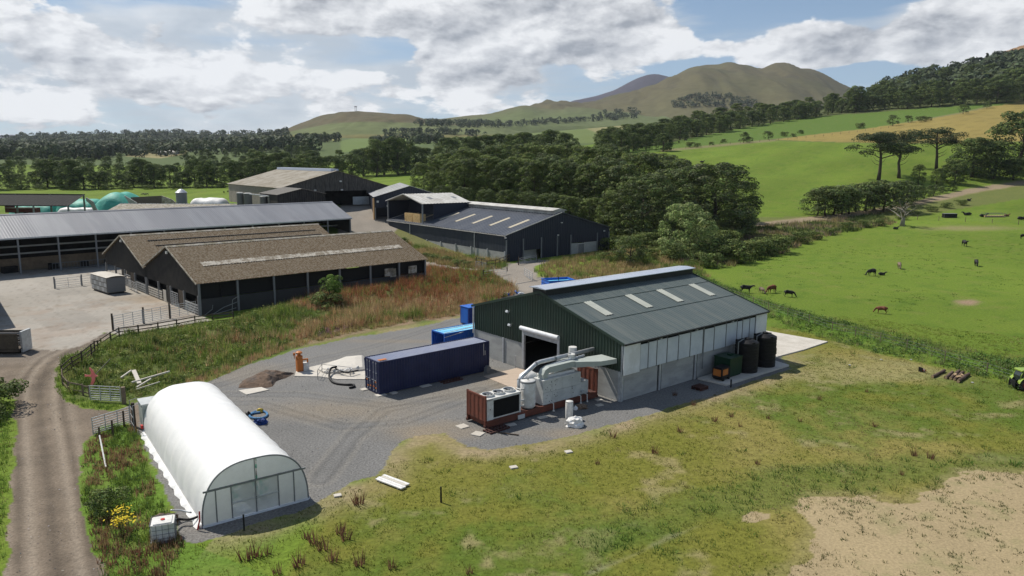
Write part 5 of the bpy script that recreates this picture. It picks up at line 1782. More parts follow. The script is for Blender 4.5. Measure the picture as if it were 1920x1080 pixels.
for z in (2.9, 4.2):
    b = MB(); b.box(0, LL, 5.4, 5.6, z, z + .28); b.build('inner_beam', M_CONCP, t)
b = MB()
for k in range(60): b.box(LL - 62 + k * .5, LL - 61.96 + k * .5, 1.6, 1.66, 0, 1.3)
b.box(LL - 62, LL - 32, 1.55, 1.7, 1.25, 1.33); b.box(LL - 62, LL - 32, 1.55, 1.7, .1, .2); b.build('feed_barrier', M_DGALV, t)
for k in range(16):
    b = MB(); x = LL - 88 + k * 5.2 + R.uniform(-1, 1); b.cbox((x, 3.2 + R.uniform(-.6, .6), .55), (R.uniform(1.2, 2.6), 1.2, 1.1), R.uniform(-.2, .2)); b.build('stored_gear', M_BLACKM, t)

# ---- slate blue barn
BX = flat(948, 491); BAY = .70
t = thing('slate_blue_barn', 'slate blue barn with tan rooflights and raised white ridge vent by the grove', 'barn', (BX.x, BX.y, 0), BAY)
L, W, he, hr = 30.5, 45.5, 5.4, 9.3
sl = (hr - he) / (L / 2)
slope = math.hypot(L / 2 + .3, sl * (L / 2 + .3))
for side in (0, 1):
    b = MB(); x0 = -.3 if side == 0 else L + .3
    d = Vector((1 if side == 0 else -1, 0, sl)).normalized(); n = Vector((-sl if side == 0 else sl, 0, 1)).normalized()
    b.corr((x0, -.3, he - .3 * sl + .02), (0, 1, 0), d, n, W + .6, 0, slope, .9, .07); b.build('roof_sheeting', M_NVROOF, t)
    if side == 0:
        for wc in (3.5, 9.9, 16.0, 22.4, 28.7, 35.2, 41.8):
            b = MB(); o = Vector((3.7, wc - .5, he + sl * 3.7)) + n * .10
            b.corr(o, (0, 1, 0), d, n, 1.0, 0, 5.7, .9, .05); b.build('rooflight', M_TANRL, t)
b = MB()
for y in (-.32, W + .32):
    b2 = MB(); b2.beam((-.35, y, he - .35 * sl + .06), (L / 2, y, hr + .08), .08, .16); b2.build('barge_board', M_PALEROOF, t)
    b2 = MB(); b2.beam((L + .35, y, he - .35 * sl + .06), (L / 2, y, hr + .08), .08, .16); b2.build('barge_board', M_NVROOF, t)
b = MB(); b.box(-.42, -.30, -.3, W + .3, he - .25, he - .10); b.build('gutter', M_PALEROOF, t)
b = MB(); b.box(L / 2 - 1.5, L / 2 - 1.42, .6, W - .3, hr - .5, hr + .55); b.box(L / 2 + 1.42, L / 2 + 1.5, .6, W - .3, hr - .5, hr + .55); b.box(L / 2 - 1.5, L / 2 + 1.5, .5, .6, hr - .3, hr + .5)
rv = b.build('ridge_vent', M_PALEROOF, t)
for k in range(11):
    y0 = .4 + k * 4.05
    b = MB(); b.prism([(-2.1, -.15), (2.1, -.15), (2.1, -.05), (0, .38), (-2.1, -.05)], y0, y0 + 4.0, Matrix.Translation((L / 2, 0, hr + .52)) @ Matrix(((1, 0, 0, 0), (0, 0, 1, 0), (0, 1, 0, 0), (0, 0, 0, 1))))
    b.build('vent_cap', M_PALEROOF, rv)
b = MB(); b.corr((0, W, 0), (0, -1, 0), (0, 0, 1), (-1, 0, 0), W, 1.9, he - .06, .5, .04); b.build('side_cladding', M_NVCLAD, t)
for k in range(8):
    y0 = .3 + k * 5.65
    for j in range(2):
        b = MB(); b.box(-.02, .12, y0 + .15, y0 + 5.5, -.2 + j * 1.06, .84 + j * 1.06); b.build('concrete_panel', M_CONCP, t)
posts(t, [.15 + k * 5.65 for k in range(9)], -.08, -.3, 2.1, M_GALV, .30, along='y')
for y in (10.1, 35.4):
    b = MB(); b.cyl((-.25, y, 0), (-.25, y, he - .1), .09, n=8); b.build('downpipe', M_GALV, t)
# gable with openings
top = lambda u: he + sl * min(u, L - u)
b = MB(); b.corr((0, 0, 0), (1, 0, 0), (0, 0, 1), (0, -1, 0), L, 4.3, lambda u: top(u) - .05, .5, .04); b.build('gable_cladding', M_NVDARK, t)
b = MB(); b.corr((0, W, 0), (1, 0, 0), (0, 0, 1), (0, 1, 0), L, 0, lambda u: top(u) - .05, .5, .04); b.build('gable_cladding', M_NVDARK, t)
b = MB(); b.box(L - .1, L, 0, W, 0, he - .1); b.build('side_wall', M_NVDARK, t)
posts(t, [.1, 4.6, 9.6, 14.2, 18.2, 26.5, 30.3], -.1, -.3, 4.4, M_DGALV, .22)
for (a, c, z0, z1, m) in ((.2, 4.5, 0, 4.3, M_NVDARK), (4.7, 9.5, 2.0, 4.3, M_NVDARK), (9.7, 14.1, 0, 4.3, M_NVDARK), (14.3, 18.1, 0, 4.3, M_NVDARK), (18.3, 26.4, 2.6, 4.3, M_NVDARK), (26.6, 30.3, 0, 4.3, M_NVDARK)):
    b = MB(); b.corr((a, .02, 0), (1, 0, 0), (0, 0, 1), (0, -1, 0), c - a, z0, z1, .6, .04); b.build('sliding_door', m, t)
for (a, c) in ((18.3, 20.6), (22.5, 26.4)):
    b = MB(); b.box(a, c, 0, .08, -.2, 2.5); b.build('concrete_panel', M_CONCP, t)
b = MB(); b.box(20.6, 22.5, .05, .10, 0, 2.2); b.build('door', M_DGALV, t)
b = MB(); b.box(20.5, 22.6, -.06, .04, 2.2, 2.4); b.box(20.45, 20.6, -.06, .04, 0, 2.2); b.box(22.5, 22.65, -.06, .04, 0, 2.2); b.build('door_frame', M_PALEROOF, t)
b = MB(); b.box(4.8, 9.4, 1.2, 1.3, 0, 2.0); b.build('inner_wall', M_CONCP, t)
for (x, z) in ((15.2, 7.2), (14.2, 4.6), (28.5, 4.7), (-.3, 4.9)):
    b = MB(); b.cbox((x, -.3, z), (.35, .25, .2)); b.build('floodlight', M_PWHITE, t)

# ---- barns at the back
c0 = at(525, 352, 190); gz0 = 8.0
t = thing('big_back_barn', 'big old barn with stained cream roof and grey boarded gable at the back', 'barn', (c0.x, c0.y, gz0), .70)
# its gable runs along x, its ridge along y
GW, GL, ghe, ghr = 32.0, 38.0, c0.z - gz0, c0.z - gz0 + 4.3
sl = (ghr - ghe) / (GW / 2)
slope = math.hypot(GW / 2 + .4, sl * (GW / 2 + .4))
for side in (0, 1):
    b = MB(); x0 = -.4 if side == 0 else GW + .4
    d = Vector((1 if side == 0 else -1, 0, sl)).normalized(); n = Vector((-sl if side == 0 else sl, 0, 1)).normalized()
    b.corr((x0, -.4, ghe - .4 * sl), (0, 1, 0), d, n, GL + .8, 0, slope, .9, .06); b.build('roof_sheeting', M_CREAMROOF, t)
b = MB(); b.box(GW / 2 - 1.1, GW / 2 + 1.1, 1.0, GL - .5, ghr - .2, ghr + .45); b.build('ridge_vent', M_BLUECAP, t)
for k in range(23):
    x0 = k * GW / 23; x1 = x0 + GW / 23 - .05
    zt = lambda x: ghe + sl * min(x, GW - x)
    lo = 3.6 if 12.2 < (x0 + x1) / 2 < 24.5 else (2.8 if 8.5 < (x0 + x1) / 2 < 26.5 else -.6)
    b = MB()
    y = -.02 * (k % 3)
    b.add([(x0, y, lo), (x1, y, lo), (x1, y, zt(x1)), (x0, y, zt(x0)), (x0, y + .12, lo), (x1, y + .12, lo), (x1, y + .12, zt(x1)), (x0, y + .12, zt(x0))], [(0, 1, 2, 3), (4, 7, 6, 5), (0, 4, 5, 1), (3, 2, 6, 7), (0, 3, 7, 4), (1, 5, 6, 2)])
    b.build('gable_board', M_BOARD, t)
for k in range(20):
    b = MB(); b.box(-.02 * (k % 2), .1, k * GL / 20, (k + 1) * GL / 20 - .05, -.6, ghe); b.build('side_board', mat('pale_boarding', (0.22, 0.20, 0.17), rough=.9, grain=.3, gs=2, bump=0), t)
b = MB(); b.box(GW - .1, GW, 0, GL, -.6, ghe); b.box(0, GW, GL - .1, GL, -.6, ghe); b.build('rear_wall', M_DKCLAD, t)
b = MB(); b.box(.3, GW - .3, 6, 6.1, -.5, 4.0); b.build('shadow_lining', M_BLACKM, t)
for (a, c) in ((8.6, 12.0), (20.6, 25.6)):
    b = MB(); b.box(a, c, -.25, -.10, -.3, 1.9); b.build('sliding_gate', M_MILK, t)
for (x, z) in ((17, 6.2), (9.5, 3.9), (17.3, 3.9)):
    b = MB(); b.cbox((x, -.3, z), (.6, .2, .35)); b.build('lamp', M_PWHITE, t)

c0 = at(520, 365, 178); z0 = 4.0
t = thing('lean_to_shed', 'low dark gabled shed in front of the big back barn', 'shed', (c0.x, c0.y, z0), .70)
GW, GL, he = 12.5, 11.0, c0.z - z0; hr = he + 1.35; sl = (hr - he) / (GW / 2); slope = math.hypot(GW / 2 + .3, sl * (GW / 2 + .3))
for side in (0, 1):
    b = MB(); x0 = -.3 if side == 0 else GW + .3
    d = Vector((1 if side == 0 else -1, 0, sl)).normalized(); n = Vector((-sl if side == 0 else sl, 0, 1)).normalized()
    b.corr((x0, -.3, he - .3 * sl), (0, 1, 0), d, n, GL + .6, 0, slope, .8, .05); b.build('roof_sheeting', mat('dull_grey_roof', (0.17, 0.16, 0.145), rough=.9, grain=.2, gs=1, bump=0), t)
b = MB(); b.corr((0, 0, 0), (1, 0, 0), (0, 0, 1), (0, -1, 0), GW, -.5, lambda u: he + sl * min(u, GW - u) - .05, .6, .04); b.build('gable_cladding', M_DKCLAD, t)
b = MB(); b.box(0, .1, 0, GL, -.5, he); b.box(GW - .1, GW, 0, GL, -.5, he); b.build('side_wall', M_DKCLAD, t)

# hay barn 1
c0 = at(702.5, 368.7, 185); z0 = hz1(c0.x, c0.y) - .2
t = thing('navy_hay_barn', 'navy clad barn with grey striped roof right of the farmyard', 'barn', (c0.x, c0.y, z0), .25)
GW, GL, he = 17.5, 24.0, c0.z - z0; hr = he + 2.7; sl = (hr - he) / (GW / 2); slope = math.hypot(GW / 2 + .4, sl * (GW / 2 + .4))
for side in (0, 1):
    b = MB(); x0 = -.4 if side == 0 else GW + .4
    d = Vector((1 if side == 0 else -1, 0, sl)).normalized(); n = Vector((-sl if side == 0 else sl, 0, 1)).normalized()
    b.corr((x0, -.4, he - .4 * sl), (0, 1, 0), d, n, GL + .8, 0, slope, .9, .06); b.build('roof_sheeting', M_GREYROOF if side == 0 else M_DGALV, t)
    if side == 0:
        for k in range(4):
            b = MB(); b.corr(Vector((1.5, 3 + k * 5.5, he + sl * 1.5)) + n * .09, (0, 1, 0), d, n, .9, 0, 6.5, .9, .05); b.build('rooflight', M_SKYL, t)
b = MB(); b.corr((0, 0, 0), (1, 0, 0), (0, 0, 1), (0, -1, 0), GW, 3.4, lambda u: he + sl * min(u, GW - u) - .05, .6, .04); b.build('gable_cladding', M_NVDARK, t)
b = MB(); b.box(-.3, .1, 1.0, 3.4, 0, he - .6); b.build('timber_door', mat('tan_timber', (0.42, 0.27, 0.13), rough=.8, grain=.2, gs=4), t)
b = MB(); b.box(0, .1, 3.4, GL, 0, he); b.box(GW - .1, GW, 0, GL, 0, he); b.box(0, GW, 4, 4.1, 0, 3.4); b.build('side_wall', M_NVDARK, t)
posts(t, [.1, 3.2, 9, 14, GW], -.05, -.3, 3.5, M_DGALV, .25)
for (x, z) in ((.3, 5.0), (2.8, 3.9)):
    b = MB(); b.cbox((x + .4, -.2, z), (.5, .2, .5)); b.build('lamp', M_PWHITE, t)

# hay barn 2 with straw
c0 = at(792.5, 382, 170); z0 = hz1(c0.x, c0.y) - .1
t = thing('straw_barn', 'open fronted barn with pale roof sheltering straw bales', 'barn', (c0.x, c0.y, z0), .70)
GW, GL, he = 15.7, 13.6, c0.z - z0; hr = he + 1.9
gable(t, GL, GW, he, hr, M_PALEROOF, None, pitch=.9, ov=.3, dep=.05)
sl = (hr - he) / (GW / 2)
for (ya, yb) in ((-.35, GW / 2), (GW + .35, GW / 2)):
    b2 = MB(); b2.beam((-.4, ya, he - .3 * sl + .03), (-.4, yb, hr + .05), .1, .22); b2.build('barge_board', M_PALEROOF, t)
posts(t, [.1, GW - .1], 0.0, -.2, he, M_DGALV, .28, along='y')
b = MB(); b.box(6.0, 6.15, 0, GW, 0, he); b.add([(6.0, 0, he), (6.0, GW, he), (6.0, GW / 2, hr)], [(0, 1, 2)]); b.box(0, GL, GW - .1, GW, 0, he); b.box(3, GL, 0, .1, 0, he); b.build('lining_wall', M_NVDARK, t)
for (xx, yy) in ((4, 3.2), (11, 3.2)):
    n = Vector((0, -sl, 1)).normalized(); b = MB(); b.corr(Vector((xx, yy, he + sl * yy)) + n * .08, (1, 0, 0), Vector((0, 1, sl)), n, 1.2, 0, 1.6, .9, .04); b.build('rooflight', M_DGALV, t)
cs, sn = math.cos(.70), math.sin(.70)
me = MB().box(-1.6, 1.6, -.8, .8, 0, 1.36)
for kk in range(6): me.box(-1.5 + kk * .5, -1.46 + kk * .5, -.82, .82, .02, 1.34)
mbale = me.mesh('straw_bale', M_STRAW)
i = 0
for (cx, cy) in ((.9, 3.0), (.9, 6.5)):
    for k in range(4):
        o = inst('straw_bale', mbale, None, (c0.x + cs * cx - sn * cy, c0.y + sn * cx + cs * cy, z0 + k * 1.38), .70 + math.pi / 2 + R.uniform(-.03, .03))
        tag(o, ['bottom', 'second from bottom', 'second from top', 'top'][k] + ' straw bale of the ' + ('right' if cy < 4 else 'left') + ' hand stack in the open barn', 'straw bale', 'straw bales stacked in the open barn')

# ---- silage area at the far left
sp = at(82, 382, 195)
z0 = hz1(sp.x, sp.y)
a = at(-40, 363, 200); c = at(160, 361, 200)
t = thing('open_black_shed', 'black open sided shed on thin posts at the far left beyond the long shed', 'shed', (a.x, 192, z0), .0)
Lx = c.x - a.x; zt = a.z - z0
b = MB(); b.corr((0, 0, zt - 2.6), (1, 0, 0), (0, 1, .33), (0, -.33, 1), Lx, 0, 7.9, .9, .05); b.build('roof_sheeting', M_BLACKM, t)
b = MB(); b.box(-.1, Lx + .1, 7.4, 7.6, zt - .12, zt + .12); b.build('top_beam', M_BLKTRIM, t)
b = MB(); b.box(0, Lx, -.1, .1, zt - 2.75, zt - 2.5); b.build('front_beam', M_BLKTRIM, t)
posts(t, [.1, Lx * .36, Lx * .68, Lx - .2], 0, -3, zt - 2.6, M_DGALV, .35)
posts(t, [.1, Lx * .36, Lx * .68, Lx - .2], 7.4, -3, zt, M_DGALV, .35)


def mound(name, label, cat, px0, px1, py0, py1, Y, dep, m, seed, dome=1.0, z0=None, group=None):
    """a heap filling the given picture span at distance Y"""
    A = at(px0, py1, Y); B = at(px1, py1, Y); T_ = at((px0 + px1) / 2, py0, Y)
    z0 = min(A.z, hz1(A.x, Y)) if z0 is None else z0
    cx = (A.x + B.x) / 2; rx = (B.x - A.x) / 2; h = T_.z - z0
    b = MB(); vs = []; n = 22; mm = 14
    for j in range(mm + 1):
        for i in range(n + 1):
            u = i / n * 2 - 1; v = j / mm * 2 - 1
            f = max(0, 1 - abs(u) ** (2 if dome > .9 else 8)) ** (.7) * max(0, 1 - abs(v) ** 4) ** .5
            x = cx + u * rx; y = Y + dep / 2 + v * dep / 2
            vs.append((x, y, z0 + h * f + .25 * f * float(vnoise(np.array([x]), np.array([y]), 1.6, seed)[0])))
    fs = [(j * (n + 1) + i, j * (n + 1) + i + 1, (j + 1) * (n + 1) + i + 1, (j + 1) * (n + 1) + i) for j in range(mm) for i in range(n)]
    b.add(vs, fs)
    return tag(b.build(name, m, smooth=True), label, cat, group)


mound('silage_clamp', 'domed silage heap under a green sheet between pale sloping walls', 'silage heap', 160, 244, 363, 400, 212, 16, M_GREENS, 3)
mound('silage_clamp', 'flat topped silage heap under a green sheet behind the red trailer', 'silage heap', 12, 96, 382, 408, 214, 14, M_GREENS, 5, .5)
mound('silage_clamp', 'green sheeted silage heap seen between the last two posts of the black shed', 'silage heap', 98, 172, 376, 408, 216, 14, M_GREENS, 7, .5)
mound('white_sheeting', 'crumpled white plastic along the foot of the green silage sheets', 'plastic sheet', 102, 178, 390, 402, 208, 4, M_FOAM, 9, .5)
mound('white_sheeting', 'rippled white sheet spread over a low clamp right of the feed silo', 'plastic sheet', 348, 418, 372.5, 382, 205, 8, M_FOAM, 11, .5)


def quadwall(name, label, pix, Y, m, th=.4, cat='wall'):
    pts = [at(a, c, Y) for a, c in pix]
    b = MB(); n = len(pts)
    b.add([p for p in pts] + [p + Vector((0, th, 0)) for p in pts], [tuple(range(n)), tuple(range(n, 2 * n))[::-1]] + [(i, (i + 1) % n, n + (i + 1) % n, n + i) for i in range(n)])
    return tag(b.build(name, m), label, cat)


quadwall('clamp_wall', 'pale sloping concrete wall right of the black shed', [(161, 370), (174, 378), (185, 402), (178, 402), (170, 384), (161, 376)], 206, M_CONCP)
quadwall('clamp_wall', 'pale sloping wall at the right foot of the domed green heap', [(232, 366), (256, 380), (256, 396), (248, 396), (240, 378)], 207, M_CONCP)
quadwall('clamp_wall', 'brown flat wall panel between the domed green heap and the feed silo', [(245, 370), (302, 367), (304, 396), (252, 396)], 209, mat('brown_wall', (0.12, 0.10, 0.085), rough=.9, grain=.2, gs=1))
quadwall('clamp_wall', 'cream sloping wall beside the feed silo', [(303, 367), (322, 374), (332, 382), (332, 396), (304, 396)], 208, M_SHEETW)
q = at(40, 402, 203)
t = thing('red_trailer', 'dark red farm trailer with raised front board under the black shed', 'trailer', (q.x, q.y, hz1(q.x, q.y)), 0)
zz = at(40, 390, 203).z - hz1(q.x, q.y)
b = MB(); b.box(-3.2, 4.0, 0, 2.2, zz - 1.3, zz); b.box(-4.4, -3.0, 0, 2.2, zz - 1.3, zz + .9); b.build('body', mat('dark_red', (0.10, 0.022, 0.018), rough=.7), t)
b = MB(); b.box(-4.5, 4.1, -.05, 0, zz - .05, zz + .08); b.build('top_rail', M_PALEROOF, t)
for x in (-1.2, 1.2):
    b = MB(); b.cyl((x, -.1, zz - 1.6), (x, .35, zz - 1.6), .55, n=14); b.build('wheel', M_BLACKM, t)
# feed silo
q = at(341, 381, 204); gz_ = at(341, 398, 204).z
t = thing('feed_silo', 'round galvanised feed silo with bright cone roof beyond the long shed', 'silo', (q.x, q.y, gz_), 0)
h = at(341, 361, 204).z - gz_
b = MB(); pr = []
for k in range(10): pr += [(1.42, h * k / 10), (1.46, h * (k + .5) / 10)]
b.lathe(pr + [(1.42, h)], n=20); b.build('shell', M_DGALV, t)
b = MB(); b.lathe([(1.6, h), (.9, h + .65), (.25, h + .95), (.2, h + 1.1)], n=20); b.build('cone_roof', M_GALV, t)
# low roof with scalloped ridge
a = at(203, 391, 189); c = at(443, 377.5, 192)
t = thing('low_grey_roof', 'low weathered roof with scalloped white ridge just behind the long shed', 'shed', (a.x, a.y, a.z - 5), math.atan2(c.y - a.y, c.x - a.x))
Lx = math.hypot(c.x - a.x, c.y - a.y); dz = c.z - a.z
b = MB(); zt = at(203, 385, 197).z - a.z + 5
b.corr((0, -.5, 4.6), (1, 0, 0), (0, 1, .16), (0, -.16, 1), Lx, 0, 7.4, .9, .06); b.build('roof_sheeting', M_ASB2, t)
for k in range(34):
    b = MB(); b.cyl((k * Lx / 34 + .1, 6.9, 5.75), ((k + 1) * Lx / 34 - .15, 6.9, 5.75), .22, n=6); b.build('ridge_piece', M_PALEROOF, t)
b = MB(); b.box(0, Lx, 0, .15, 0, 4.6); b.build('side_wall', M_DKCLAD, t)
b = MB(); b.box(0, .1, 0, 7, 0, 4.6); b.box(Lx - .1, Lx, 0, 7, 0, 4.6); b.build('end_wall', M_DKCLAD, t)
# concrete tanks in a row
for i, (x0, x1, y0, y1, lab) in enumerate(((445, 457, 361, 386, 'leftmost of the five grey tanks in a row behind the long shed'), (458, 473, 362, 386, 'second from left grey tank in the row behind the long shed'),
                                   (488, 500, 368, 386, 'middle one of the five grey tanks, standing behind the pipe'), (503, 522, 366, 385, 'second from right grey tank in the row, with a pale lid'), (526, 545, 364, 384, 'rightmost grey tank in the row, with a domed pale lid'))):
    Y = 183; q = at((x0 + x1) / 2, y1, Y); tpz = at((x0 + x1) / 2, y0, Y).z; r = (x1 - x0) / 2 * Y / FOC
    t = thing('storage_tank', lab, 'tank', (q.x, q.y, q.z - 2), 0, 'grey tanks behind the long shed')
    hh = tpz - q.z + 2
    b = MB(); b.lathe([(r, 0), (r, hh - .2)], n=18); b.build('tank_shell', M_TANKC, t)
    b = MB(); b.lathe([(r * 1.04, hh - .2), (r * 1.04, hh - .08), (r * .5, hh + .1 + .1 * (i == 4))], n=18); b.build('lid', M_CONCP, t)
b = MB(); b.cyl(at(468, 364, 182.0), at(506, 368, 182.0), .14, n=8); tag(b.build('white_pipe', M_PWHITE), 'white pipe bridging the grey tanks behind the long shed', 'pipe')
for (a_, lab) in ((449, 'left one of two white caps poking above the long shed roof'), (459, 'right one of two white caps poking above the long shed roof')):
    q = at(a_ + 103, 378.5, 186); b = MB(); b.lathe([(.3, -1.2), (.3, .1), (.45, .12), (.3, .4)], q.to_tuple(), 10); tag(b.build('vent_cap', M_PWHITE), lab, 'cap')

# ---- things in the concrete yard
q = gp(206, 546)
t = thing('poultry_crate_stack', 'long grey livestock box with rows of small hatches standing in the concrete yard', 'livestock box', (gp(201, 553).x, gp(201, 553).y, 0), 0)
# its near corner is the bottom one; one side runs up left, the other right
k0 = flat(202, 553); k1 = flat(171, 543); k2 = flat(236, 551)
ux = (k1 - k0).normalized(); L1 = (k1 - k0).length; a_ = math.atan2(ux.y, ux.x)
t.location = k0; t.rotation_euler = (0, 0, a_)
Wd = 2.6; L1 = 6.2; Hh = 2.5
b = MB(); b.box(0, L1, -Wd, 0, .25, Hh); b.build('body', mat('grey_crate', (0.20, 0.19, 0.17), rough=.8, grain=.15, gs=3, bump=0), t)
b = MB(); vs = []
for i in range(9):
    y = -Wd * i / 8 * 1.04 + .05; z = Hh + .05 + .16 * math.sin(math.pi * i / 8)
    vs += [(-.1, y, z), (L1 + .1, y, z)]
b.add(vs, [(2 * i, 2 * i + 2, 2 * i + 3, 2 * i + 1) for i in range(8)]); b.build('curved_roof', M_SLAB, t)
for i in range(6):
    for j in range(3):
        b = MB(); b.box(.15 + i * 1.0, 1.02 + i * 1.0, .0, .05, .38 + j * .72, .95 + j * .72); b.build('hatch', M_GALV if (i + j) % 2 else M_CONCP, t)
for j in range(7):
    b = MB(); b.box(-.04, 0, -Wd + .05, -.05, .35 + j * .30, .61 + j * .30); b.build('end_plank', M_DGALV, t)
b = MB(); b.box(.2, L1 - .2, -Wd + .2, -.2, 0, .25); b.build('skid', M_BLKTRIM, t)

gate('metal_gate', 'galvanised gate with mesh left of the livestock box', flat(105, 541), flat(152, 536), 1.5, bars=5, z=0, stiles=1, post=M_DGALV)
gate('metal_gate', 'galvanised gate just behind the livestock box', flat(153, 536), flat(188, 531), 1.5, bars=5, z=0, stiles=1)
gate('metal_gate', 'leftmost long galvanised gate along the yard edge near the bank', flat(214, 619), flat(268, 607), 1.7, bars=7, z=0, post=M_DWOOD)
gate('metal_gate', 'middle galvanised gate with a plate along the yard edge near the bank', flat(270, 607), flat(318, 597), 1.7, bars=7, z=0)
gate('metal_gate', 'galvanised gate nearest the old barn along the yard edge', flat(321, 597), flat(368, 589), 1.7, bars=7, z=0, post=M_DWOOD)
# old timber ramp / stack at left edge
k0 = flat(60, 656); 
t = thing('slatted_trailer', 'dark slatted timber and steel trailer side standing at the left edge of the yard', 'trailer', flat(59, 655).to_tuple(), math.pi + .06)
for k in range(7):
    b = MB(); b.box(0, 7.0, 0, .1, .35 + k * .26, .57 + k * .26); b.build('slat', M_DGALV if k % 2 else M_DKCLAD, t)
b = MB(); b.box(-.1, .1, -.05, 1.6, .1, 2.3); b.build('end_post', M_GALV, t)
b = MB(); b.box(0, 7.0, .1, 2.2, .5, .6); b.box(0, 7, 2.1, 2.2, .3, 2.2); b.build('bed', M_DWOOD, t)
for k in range(4):
    b = MB(); b.box(.3, 2.6 - k * .3, -.4 + k * .1, -.1 + k * .1, .05 + k * .12, .15 + k * .12); b.build('plank', M_PWOOD, t)
# a building out of frame at the left whose shadow and corner show
c0 = flat(-8, 570)
t = thing('left_edge_barn', 'corner of a dark barn mostly beyond the left edge whose shade falls on the yard', 'barn', (-78.6, 105.8, 0), -.889)
b = MB(); b.box(0, 22, -14, 0, 0, 7.5); b.build('wall', M_DKCLAD, t)
b = MB(); b.prism([(-14.4, 0), (.4, 0), (-7, 2.4)], -.4, 22.4, Matrix.Translation((0, 0, 7.5)) @ Matrix(((0, 0, 1, 0), (1, 0, 0, 0), (0, 1, 0, 0), (0, 0, 0, 1)))); b.build('roof', M_ASB, t)


# ---------------------------------------------------------------- timber rail fences
def rail_fence(name, label, pix, m, posts_px=None, h=1.15, rails=3, step=2.4, z=None, group=None, pr=.06):
    pts = [gp(a, c) for a, c in pix]
    t = thing(name, label, 'fence', pts[0].to_tuple())
    o = pts[0]
    bp = MB(); nodes = []
    for p0, p1 in zip(pts[:-1], pts[1:]):
        d = (p1 - p0); n_ = max(1, round(math.hypot(d.x, d.y) / step))
        for k in range(n_): nodes.append(p0 + d * k / n_)
    nodes.append(pts[-1])
    nodes = [ground(q.x, q.y) for q in nodes]
    mp = MB().box(-pr, pr, -pr, pr, -.3, h + .1).mesh('fence_post', m)
    for q in nodes: inst('fence_post', mp, t, (q - o).to_tuple(), R.uniform(0, .3))
    for a, c in zip(nodes[:-1], nodes[1:]):
        for k in range(rails):
            z_ = h - .03 - k * (h - .3) / max(rails - 1, 1) + R.uniform(-.02, .02)
            b = MB(); b.beam(a - o + Vector((0, 0, z_)), c - o + Vector((0, 0, z_ + R.uniform(-.02, .02))), .04, .11); b.build('rail', m, t)
    return t


rail_fence('rail_fence', 'dark timber rail fence curving along the top of the weedy bank from track to barn', [(117, 708), (136, 692), (154, 681), (172, 667), (190, 655), (208, 642), (224, 633), (260, 628), (297, 623), (332, 617), (366, 610), (399, 606), (438, 602)], M_DWOOD, h=1.1)
rail_fence('rail_fence', 'weathered timber rail fence from the track corner down to the metal gate', [(117, 708), (118, 722), (129, 735), (156, 741), (168, 744)], M_WOOD, h=.9, rails=2)
gate('metal_gate', 'bright galvanised gate beside the thick post below the weedy bank', flat(170, 752), flat(227, 755), 1.35, bars=7, z=0)
b = MB(); q = flat(233, 757); b.cyl((q.x, q.y, -.3), (q.x, q.y, 1.45), .17, n=10); tag(b.build('gate_post', M_WOOD), 'thick timber post at the right end of the bright gate', 'post')
gate('metal_gate', 'long thin gate open along the track left of the polytunnel', flat(175, 817), flat(244, 795), 1.35, bars=8, z=0, stiles=2)
b = MB(); q = flat(252, 800); b.cyl((q.x, q.y, -.3), (q.x, q.y, 1.9), .15, .13, n=10); tag(b.build('gate_post', M_DWOOD), 'tall dark timber post beside the thin gate near the polytunnel', 'post')
for (a, c, lab) in ((212, 818, 'short dark fence stake in front of the thin gate, middle of three'), (233, 800, 'short dark fence stake in front of the thin gate, nearest the tall post'), (188, 832, 'short dark fence stake in front of the thin gate, lowest of three')):
    b = MB(); q = flat(a, c); b.cyl((q.x, q.y, -.2), (q.x, q.y, 1.25), .07, n=7); tag(b.build('fence_stake', M_DWOOD), lab, 'stake')
b = MB(); q = flat(199, 881); q1 = flat(189, 842); b.tube([(q.x, q.y, .2), (q1.x, q1.y, 1.0)], .05, 6); tag(b.build('white_stake', M_PWHITE), 'leaning white pole in the weeds left of the polytunnel', 'pole')
# grey trailer box behind the tunnel
t = thing('livestock_trailer', 'small grey box trailer with open ramp frame tucked behind the polytunnel', 'trailer', (flat(270, 812).x, flat(270, 812).y, 0), .62)
b = MB(); b.box(0, 3.4, 0, 1.7, .45, 2.1); b.build('body', M_DUCT, t)
b = MB(); b.prism([(-.05, 0), (3.45, 0), (3.45, 1.75), (-.05, 1.75)], 2.1, 2.2); b.build('roof', M_MILK, t)
b = MB(); b.tube([(-.6, .1, .1), (-.6, .1, 2.2), (-.1, .1, 2.3)], .03, 6); b.tube([(-.6, 1.6, .1), (-.6, 1.6, 2.2), (-.1, 1.6, 2.3)], .03, 6)
for z in (.6, 1.2, 1.8): b.beam((-.6, .1, z), (-.6, 1.6, z), .03, .03)
b.build('gate_frame', M_DGALV, t)
b = MB(); b.cbox((-.1, .05, .5), (.15, .35, .25)); b.build('tail_light', M_RED, t)
b = MB(); b.cyl((1.7, -.15, .3), (1.7, 0, .3), .32, n=12); b.build('wheel', M_BLACKM, t)
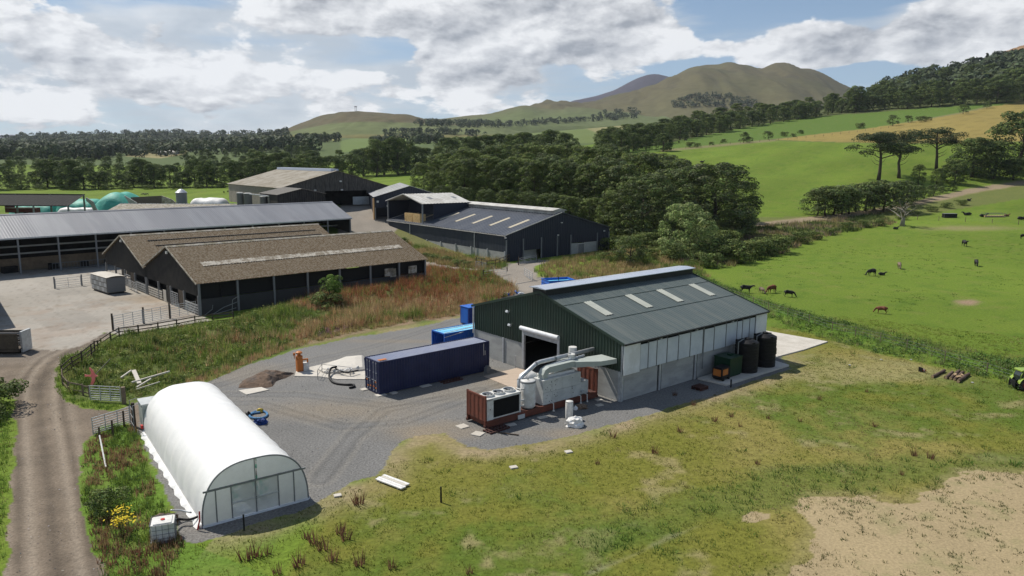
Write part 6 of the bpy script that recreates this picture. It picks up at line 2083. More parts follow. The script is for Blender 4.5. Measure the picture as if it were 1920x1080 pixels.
# bird shaped kite on a pole
q0 = at(184, 706, 60)
q = flat(186, 728); base = Vector((q.x, q.y, hz1(q.x, q.y)))
t = thing('bird_kite_sign', 'pink bird shaped flyer with spread wings hanging from a slanted pole above the bank', 'bird scarer', (base.x, base.y, base.z), 0)
tip = at(174, 705, base.y - .3) - base
s_ = 1.0
out = [(.75, .0), (.55, .12), (.35, .18), (.15, .75), (-.25, 1.15), (-.3, .95), (-.15, .55), (-.2, .14), (-.75, .12), (-1.1, .22), (-1.1, -.12), (-.7, -.05), (-.2, -.12), (-.15, -.5), (-.35, -1.0), (-.05, -1.1), (.25, -.6), (.35, -.12), (.55, -.08)]
out = [(x * .62, y * .72) for x, y in out]
M_PINK = mat('faded_red_cloth', (0.88, 0.38, 0.36), rough=.7, grain=.08, trans=.4)
b = MB(); nn = len(out)
vs = [Vector((x, -.04 - .1 * abs(y), y)) for x, y in out] + [Vector((x, .04 - .1 * abs(y), y)) for x, y in out]
b.add([tip + v for v in vs], [tuple(range(nn))[::-1], tuple(range(nn, 2 * nn))] + [(i, (i + 1) % nn, nn + (i + 1) % nn, nn + i) for i in range(nn)])
b.build('wings', M_PINK, t)
pe = at(207, 673, base.y + 1.5) - base
b = MB(); b.tube([(-.2, .6, -.3), tuple(tip + Vector((0, .3, .0))), tuple(pe)], .035, 6); b.build('pole', M_BLKTRIM, t)
# broken timber beside the gate
t = thing('timber_debris', 'pile of broken pale boards and a long beam in the weeds beside the bright gate', 'timber pile', gp(262, 722).to_tuple(), 0)
o = gp(262, 722)
for (a, c, d_, e, w, h, za, zb) in ((248, 727, 319, 711, .14, .12, .5, .75), (257, 732, 284, 722, .12, .1, .3, .6), (228, 722, 248, 716, .14, .1, .7, 1.1), (252, 712, 262, 727, .35, .1, .9, .4), (256, 734, 300, 724, .08, .08, .2, .4)):
    q = gp(a, c) - o; q1 = gp(d_, e) - o; b = MB(); b.beam((q.x, q.y, q.z + za), (q1.x, q1.y, q1.z + zb), w, h); b.build('board', M_PWOOD, t)
# bent rails by the barn corner
t = thing('broken_rails', 'bent metal rails and an old crush frame at the foot of the near old barn', 'metal frame', flat(395, 592).to_tuple(), 0)
o = flat(395, 592)
for pts in ([(384, 592), (398, 580), (399, 572)], [(398, 590), (420, 576), (445, 566)], [(400, 594), (424, 583), (443, 577)], [(436, 600), (436, 562), (446, 556)], [(410, 598), (430, 590)]):
    b = MB(); P0 = []
    for (a, c) in pts: v = at(a, c, o.y + (a - 395) * .02 + .3) - o; P0.append((v.x, v.y, max(v.z, .05)))
    b.tube(P0, .05, 6); b.build('rail', M_DGALV, t)

# gates and fences round the slate blue barn
rail_fence('rail_fence', 'dark rail fence stepping up beside the near corner of the slate blue barn', [(893, 497), (913, 504), (929, 502), (945, 496), (960, 488)], M_DWOOD, h=1.5, step=2.5)
gate('metal_gate', 'galvanised gate in the verge below the slate blue barn', gp(892, 503), gp(911, 505), 1.3, bars=6)
gate('metal_gate', 'open gate right of the slate blue barn corner', gp(973, 497), gp(1006, 490), 1.3, bars=5, post=M_DWOOD)
gate('metal_gate', 'pale gate standing open beside the lane near the blue skip', gp(983, 517), gp(998, 527), 1.4, bars=5)
gate('metal_gate', 'low bar across the lane in front of the slate blue barn', gp(907, 519), gp(950, 514), .9, bars=3, post=M_DWOOD, stiles=0, cat='barrier')

# ---------------------------------------------------------------- surface lookup for far planting
from mathutils.bvhtree import BVHTree


def make_bvh():
    vs = []; fs = []
    px = np.linspace(-700, 2700, 130); Y = np.exp(np.linspace(math.log(100), math.log(3500), 170))
    YY, PX = np.meshgrid(Y, px, indexing='ij'); X = (PX - 960) / FOC * YY; Z = hz(X, YY)
    vs = list(map(tuple, np.stack([X.ravel(), YY.ravel(), Z.ravel()], 1)))
    n = len(px)
    fs = [(i * n + j, i * n + j + 1, (i + 1) * n + j + 1, (i + 1) * n + j) for i in range(len(Y) - 1) for j in range(n - 1)]
    for o in list(COL.objects):
        if o.type == 'MESH' and ('hill' in o.name or 'moor' in o.name or 'ridge' in o.name) and o.get('kind') == 'structure':
            k = len(vs)
            vs += [tuple(v.co) for v in o.data.vertices]
            fs += [tuple(i + k for i in p.vertices) for p in o.data.polygons]
    return BVHTree.FromPolygons(vs, fs)


BVH = make_bvh()
CAMP = Vector((0, 0, CH))


def hit(px, py):
    r = BVH.ray_cast(CAMP, ray(px, py).normalized())
    return r[0]


# ---------------------------------------------------------------- leaf cards
def cards(P, N, size, col, colvar, rs, jit=.55, aspect=.75):
    """one irregular quad per point"""
    n = len(P)
    N0 = N / (np.linalg.norm(N, axis=1, keepdims=True) + 1e-9)
    N = N + rs.normal(0, jit, (n, 3)); N /= np.linalg.norm(N, axis=1, keepdims=True) + 1e-9
    t = rs.normal(0, 1, (n, 3)); U = np.cross(N, t); U /= np.linalg.norm(U, axis=1, keepdims=True) + 1e-9
    W = np.cross(N, U)
    s = (size * rs.uniform(.6, 1.35, n))[:, None]
    a = s * .5; b = s * .5 * aspect
    k = rs.uniform(.55, 1.1, (n, 4, 1))
    V = np.stack([P - U * a * k[:, 0] - W * b * .4, P + W * b * k[:, 1] * .9 - U * a * .2, P + U * a * k[:, 2] + W * b * .25, P - W * b * k[:, 3]], 1).reshape(-1, 3)
    Q = np.arange(4 * n).reshape(n, 4)
    cards.N = np.repeat(N0, 4, 0)
    c = np.array(col) if np.ndim(col) == 1 else np.asarray(col)
    C = np.broadcast_to(c, (n, 3)) * (1 + rs.normal(0, colvar, (n, 1))) * (1 + rs.normal(0, colvar * .35, (n, 3)))
    return V, Q, np.repeat(np.clip(C, .004, 1), 4, 0)


M_LEAF = mat('leaves', (1, 1, 1), attr=True, rough=.7, grain=0, bump=0, spec=.12, trans=.14, soft=.30)
M_BARK = mat('bark', (0.075, 0.060, 0.045), rough=.95, grain=.3, gs=5, bump=0, obj=True)
M_BARKP = mat('pale_bark', (0.26, 0.24, 0.21), rough=.95, grain=.3, gs=5, bump=0, obj=True)


def crown(name, blobs, n, size, cols, seed, cv=.20, jit=.5, inner=.06):
    """blobs: (x,y,z,rx,rz).  leaves lie on and just under the blob skins"""
    rs = np.random.RandomState(seed)
    B = np.array(blobs, float)
    area = (B[:, 3] ** 2 + 2 * B[:, 3] * B[:, 4]); pk = rs.choice(len(B), n, p=area / area.sum())
    d = rs.normal(0, 1, (n, 3)); d[:, 2] = np.where(rs.rand(n) < .6, np.abs(d[:, 2]), d[:, 2]); d /= np.linalg.norm(d, axis=1, keepdims=True)
    rad = np.stack([B[pk, 3], B[pk, 3], B[pk, 4]], 1)
    rr = 1 - np.abs(rs.normal(0, inner, (n, 1)))
    P = B[pk, :3] + d * rad * rr
    N = d / rad * rad.max()
    cl = np.array([cols[rs.randint(len(cols))] for _ in B])
    tone = rs.uniform(.70, 1.3, len(B))[:, None]
    V, Q, C = cards(P, N, size, (cl * tone)[pk], cv, rs, jit)
    return np_mesh(name, V, Q, C, M_LEAF, cards.N)


def dome_blobs(rs, n, rx, rz, cz, r0, r1, zmin, flat_=.85, fill=.75):
    out = []
    for i in range(n):
        u = rs.normal(0, 1, 3); u /= np.linalg.norm(u)
        k = rs.uniform(fill, 1.0) if i > n * .2 else rs.uniform(.1, .6)
        r = rs.uniform(r0, r1)
        x, y, z = u[0] * (rx - r) * k, u[1] * (rx - r) * k, cz + u[2] * (rz - r) * k
        if z - r * flat_ < zmin: z = zmin + r * flat_
        out.append((x, y, z, r, r * flat_))
    return out


def mass_blobs(rs, n, rx, H, r0, r1, low=.1, flat_=.85, lumps=5):
    """a full crown from near the ground to a rounded, lobed top"""
    out = []
    lo = [(rs.uniform(-.45, .45) * rx, rs.uniform(-.45, .45) * rx, rs.uniform(.78, 1.0)) for _ in range(lumps)]
    for i in range(n):
        z = H * rs.uniform(low, .96); r = rs.uniform(r0, r1)
        a = rs.uniform(0, 6.283)
        pr = 1.0 - max(0, (z / H - .45) / .58) ** 2.8
        pr *= .82 + .18 * min(1, z / (H * .25))
        k = (rx - r * .8) * pr * (rs.uniform(.8, 1.02) if i % 5 else rs.uniform(.1, .7))
        x, y = math.cos(a) * k, math.sin(a) * k
        top = max(h * H - ((x - lx) ** 2 + (y - ly) ** 2) / (rx * 1.7) for lx, ly, h in lo)
        out.append((x, y, max(min(z, top - r * .8), r * flat_), r, r * flat_))
    for lx, ly, h in lo: out.append((lx, ly, h * H - r1, r1, r1 * flat_))
    return out


def trunk_mesh(name, H, r, bend=.3, limbs=5, seed=0, m=None, lz0=.35, spread=.35, n=7):
    rs = random.Random(seed); b = MB()
    pts = []; x = y = 0
    for k in range(6):
        pts.append((x, y, H * k / 5)); x += rs.uniform(-bend, bend); y += rs.uniform(-bend, bend)
    b.tube(pts, [r * 1.3, r, r * .85, r * .68, r * .48, r * .2], n)
    for i in range(limbs):
        f = rs.uniform(lz0, .8); k = min(int(f * 5), 4); u = f * 5 - k
        p = Vector(pts[k]).lerp(Vector(pts[k + 1]), u); a = rs.uniform(0, 6.28); L = H * spread * rs.uniform(.6, 1.1)
        e = p + Vector((math.cos(a) * L, math.sin(a) * L, L * rs.uniform(.4, .9)))
        mid = p.lerp(e, .5) + Vector((0, 0, -L * .08))
        b.tube([p, mid, e], [r * .42, r * .28, r * .08], 5)
    return b.mesh(name, m or M_BARK, True)


G1 = (0.088, 0.122, 0.036); G2 = (0.122, 0.160, 0.046); G3 = (0.060, 0.088, 0.032); G4 = (0.150, 0.188, 0.052); G5 = (0.100, 0.124, 0.056)
rs_ = np.random.RandomState(5)
PROTO = {}


def proto(kind, H, blobs, n, size, cols, seed, trunk, **kw):
    PROTO.setdefault(kind, []).append((H, crown('crown', blobs, n, size, cols, seed, **kw), trunk))


for s in range(4):   # broad dense deciduous, 16 m
    rs = np.random.RandomState(100 + s)
    proto('broad', 16, mass_blobs(rs, 120, 6.6, 16, .8, 1.7, .08), 11000, .50, [G1, G2, G3], 10 + s, trunk_mesh('trunk', 11, .38, .25, 6, s))
for s in range(4):   # grove trees, leafy to the ground, 18 m
    rs = np.random.RandomState(200 + s)
    proto('grove', 18, mass_blobs(rs, 230, 6.8, 18, .6, 1.35, .02, lumps=8), 22000, .36, [G2, G4, G5, G2] if s % 2 else [G1, G2, G5], 30 + s, trunk_mesh('trunk', 12, .35, .25, 5, 9 + s), cv=.24, jit=.36)
for s in range(3):   # upright, ragged
    rs = np.random.RandomState(300 + s)
    proto('tall', 18, mass_blobs(rs, 100, 4.8, 18, .7, 1.5, .10, lumps=3), 9000, .46, [G2, G4, G1], 50 + s, trunk_mesh('trunk', 13, .32, .4, 6, 20 + s))
for s in range(3):   # small hawthorn like tree 6 m
    rs = np.random.RandomState(400 + s)
    proto('small', 6, mass_blobs(rs, 34, 3.1, 6, .45, .95, .14), 3800, .27, [G1, G2, G5], 70 + s, trunk_mesh('trunk', 4.5, .14, .25, 6, 30 + s))
for s in range(3):   # bush 2.5 m
    rs = np.random.RandomState(500 + s)
    proto('bush', 2.5, mass_blobs(rs, 26, 2.0, 2.5, .35, .65, .05), 2600, .20, [G1, G2, G4], 90 + s, None)
for s in range(2):   # willow bush pale 10 m
    rs = np.random.RandomState(600 + s)
    proto('willow', 10, mass_blobs(rs, 130, 5.4, 10, .5, 1.0, .02, lumps=7), 14000, .28, [(0.20, 0.26, 0.085), (0.165, 0.22, 0.075), (0.24, 0.29, 0.115)], 110 + s, None, cv=.18)
for s in range(2):   # far conifer 16 m
    bl = [((i * 37 % 10 - 4.5) * .05, 0, 2 + i * 1.3, 2.9 * (1 - i / 11.5) + .3, .9) for i in range(11)]
    proto('conifer', 16, bl, 1800, .6, [G3, (0.028, 0.044, 0.022)], 130 + s, trunk_mesh('trunk', 14, .22, .05, 0, 60 + s))
# Scots pines: clumps of needles on bare leaning limbs
for s in range(3):
    rs = random.Random(700 + s); b = MB(); blobs = []
    H = 15.5; lean = rs.uniform(-1.6, 1.6); pts = [(lean * (k / 5) ** 2 + rs.uniform(-.15, .15), rs.uniform(-.2, .2), H * .86 * k / 5) for k in range(6)]
    b.tube(pts, [.50, .38, .33, .28, .2, .1], 8)
    for i in range(16):
        f = rs.uniform(.50, 1.0); k = min(int(f * 5), 4); u = f * 5 - k; p = Vector(pts[k]).lerp(Vector(pts[k + 1]), min(u, 1))
        a = rs.uniform(0, 6.28); L = rs.uniform(3.0, 6.2) * (1.25 - abs(f - .8))
        e = p + Vector((math.cos(a) * L, math.sin(a) * L * .8, rs.uniform(.3, 1.8) + (1 - f) * 1.6))
        b.tube([p, p.lerp(e, .5) + Vector((0, 0, .3)), e], [.15, .11, .04], 5)
        for j in range(4):
            r = rs.uniform(1.1, 2.0); blobs.append((e.x + rs.uniform(-1.1, 1.1), e.y + rs.uniform(-1.1, 1.1), e.z + rs.uniform(-.3, .8), r, r * .55))
    for j in range(14):
        r = rs.uniform(1.3, 2.2); blobs.append((pts[5][0] + rs.uniform(-3.3, 3.3), rs.uniform(-3, 3), H * .88 + rs.uniform(-.8, 1.0), r, r * .55))
    for i in range(3):
        a = rs.uniform(0, 6.28); z = H * rs.uniform(.25, .42); b.tube([(0.1, 0, z), (1.3 * math.cos(a), 1.3 * math.sin(a), z + .7), (2.2 * math.cos(a), 2.2 * math.sin(a), z + 2.0)], [.10, .06, .02], 5)
    proto('pine', H, blobs, 10000, .36, [(0.044, 0.066, 0.030), (0.058, 0.078, 0.034)], 150 + s, b.mesh('trunk', M_BARK, True), jit=.8)

TCOUNT = {}


def tree(kind, pos, H, label, group=None, rz=None, wide=1.0, name=None, cat='tree', pick=None):
    lst = PROTO[kind]
    h0, cm, tm = lst[R.randrange(len(lst)) if pick is None else pick % len(lst)]
    s = H / h0
    nm = name or {'pine': 'pine_tree', 'bush': 'bush', 'willow': 'bush', 'conifer': 'conifer_tree'}.get(kind, 'tree')
    t = thing(nm, label, cat, (pos[0], pos[1], pos[2] - .15), R.uniform(0, 6.28) if rz is None else rz, group)
    t.scale = (s * wide, s * wide, s)
    inst('crown', cm, t)
    if tm is not None: inst('trunk', tm, t)
    return t


def tree_px(kind, px, Y, topy, label, group=None, wide=1.0, hmin=2, hmax=30, **kw):
    x = at(px, 400, Y).x
    g = ground(x, Y)
    H = max(hmin, min(hmax, at(px, topy, Y).z - g.z))
    return tree(kind, g, H, label, group, wide=wide, **kw)


# 1. the dark row of trees at the edge of the green strip, left
RG = np.random.RandomState(21)
for i in range(27):
    px = -18 + i * 22.5 + RG.uniform(-6, 6)
    Y = 338 + RG.uniform(-4, 14)
    big = [0, 1, 0, 0, 0, 1, 1, 1, 1, 0, 0, 0, 0, 1, 1, 1, 0, 1, 1, 1, 1, 1, 1, 0, 1, 1, 1][i]
    tree_px('broad' if big else ('tall' if RG.rand() < .4 else 'broad'), px, Y, RG.uniform(292, 306) if big else RG.uniform(308, 326), ('tall' if big else 'shorter') + ' dark leafy tree in the row along the green strip beyond the silage heaps', 'trees in the dark row beyond the silage heaps', wide=RG.uniform(1.0, 1.25) if big else 1.25)
for i in range(14):
    px = -10 + i * 42 + RG.uniform(-12, 12)
    tree_px('bush', px, 334, RG.uniform(340, 348), 'low bush under the dark row of trees beyond the silage heaps', 'bushes under the dark row of trees', wide=1.3, hmin=2.5)
# 2. behind it
for (Y, n_, t0, t1) in ((430, 22, 296, 312), (560, 24, 288, 302), (720, 26, 280, 292)):
    for i in range(n_):
        px = -30 + i * 620 / n_ + RG.uniform(-9, 9)
        if Y > 500 and 250 < px < 352: continue
        tree_px(RG.choice(['broad', 'tall', 'broad']), px, Y + RG.uniform(-30, 30), RG.uniform(t0, t1), 'mid distance tree in the leafy valley wood behind the dark row, left', 'trees of the valley wood on the left', wide=RG.uniform(1.0, 1.3), hmin=9, hmax=19)
# trees beyond the big back barn and cow field
for (px, Y, ty, k) in ((486, 365, 280, 'broad'), (505, 362, 285, 'tall'), (528, 366, 283, 'broad'), (552, 370, 288, 'broad'), (575, 378, 284, 'tall'), (598, 385, 290, 'broad'), (620, 395, 284, 'broad'), (642, 400, 292, 'tall'), (662, 405, 285, 'broad'),
                     (684, 425, 268, 'broad'), (708, 420, 255, 'tall'), (722, 428, 262, 'broad'), (748, 426, 254, 'broad'), (762, 436, 262, 'broad'), (780, 440, 272, 'broad'), (800, 440, 275, 'broad'), (822, 440, 270, 'tall'),
                     (495, 470, 283, 'broad'), (535, 480, 282, 'broad'), (590, 500, 276, 'broad'), (640, 520, 278, 'tall'), (680, 520, 284, 'broad'), (480, 560, 277, 'tall'), (545, 600, 272, 'conifer'), (552, 600, 266, 'conifer'), (562, 600, 270, 'conifer'), (575, 600, 272, 'broad')):
    tree_px(k, px, Y, ty, ('tall dark tree behind the roof of the big back barn' if px < 670 else 'tall dark tree beyond the small cattle field right of the big back barn'), 'trees in the belt beyond the big back barn', wide=1.1, hmin=7, hmax=23)
# 3. the grove behind the slate blue barn
GR = [(795, 248, 300), (812, 232, 318), (832, 250, 282), (850, 232, 300), (872, 228, 290), (878, 252, 274), (900, 230, 296), (925, 226, 285), (930, 255, 268), (950, 222, 296), (975, 228, 280), (985, 258, 264), (1002, 218, 292), (1030, 222, 284), (1040, 255, 263),
      (1058, 214, 296), (1085, 220, 284), (1098, 252, 266), (1112, 210, 300), (1140, 212, 288), (1150, 240, 270), (1165, 205, 300), (1196, 226, 276), (1228, 232, 280), (1262, 225, 290), (1300, 222, 300), (1340, 224, 306), (1000, 285, 262), (1060, 290, 262), (940, 290, 264), (1130, 285, 266), (880, 285, 270)]
for i, (px, Y, ty) in enumerate(GR):
    tree_px('grove', px, Y, ty, 'dense leafy tree in the ' + ('left', 'middle', 'right')[min(2, int((px - 790) / 190))] + ' part of the grove behind the slate blue barn', 'trees of the grove behind the slate blue barn', wide=RG.uniform(1.0, 1.25), hmax=23)
for i, (px, Y, ty) in enumerate(((830, 214, 352), (870, 212, 350), (912, 208, 356), (950, 206, 352), (990, 203, 356), (1030, 200, 358), (1068, 197, 362), (1105, 195, 366), (1140, 196, 372), (1175, 196, 385), (1240, 190, 392), (1296, 186, 395), (1370, 190, 388))):
    tree_px('grove', px, Y, ty, 'low bushy tree along the front foot of the grove', 'low bushy trees along the front foot of the grove', wide=1.5, hmin=6)
tree_px('grove', 1208, 183, 322, 'big rounded dark tree at the front of the grove right of the slate blue barn', wide=1.55, hmax=20, pick=0)
tree_px('grove', 1265, 196, 308, 'tall dark tree between the two big rounded front trees of the grove', wide=1.35, hmax=20, pick=2)
tree_px('grove', 1338, 192, 300, 'massive dark domed tree at the right end of the grove', wide=1.65, hmax=21, pick=0)
tree_px('grove', 1380, 208, 332, 'lower dark tree at the far right edge of the grove', wide=1.3, hmax=20, pick=2)
tree_px('grove', 1155, 186, 352, 'lower leafy tree of the grove just behind the right corner of the slate blue barn', wide=1.2, hmax=20, pick=1)
tree_px('willow', 1290, 153, 377, 'rounded pale sage green bush in front of the dark grove', wide=1.0, pick=0)
tree_px('small', 1182, 143, 440, 'small pale green tree on the weedy hump behind the green shed', wide=1.2)
# 4. belt behind the grove
for i in range(17):
    px = 836 + i * 25 + RG.uniform(-5, 5)
    if 1080 < px < 1130: continue
    tree_px('broad', px, 455 + RG.uniform(-12, 20), RG.uniform(236, 250) if px < 1080 else RG.uniform(238, 252), 'dark tree in the belt rising just behind the grove', 'trees in the belt just behind the grove', wide=1.15, hmin=9, hmax=20)
# 5. the long belt along the top of the right hand fields
bx = [1120, 1230, 1400, 1500, 1560, 1640, 1700, 1840, 1920, 2050]
bb = [284, 271, 239, 223, 214, 208, 205, 196, 189, 175]
tt = [246, 218, 190, 180, 166, 158, 148, 128, 108, 80]
for row, (dY, n_) in enumerate(((6, 40), (40, 32), (85, 24))):
    for i in range(n_):
        px = 1130 + (i + RG.uniform(-.3, .3)) * 820 / n_
        by = np.interp(px, bx, bb); ty = np.interp(px, bx, tt)
        g = gp(px, by)
        Y = g.y + dY + RG.uniform(-4, 4)
        f = (0.72, .88, 1.0)[row]
        top = by + (ty - by) * f + RG.uniform(-5, 5)
        tree_px(RG.choice(['broad', 'tall', 'broad']), px, Y, top, 'dark tree in the ' + ('lower left', 'middle', 'upper right')[min(2, max(0, int((px - 1130) / 265)))] + ' stretch of the long belt above the right hand fields', 'trees of the long belt above the right hand fields', wide=RG.uniform(1.1, 1.35), hmin=14, hmax=30)
tree_px('broad', 1588, 760, 158, 'tall rounded tree standing proud at the dip of the right hand skyline', wide=1.1, hmax=32)
for i in range(46):
    px = RG.uniform(1640, 2010); u = RG.rand()
    Y = 850 + 330 * u
    x = at(px, 150, Y).x; g = ground(x, Y)
    tree(RG.choice(['broad', 'broad', 'tall']), g, RG.uniform(18, 26), 'dark tree on the wooded slope at the far right', 'trees on the wooded slope at the far right', wide=1.2)
# 6. hedge line trees between the right fields
for (px, py, H, k, lab) in ((1394, 268, 7.5, 'small', 'small rounded tree at the left end of the hedge between the right fields'), (1404, 268, 5, 'small', 'lower small tree hugging the rounded one at the left end of the hedge'), (1440, 262, 7, 'small', 'bare stemmed small tree on the hedge line left of the crop field corner'),
                       (1470, 256, 4, 'bush', 'dark bush on the hedge line right of the bare stemmed small tree'), (1487, 257, 3, 'bush', 'small low bush on the hedge line, second right of the bare stemmed tree'), (1500, 251, 3.4, 'bush', 'little bush on the hedge line near the crop field corner'),
                       (1613, 241, 5, 'bush', 'olive bush standing on the hedge above the crop field'), (1674, 236, 9, 'small', 'ragged small tree on the hedge above the middle of the crop field'), (1703, 230, 6.5, 'small', 'thin leafless looking small tree right of the ragged one'),
                       (1726, 229, 5.5, 'bush', 'yellowish bush on the hedge above the crop field'), (1740, 226, 3.5, 'bush', 'low dark bush right of the yellowish bush'), (1806, 214, 9, 'small', 'crooked open tree near the upper corner of the crop field'), (1850, 203, 7, 'small', 'leafy small tree near the top right of the crop field'),
                       (1250, 283, 4, 'bush', 'green bush at the left tip of the lower hedge'), (1295, 276, 4, 'bush', 'green bush on the lower hedge right of the grove top'), (1308, 276, 3, 'bush', 'low green bush second along the lower hedge'), (1335, 272, 2.6, 'bush', 'tiny bush third along the lower hedge'), (1357, 268, 3, 'bush', 'tiny bush fourth along the lower hedge')):
    tree(k, gp(px, py), H, lab, wide=1.1, cat='tree' if k == 'small' else 'bush')
# 7. pines and scrub on the right
for (px, py, ty, lab, pk) in ((1648, 338, 247, 'largest flat topped pine on the right with bare lower limbs', 0), (1684, 334, 250, 'slimmer pine leaning close to the right of the largest pine', 1), (1756, 318, 238, 'lone pine with spreading flat crown left of the dark rounded trees', 2)):
    g = gp(px, py); tree('pine', g, at(px, ty, g.y).z - g.z, lab, wide=1.35, pick=pk, rz=.4 + pk)
for (px, py, ty, w, k, lab) in ((1822, 332, 255, 1.5, 'broad', 'broad bronze tinged tree at the right just beside the lone pine'), (1862, 335, 262, 1.3, 'broad', 'dark rounded tree below the tallest tree at the right edge'), (1912, 322, 198, 1.25, 'broad', 'tallest spreading tree at the right edge'),
                           (1790, 345, 296, 1.3, 'broad', 'small dark tree under the broad bronze tinged tree'), (1720, 352, 304, 1.1, 'tall', 'dark bushy tree between the pines'), (1757, 355, 312, 1.2, 'tall', 'feathery green tree below the lone pine'),
                           (1900, 338, 290, 1.3, 'broad', 'low leafy tree at the foot of the tallest right edge tree')):
    g = gp(px, py); tree(k, g, at(px, ty, g.y).z - g.z, lab, wide=w)
SCR = [(1532, 404, 352), (1548, 406, 345), (1562, 403, 340), (1578, 402, 346), (1592, 401, 356), (1606, 398, 352), (1622, 396, 338), (1640, 394, 335), (1655, 398, 340), (1672, 396, 336), (1688, 385, 338), (1700, 380, 345), (1716, 376, 342), (1732, 372, 350), (1750, 368, 345), (1768, 362, 350), (1786, 358, 348), (1640, 372, 350), (1605, 378, 355), (1665, 368, 345), (1700, 362, 335)]
for (px, py, ty) in SCR:
    g = gp(px, py); tree('small', g, max(3, at(px, ty, g.y).z - g.z), 'scrubby hawthorn in the thicket below the pines', 'scrubby hawthorns in the thicket below the pines', wide=1.35)
for (px, py, ty, w) in ((1345, 488, 440, 1.3), (1368, 492, 452, 1.4), (1395, 484, 448, 1.5), (1420, 478, 446, 1.5), (1446, 474, 438, 1.4), (1470, 462, 436, 1.2), (1350, 462, 425, 1.3), (1372, 452, 424, 1.2), (1395, 442, 418, 1.4), (1330, 478, 432, 1.2), (1300, 487, 455, 1.3), (1325, 500, 470, 1.4), (1258, 488, 460, 1.3), (1500, 455, 432, 1.3), (1525, 448, 430, 1.3),
                    (1560, 440, 424, 1.3), (1590, 432, 414, 1.3), (1620, 426, 410, 1.3), (1650, 424, 408, 1.2), (1235, 470, 448, 1.3), (1215, 482, 462, 1.3), (1200, 492, 470, 1.3), (1160, 488, 466, 1.2), (1130, 488, 470, 1.1), (1150, 470, 440, 1.4), (1180, 464, 436, 1.4), (1212, 460, 430, 1.4), (1240, 458, 428, 1.4), (1262, 472, 445, 1.5), (1320, 470, 442, 1.4), (1745, 396, 384, 1.4), (1775, 390, 378, 1.4), (1800, 384, 372, 1.4), (1715, 404, 392, 1.4), (1690, 412, 398, 1.3)):
    g = gp(px, py); tree('bush', g, max(1.5, at(px, ty, g.y).z - g.z), 'dark green bush in the scrub between the grove and the cattle pasture', 'bushes in the scrub between the grove and the pasture', wide=w, cat='bush')
# 8. half dead tree with bare pale limbs
g = gp(1691, 424)
t = thing('dead_tree', 'half dead tree with bare pale twisted limbs by the pasture fence', 'tree', g.to_tuple())
b = MB(); rd = random.Random(3); tips = []
b.tube([(0, 0, -.3), (.2, 0, 2.2), (-.3, .2, 4.0), (.1, 0, 5.6)], [.75, .5, .4, .25], 9)
for i in range(22):
    a = rd.uniform(0, 6.28); z = rd.uniform(2.6, 5.6); L = rd.uniform(2.2, 5.0)
    p1 = Vector((math.cos(a) * L * .5, math.sin(a) * L * .5, z + rd.uniform(.2, 1.4))); p2 = Vector((math.cos(a + rd.uniform(-.5, .5)) * L, math.sin(a) * L, z + rd.uniform(-.4, 2.6)))
    b.tube([(0, 0, z - .5), p1, p2], [.2, .12, .03], 5); tips.append(p2)
b.build('trunk', M_BARKP, t, smooth=True)
bl = [(q.x * rd.uniform(.6, 1.05), q.y, q.z + rd.uniform(-.2, .3), rd.uniform(.5, .9), rd.uniform(.35, .6)) for q in tips]
inst('crown', crown('crown', bl, 1700, .28, [(0.085, 0.10, 0.03), (0.06, 0.08, 0.028)], 77), t)
# 9. near bushes
tree('bush', gp(-14, 768), 2.9, 'large dark bush cut by the left edge beside the track', wide=1.25, cat='bush', pick=0)
tree('bush', gp(-24, 792), 1.8, 'lower dark bush under the large one at the left edge', wide=1.2, cat='bush', pick=1)
tree('bush', gp(204, 962), 1.75, 'rounded green bush in the weeds between track and polytunnel', wide=1.0, cat='bush', pick=2)
t = tree('small', gp(622, 566), 4.6, 'light green sapling like tree on the weedy bank by the near old barn', wide=1.0)
t.children[0].data = crown('crown', dome_blobs(np.random.RandomState(3), 24, 2.6, 2.5, 3.2, .5, .95, .4), 3000, .26, [(0.12, 0.20, 0.035), (0.10, 0.17, 0.03), (0.15, 0.23, 0.05)], 78)
tree('bush', gp(612, 572), 2.0, 'pale grey green bush at the foot of the light green tree on the bank', wide=1.6, cat='bush')
tree('bush', gp(716, 520), 2.3, 'sparse pale leaved shrub against the side of the near old barn', wide=1.0, cat='bush')
for i, (px, py, H) in enumerate(((792, 486, 1.6), (812, 488, 1.4), (838, 492, 1.5), (862, 498, 1.5), (878, 500, 1.3), (745, 462, 2.4), (900, 492, 1.2))):
    tree('bush', gp(px, py), H, 'low weedy bush along the side of the slate blue barn', 'weedy bushes along the slate blue barn', wide=1.4, cat='bush')


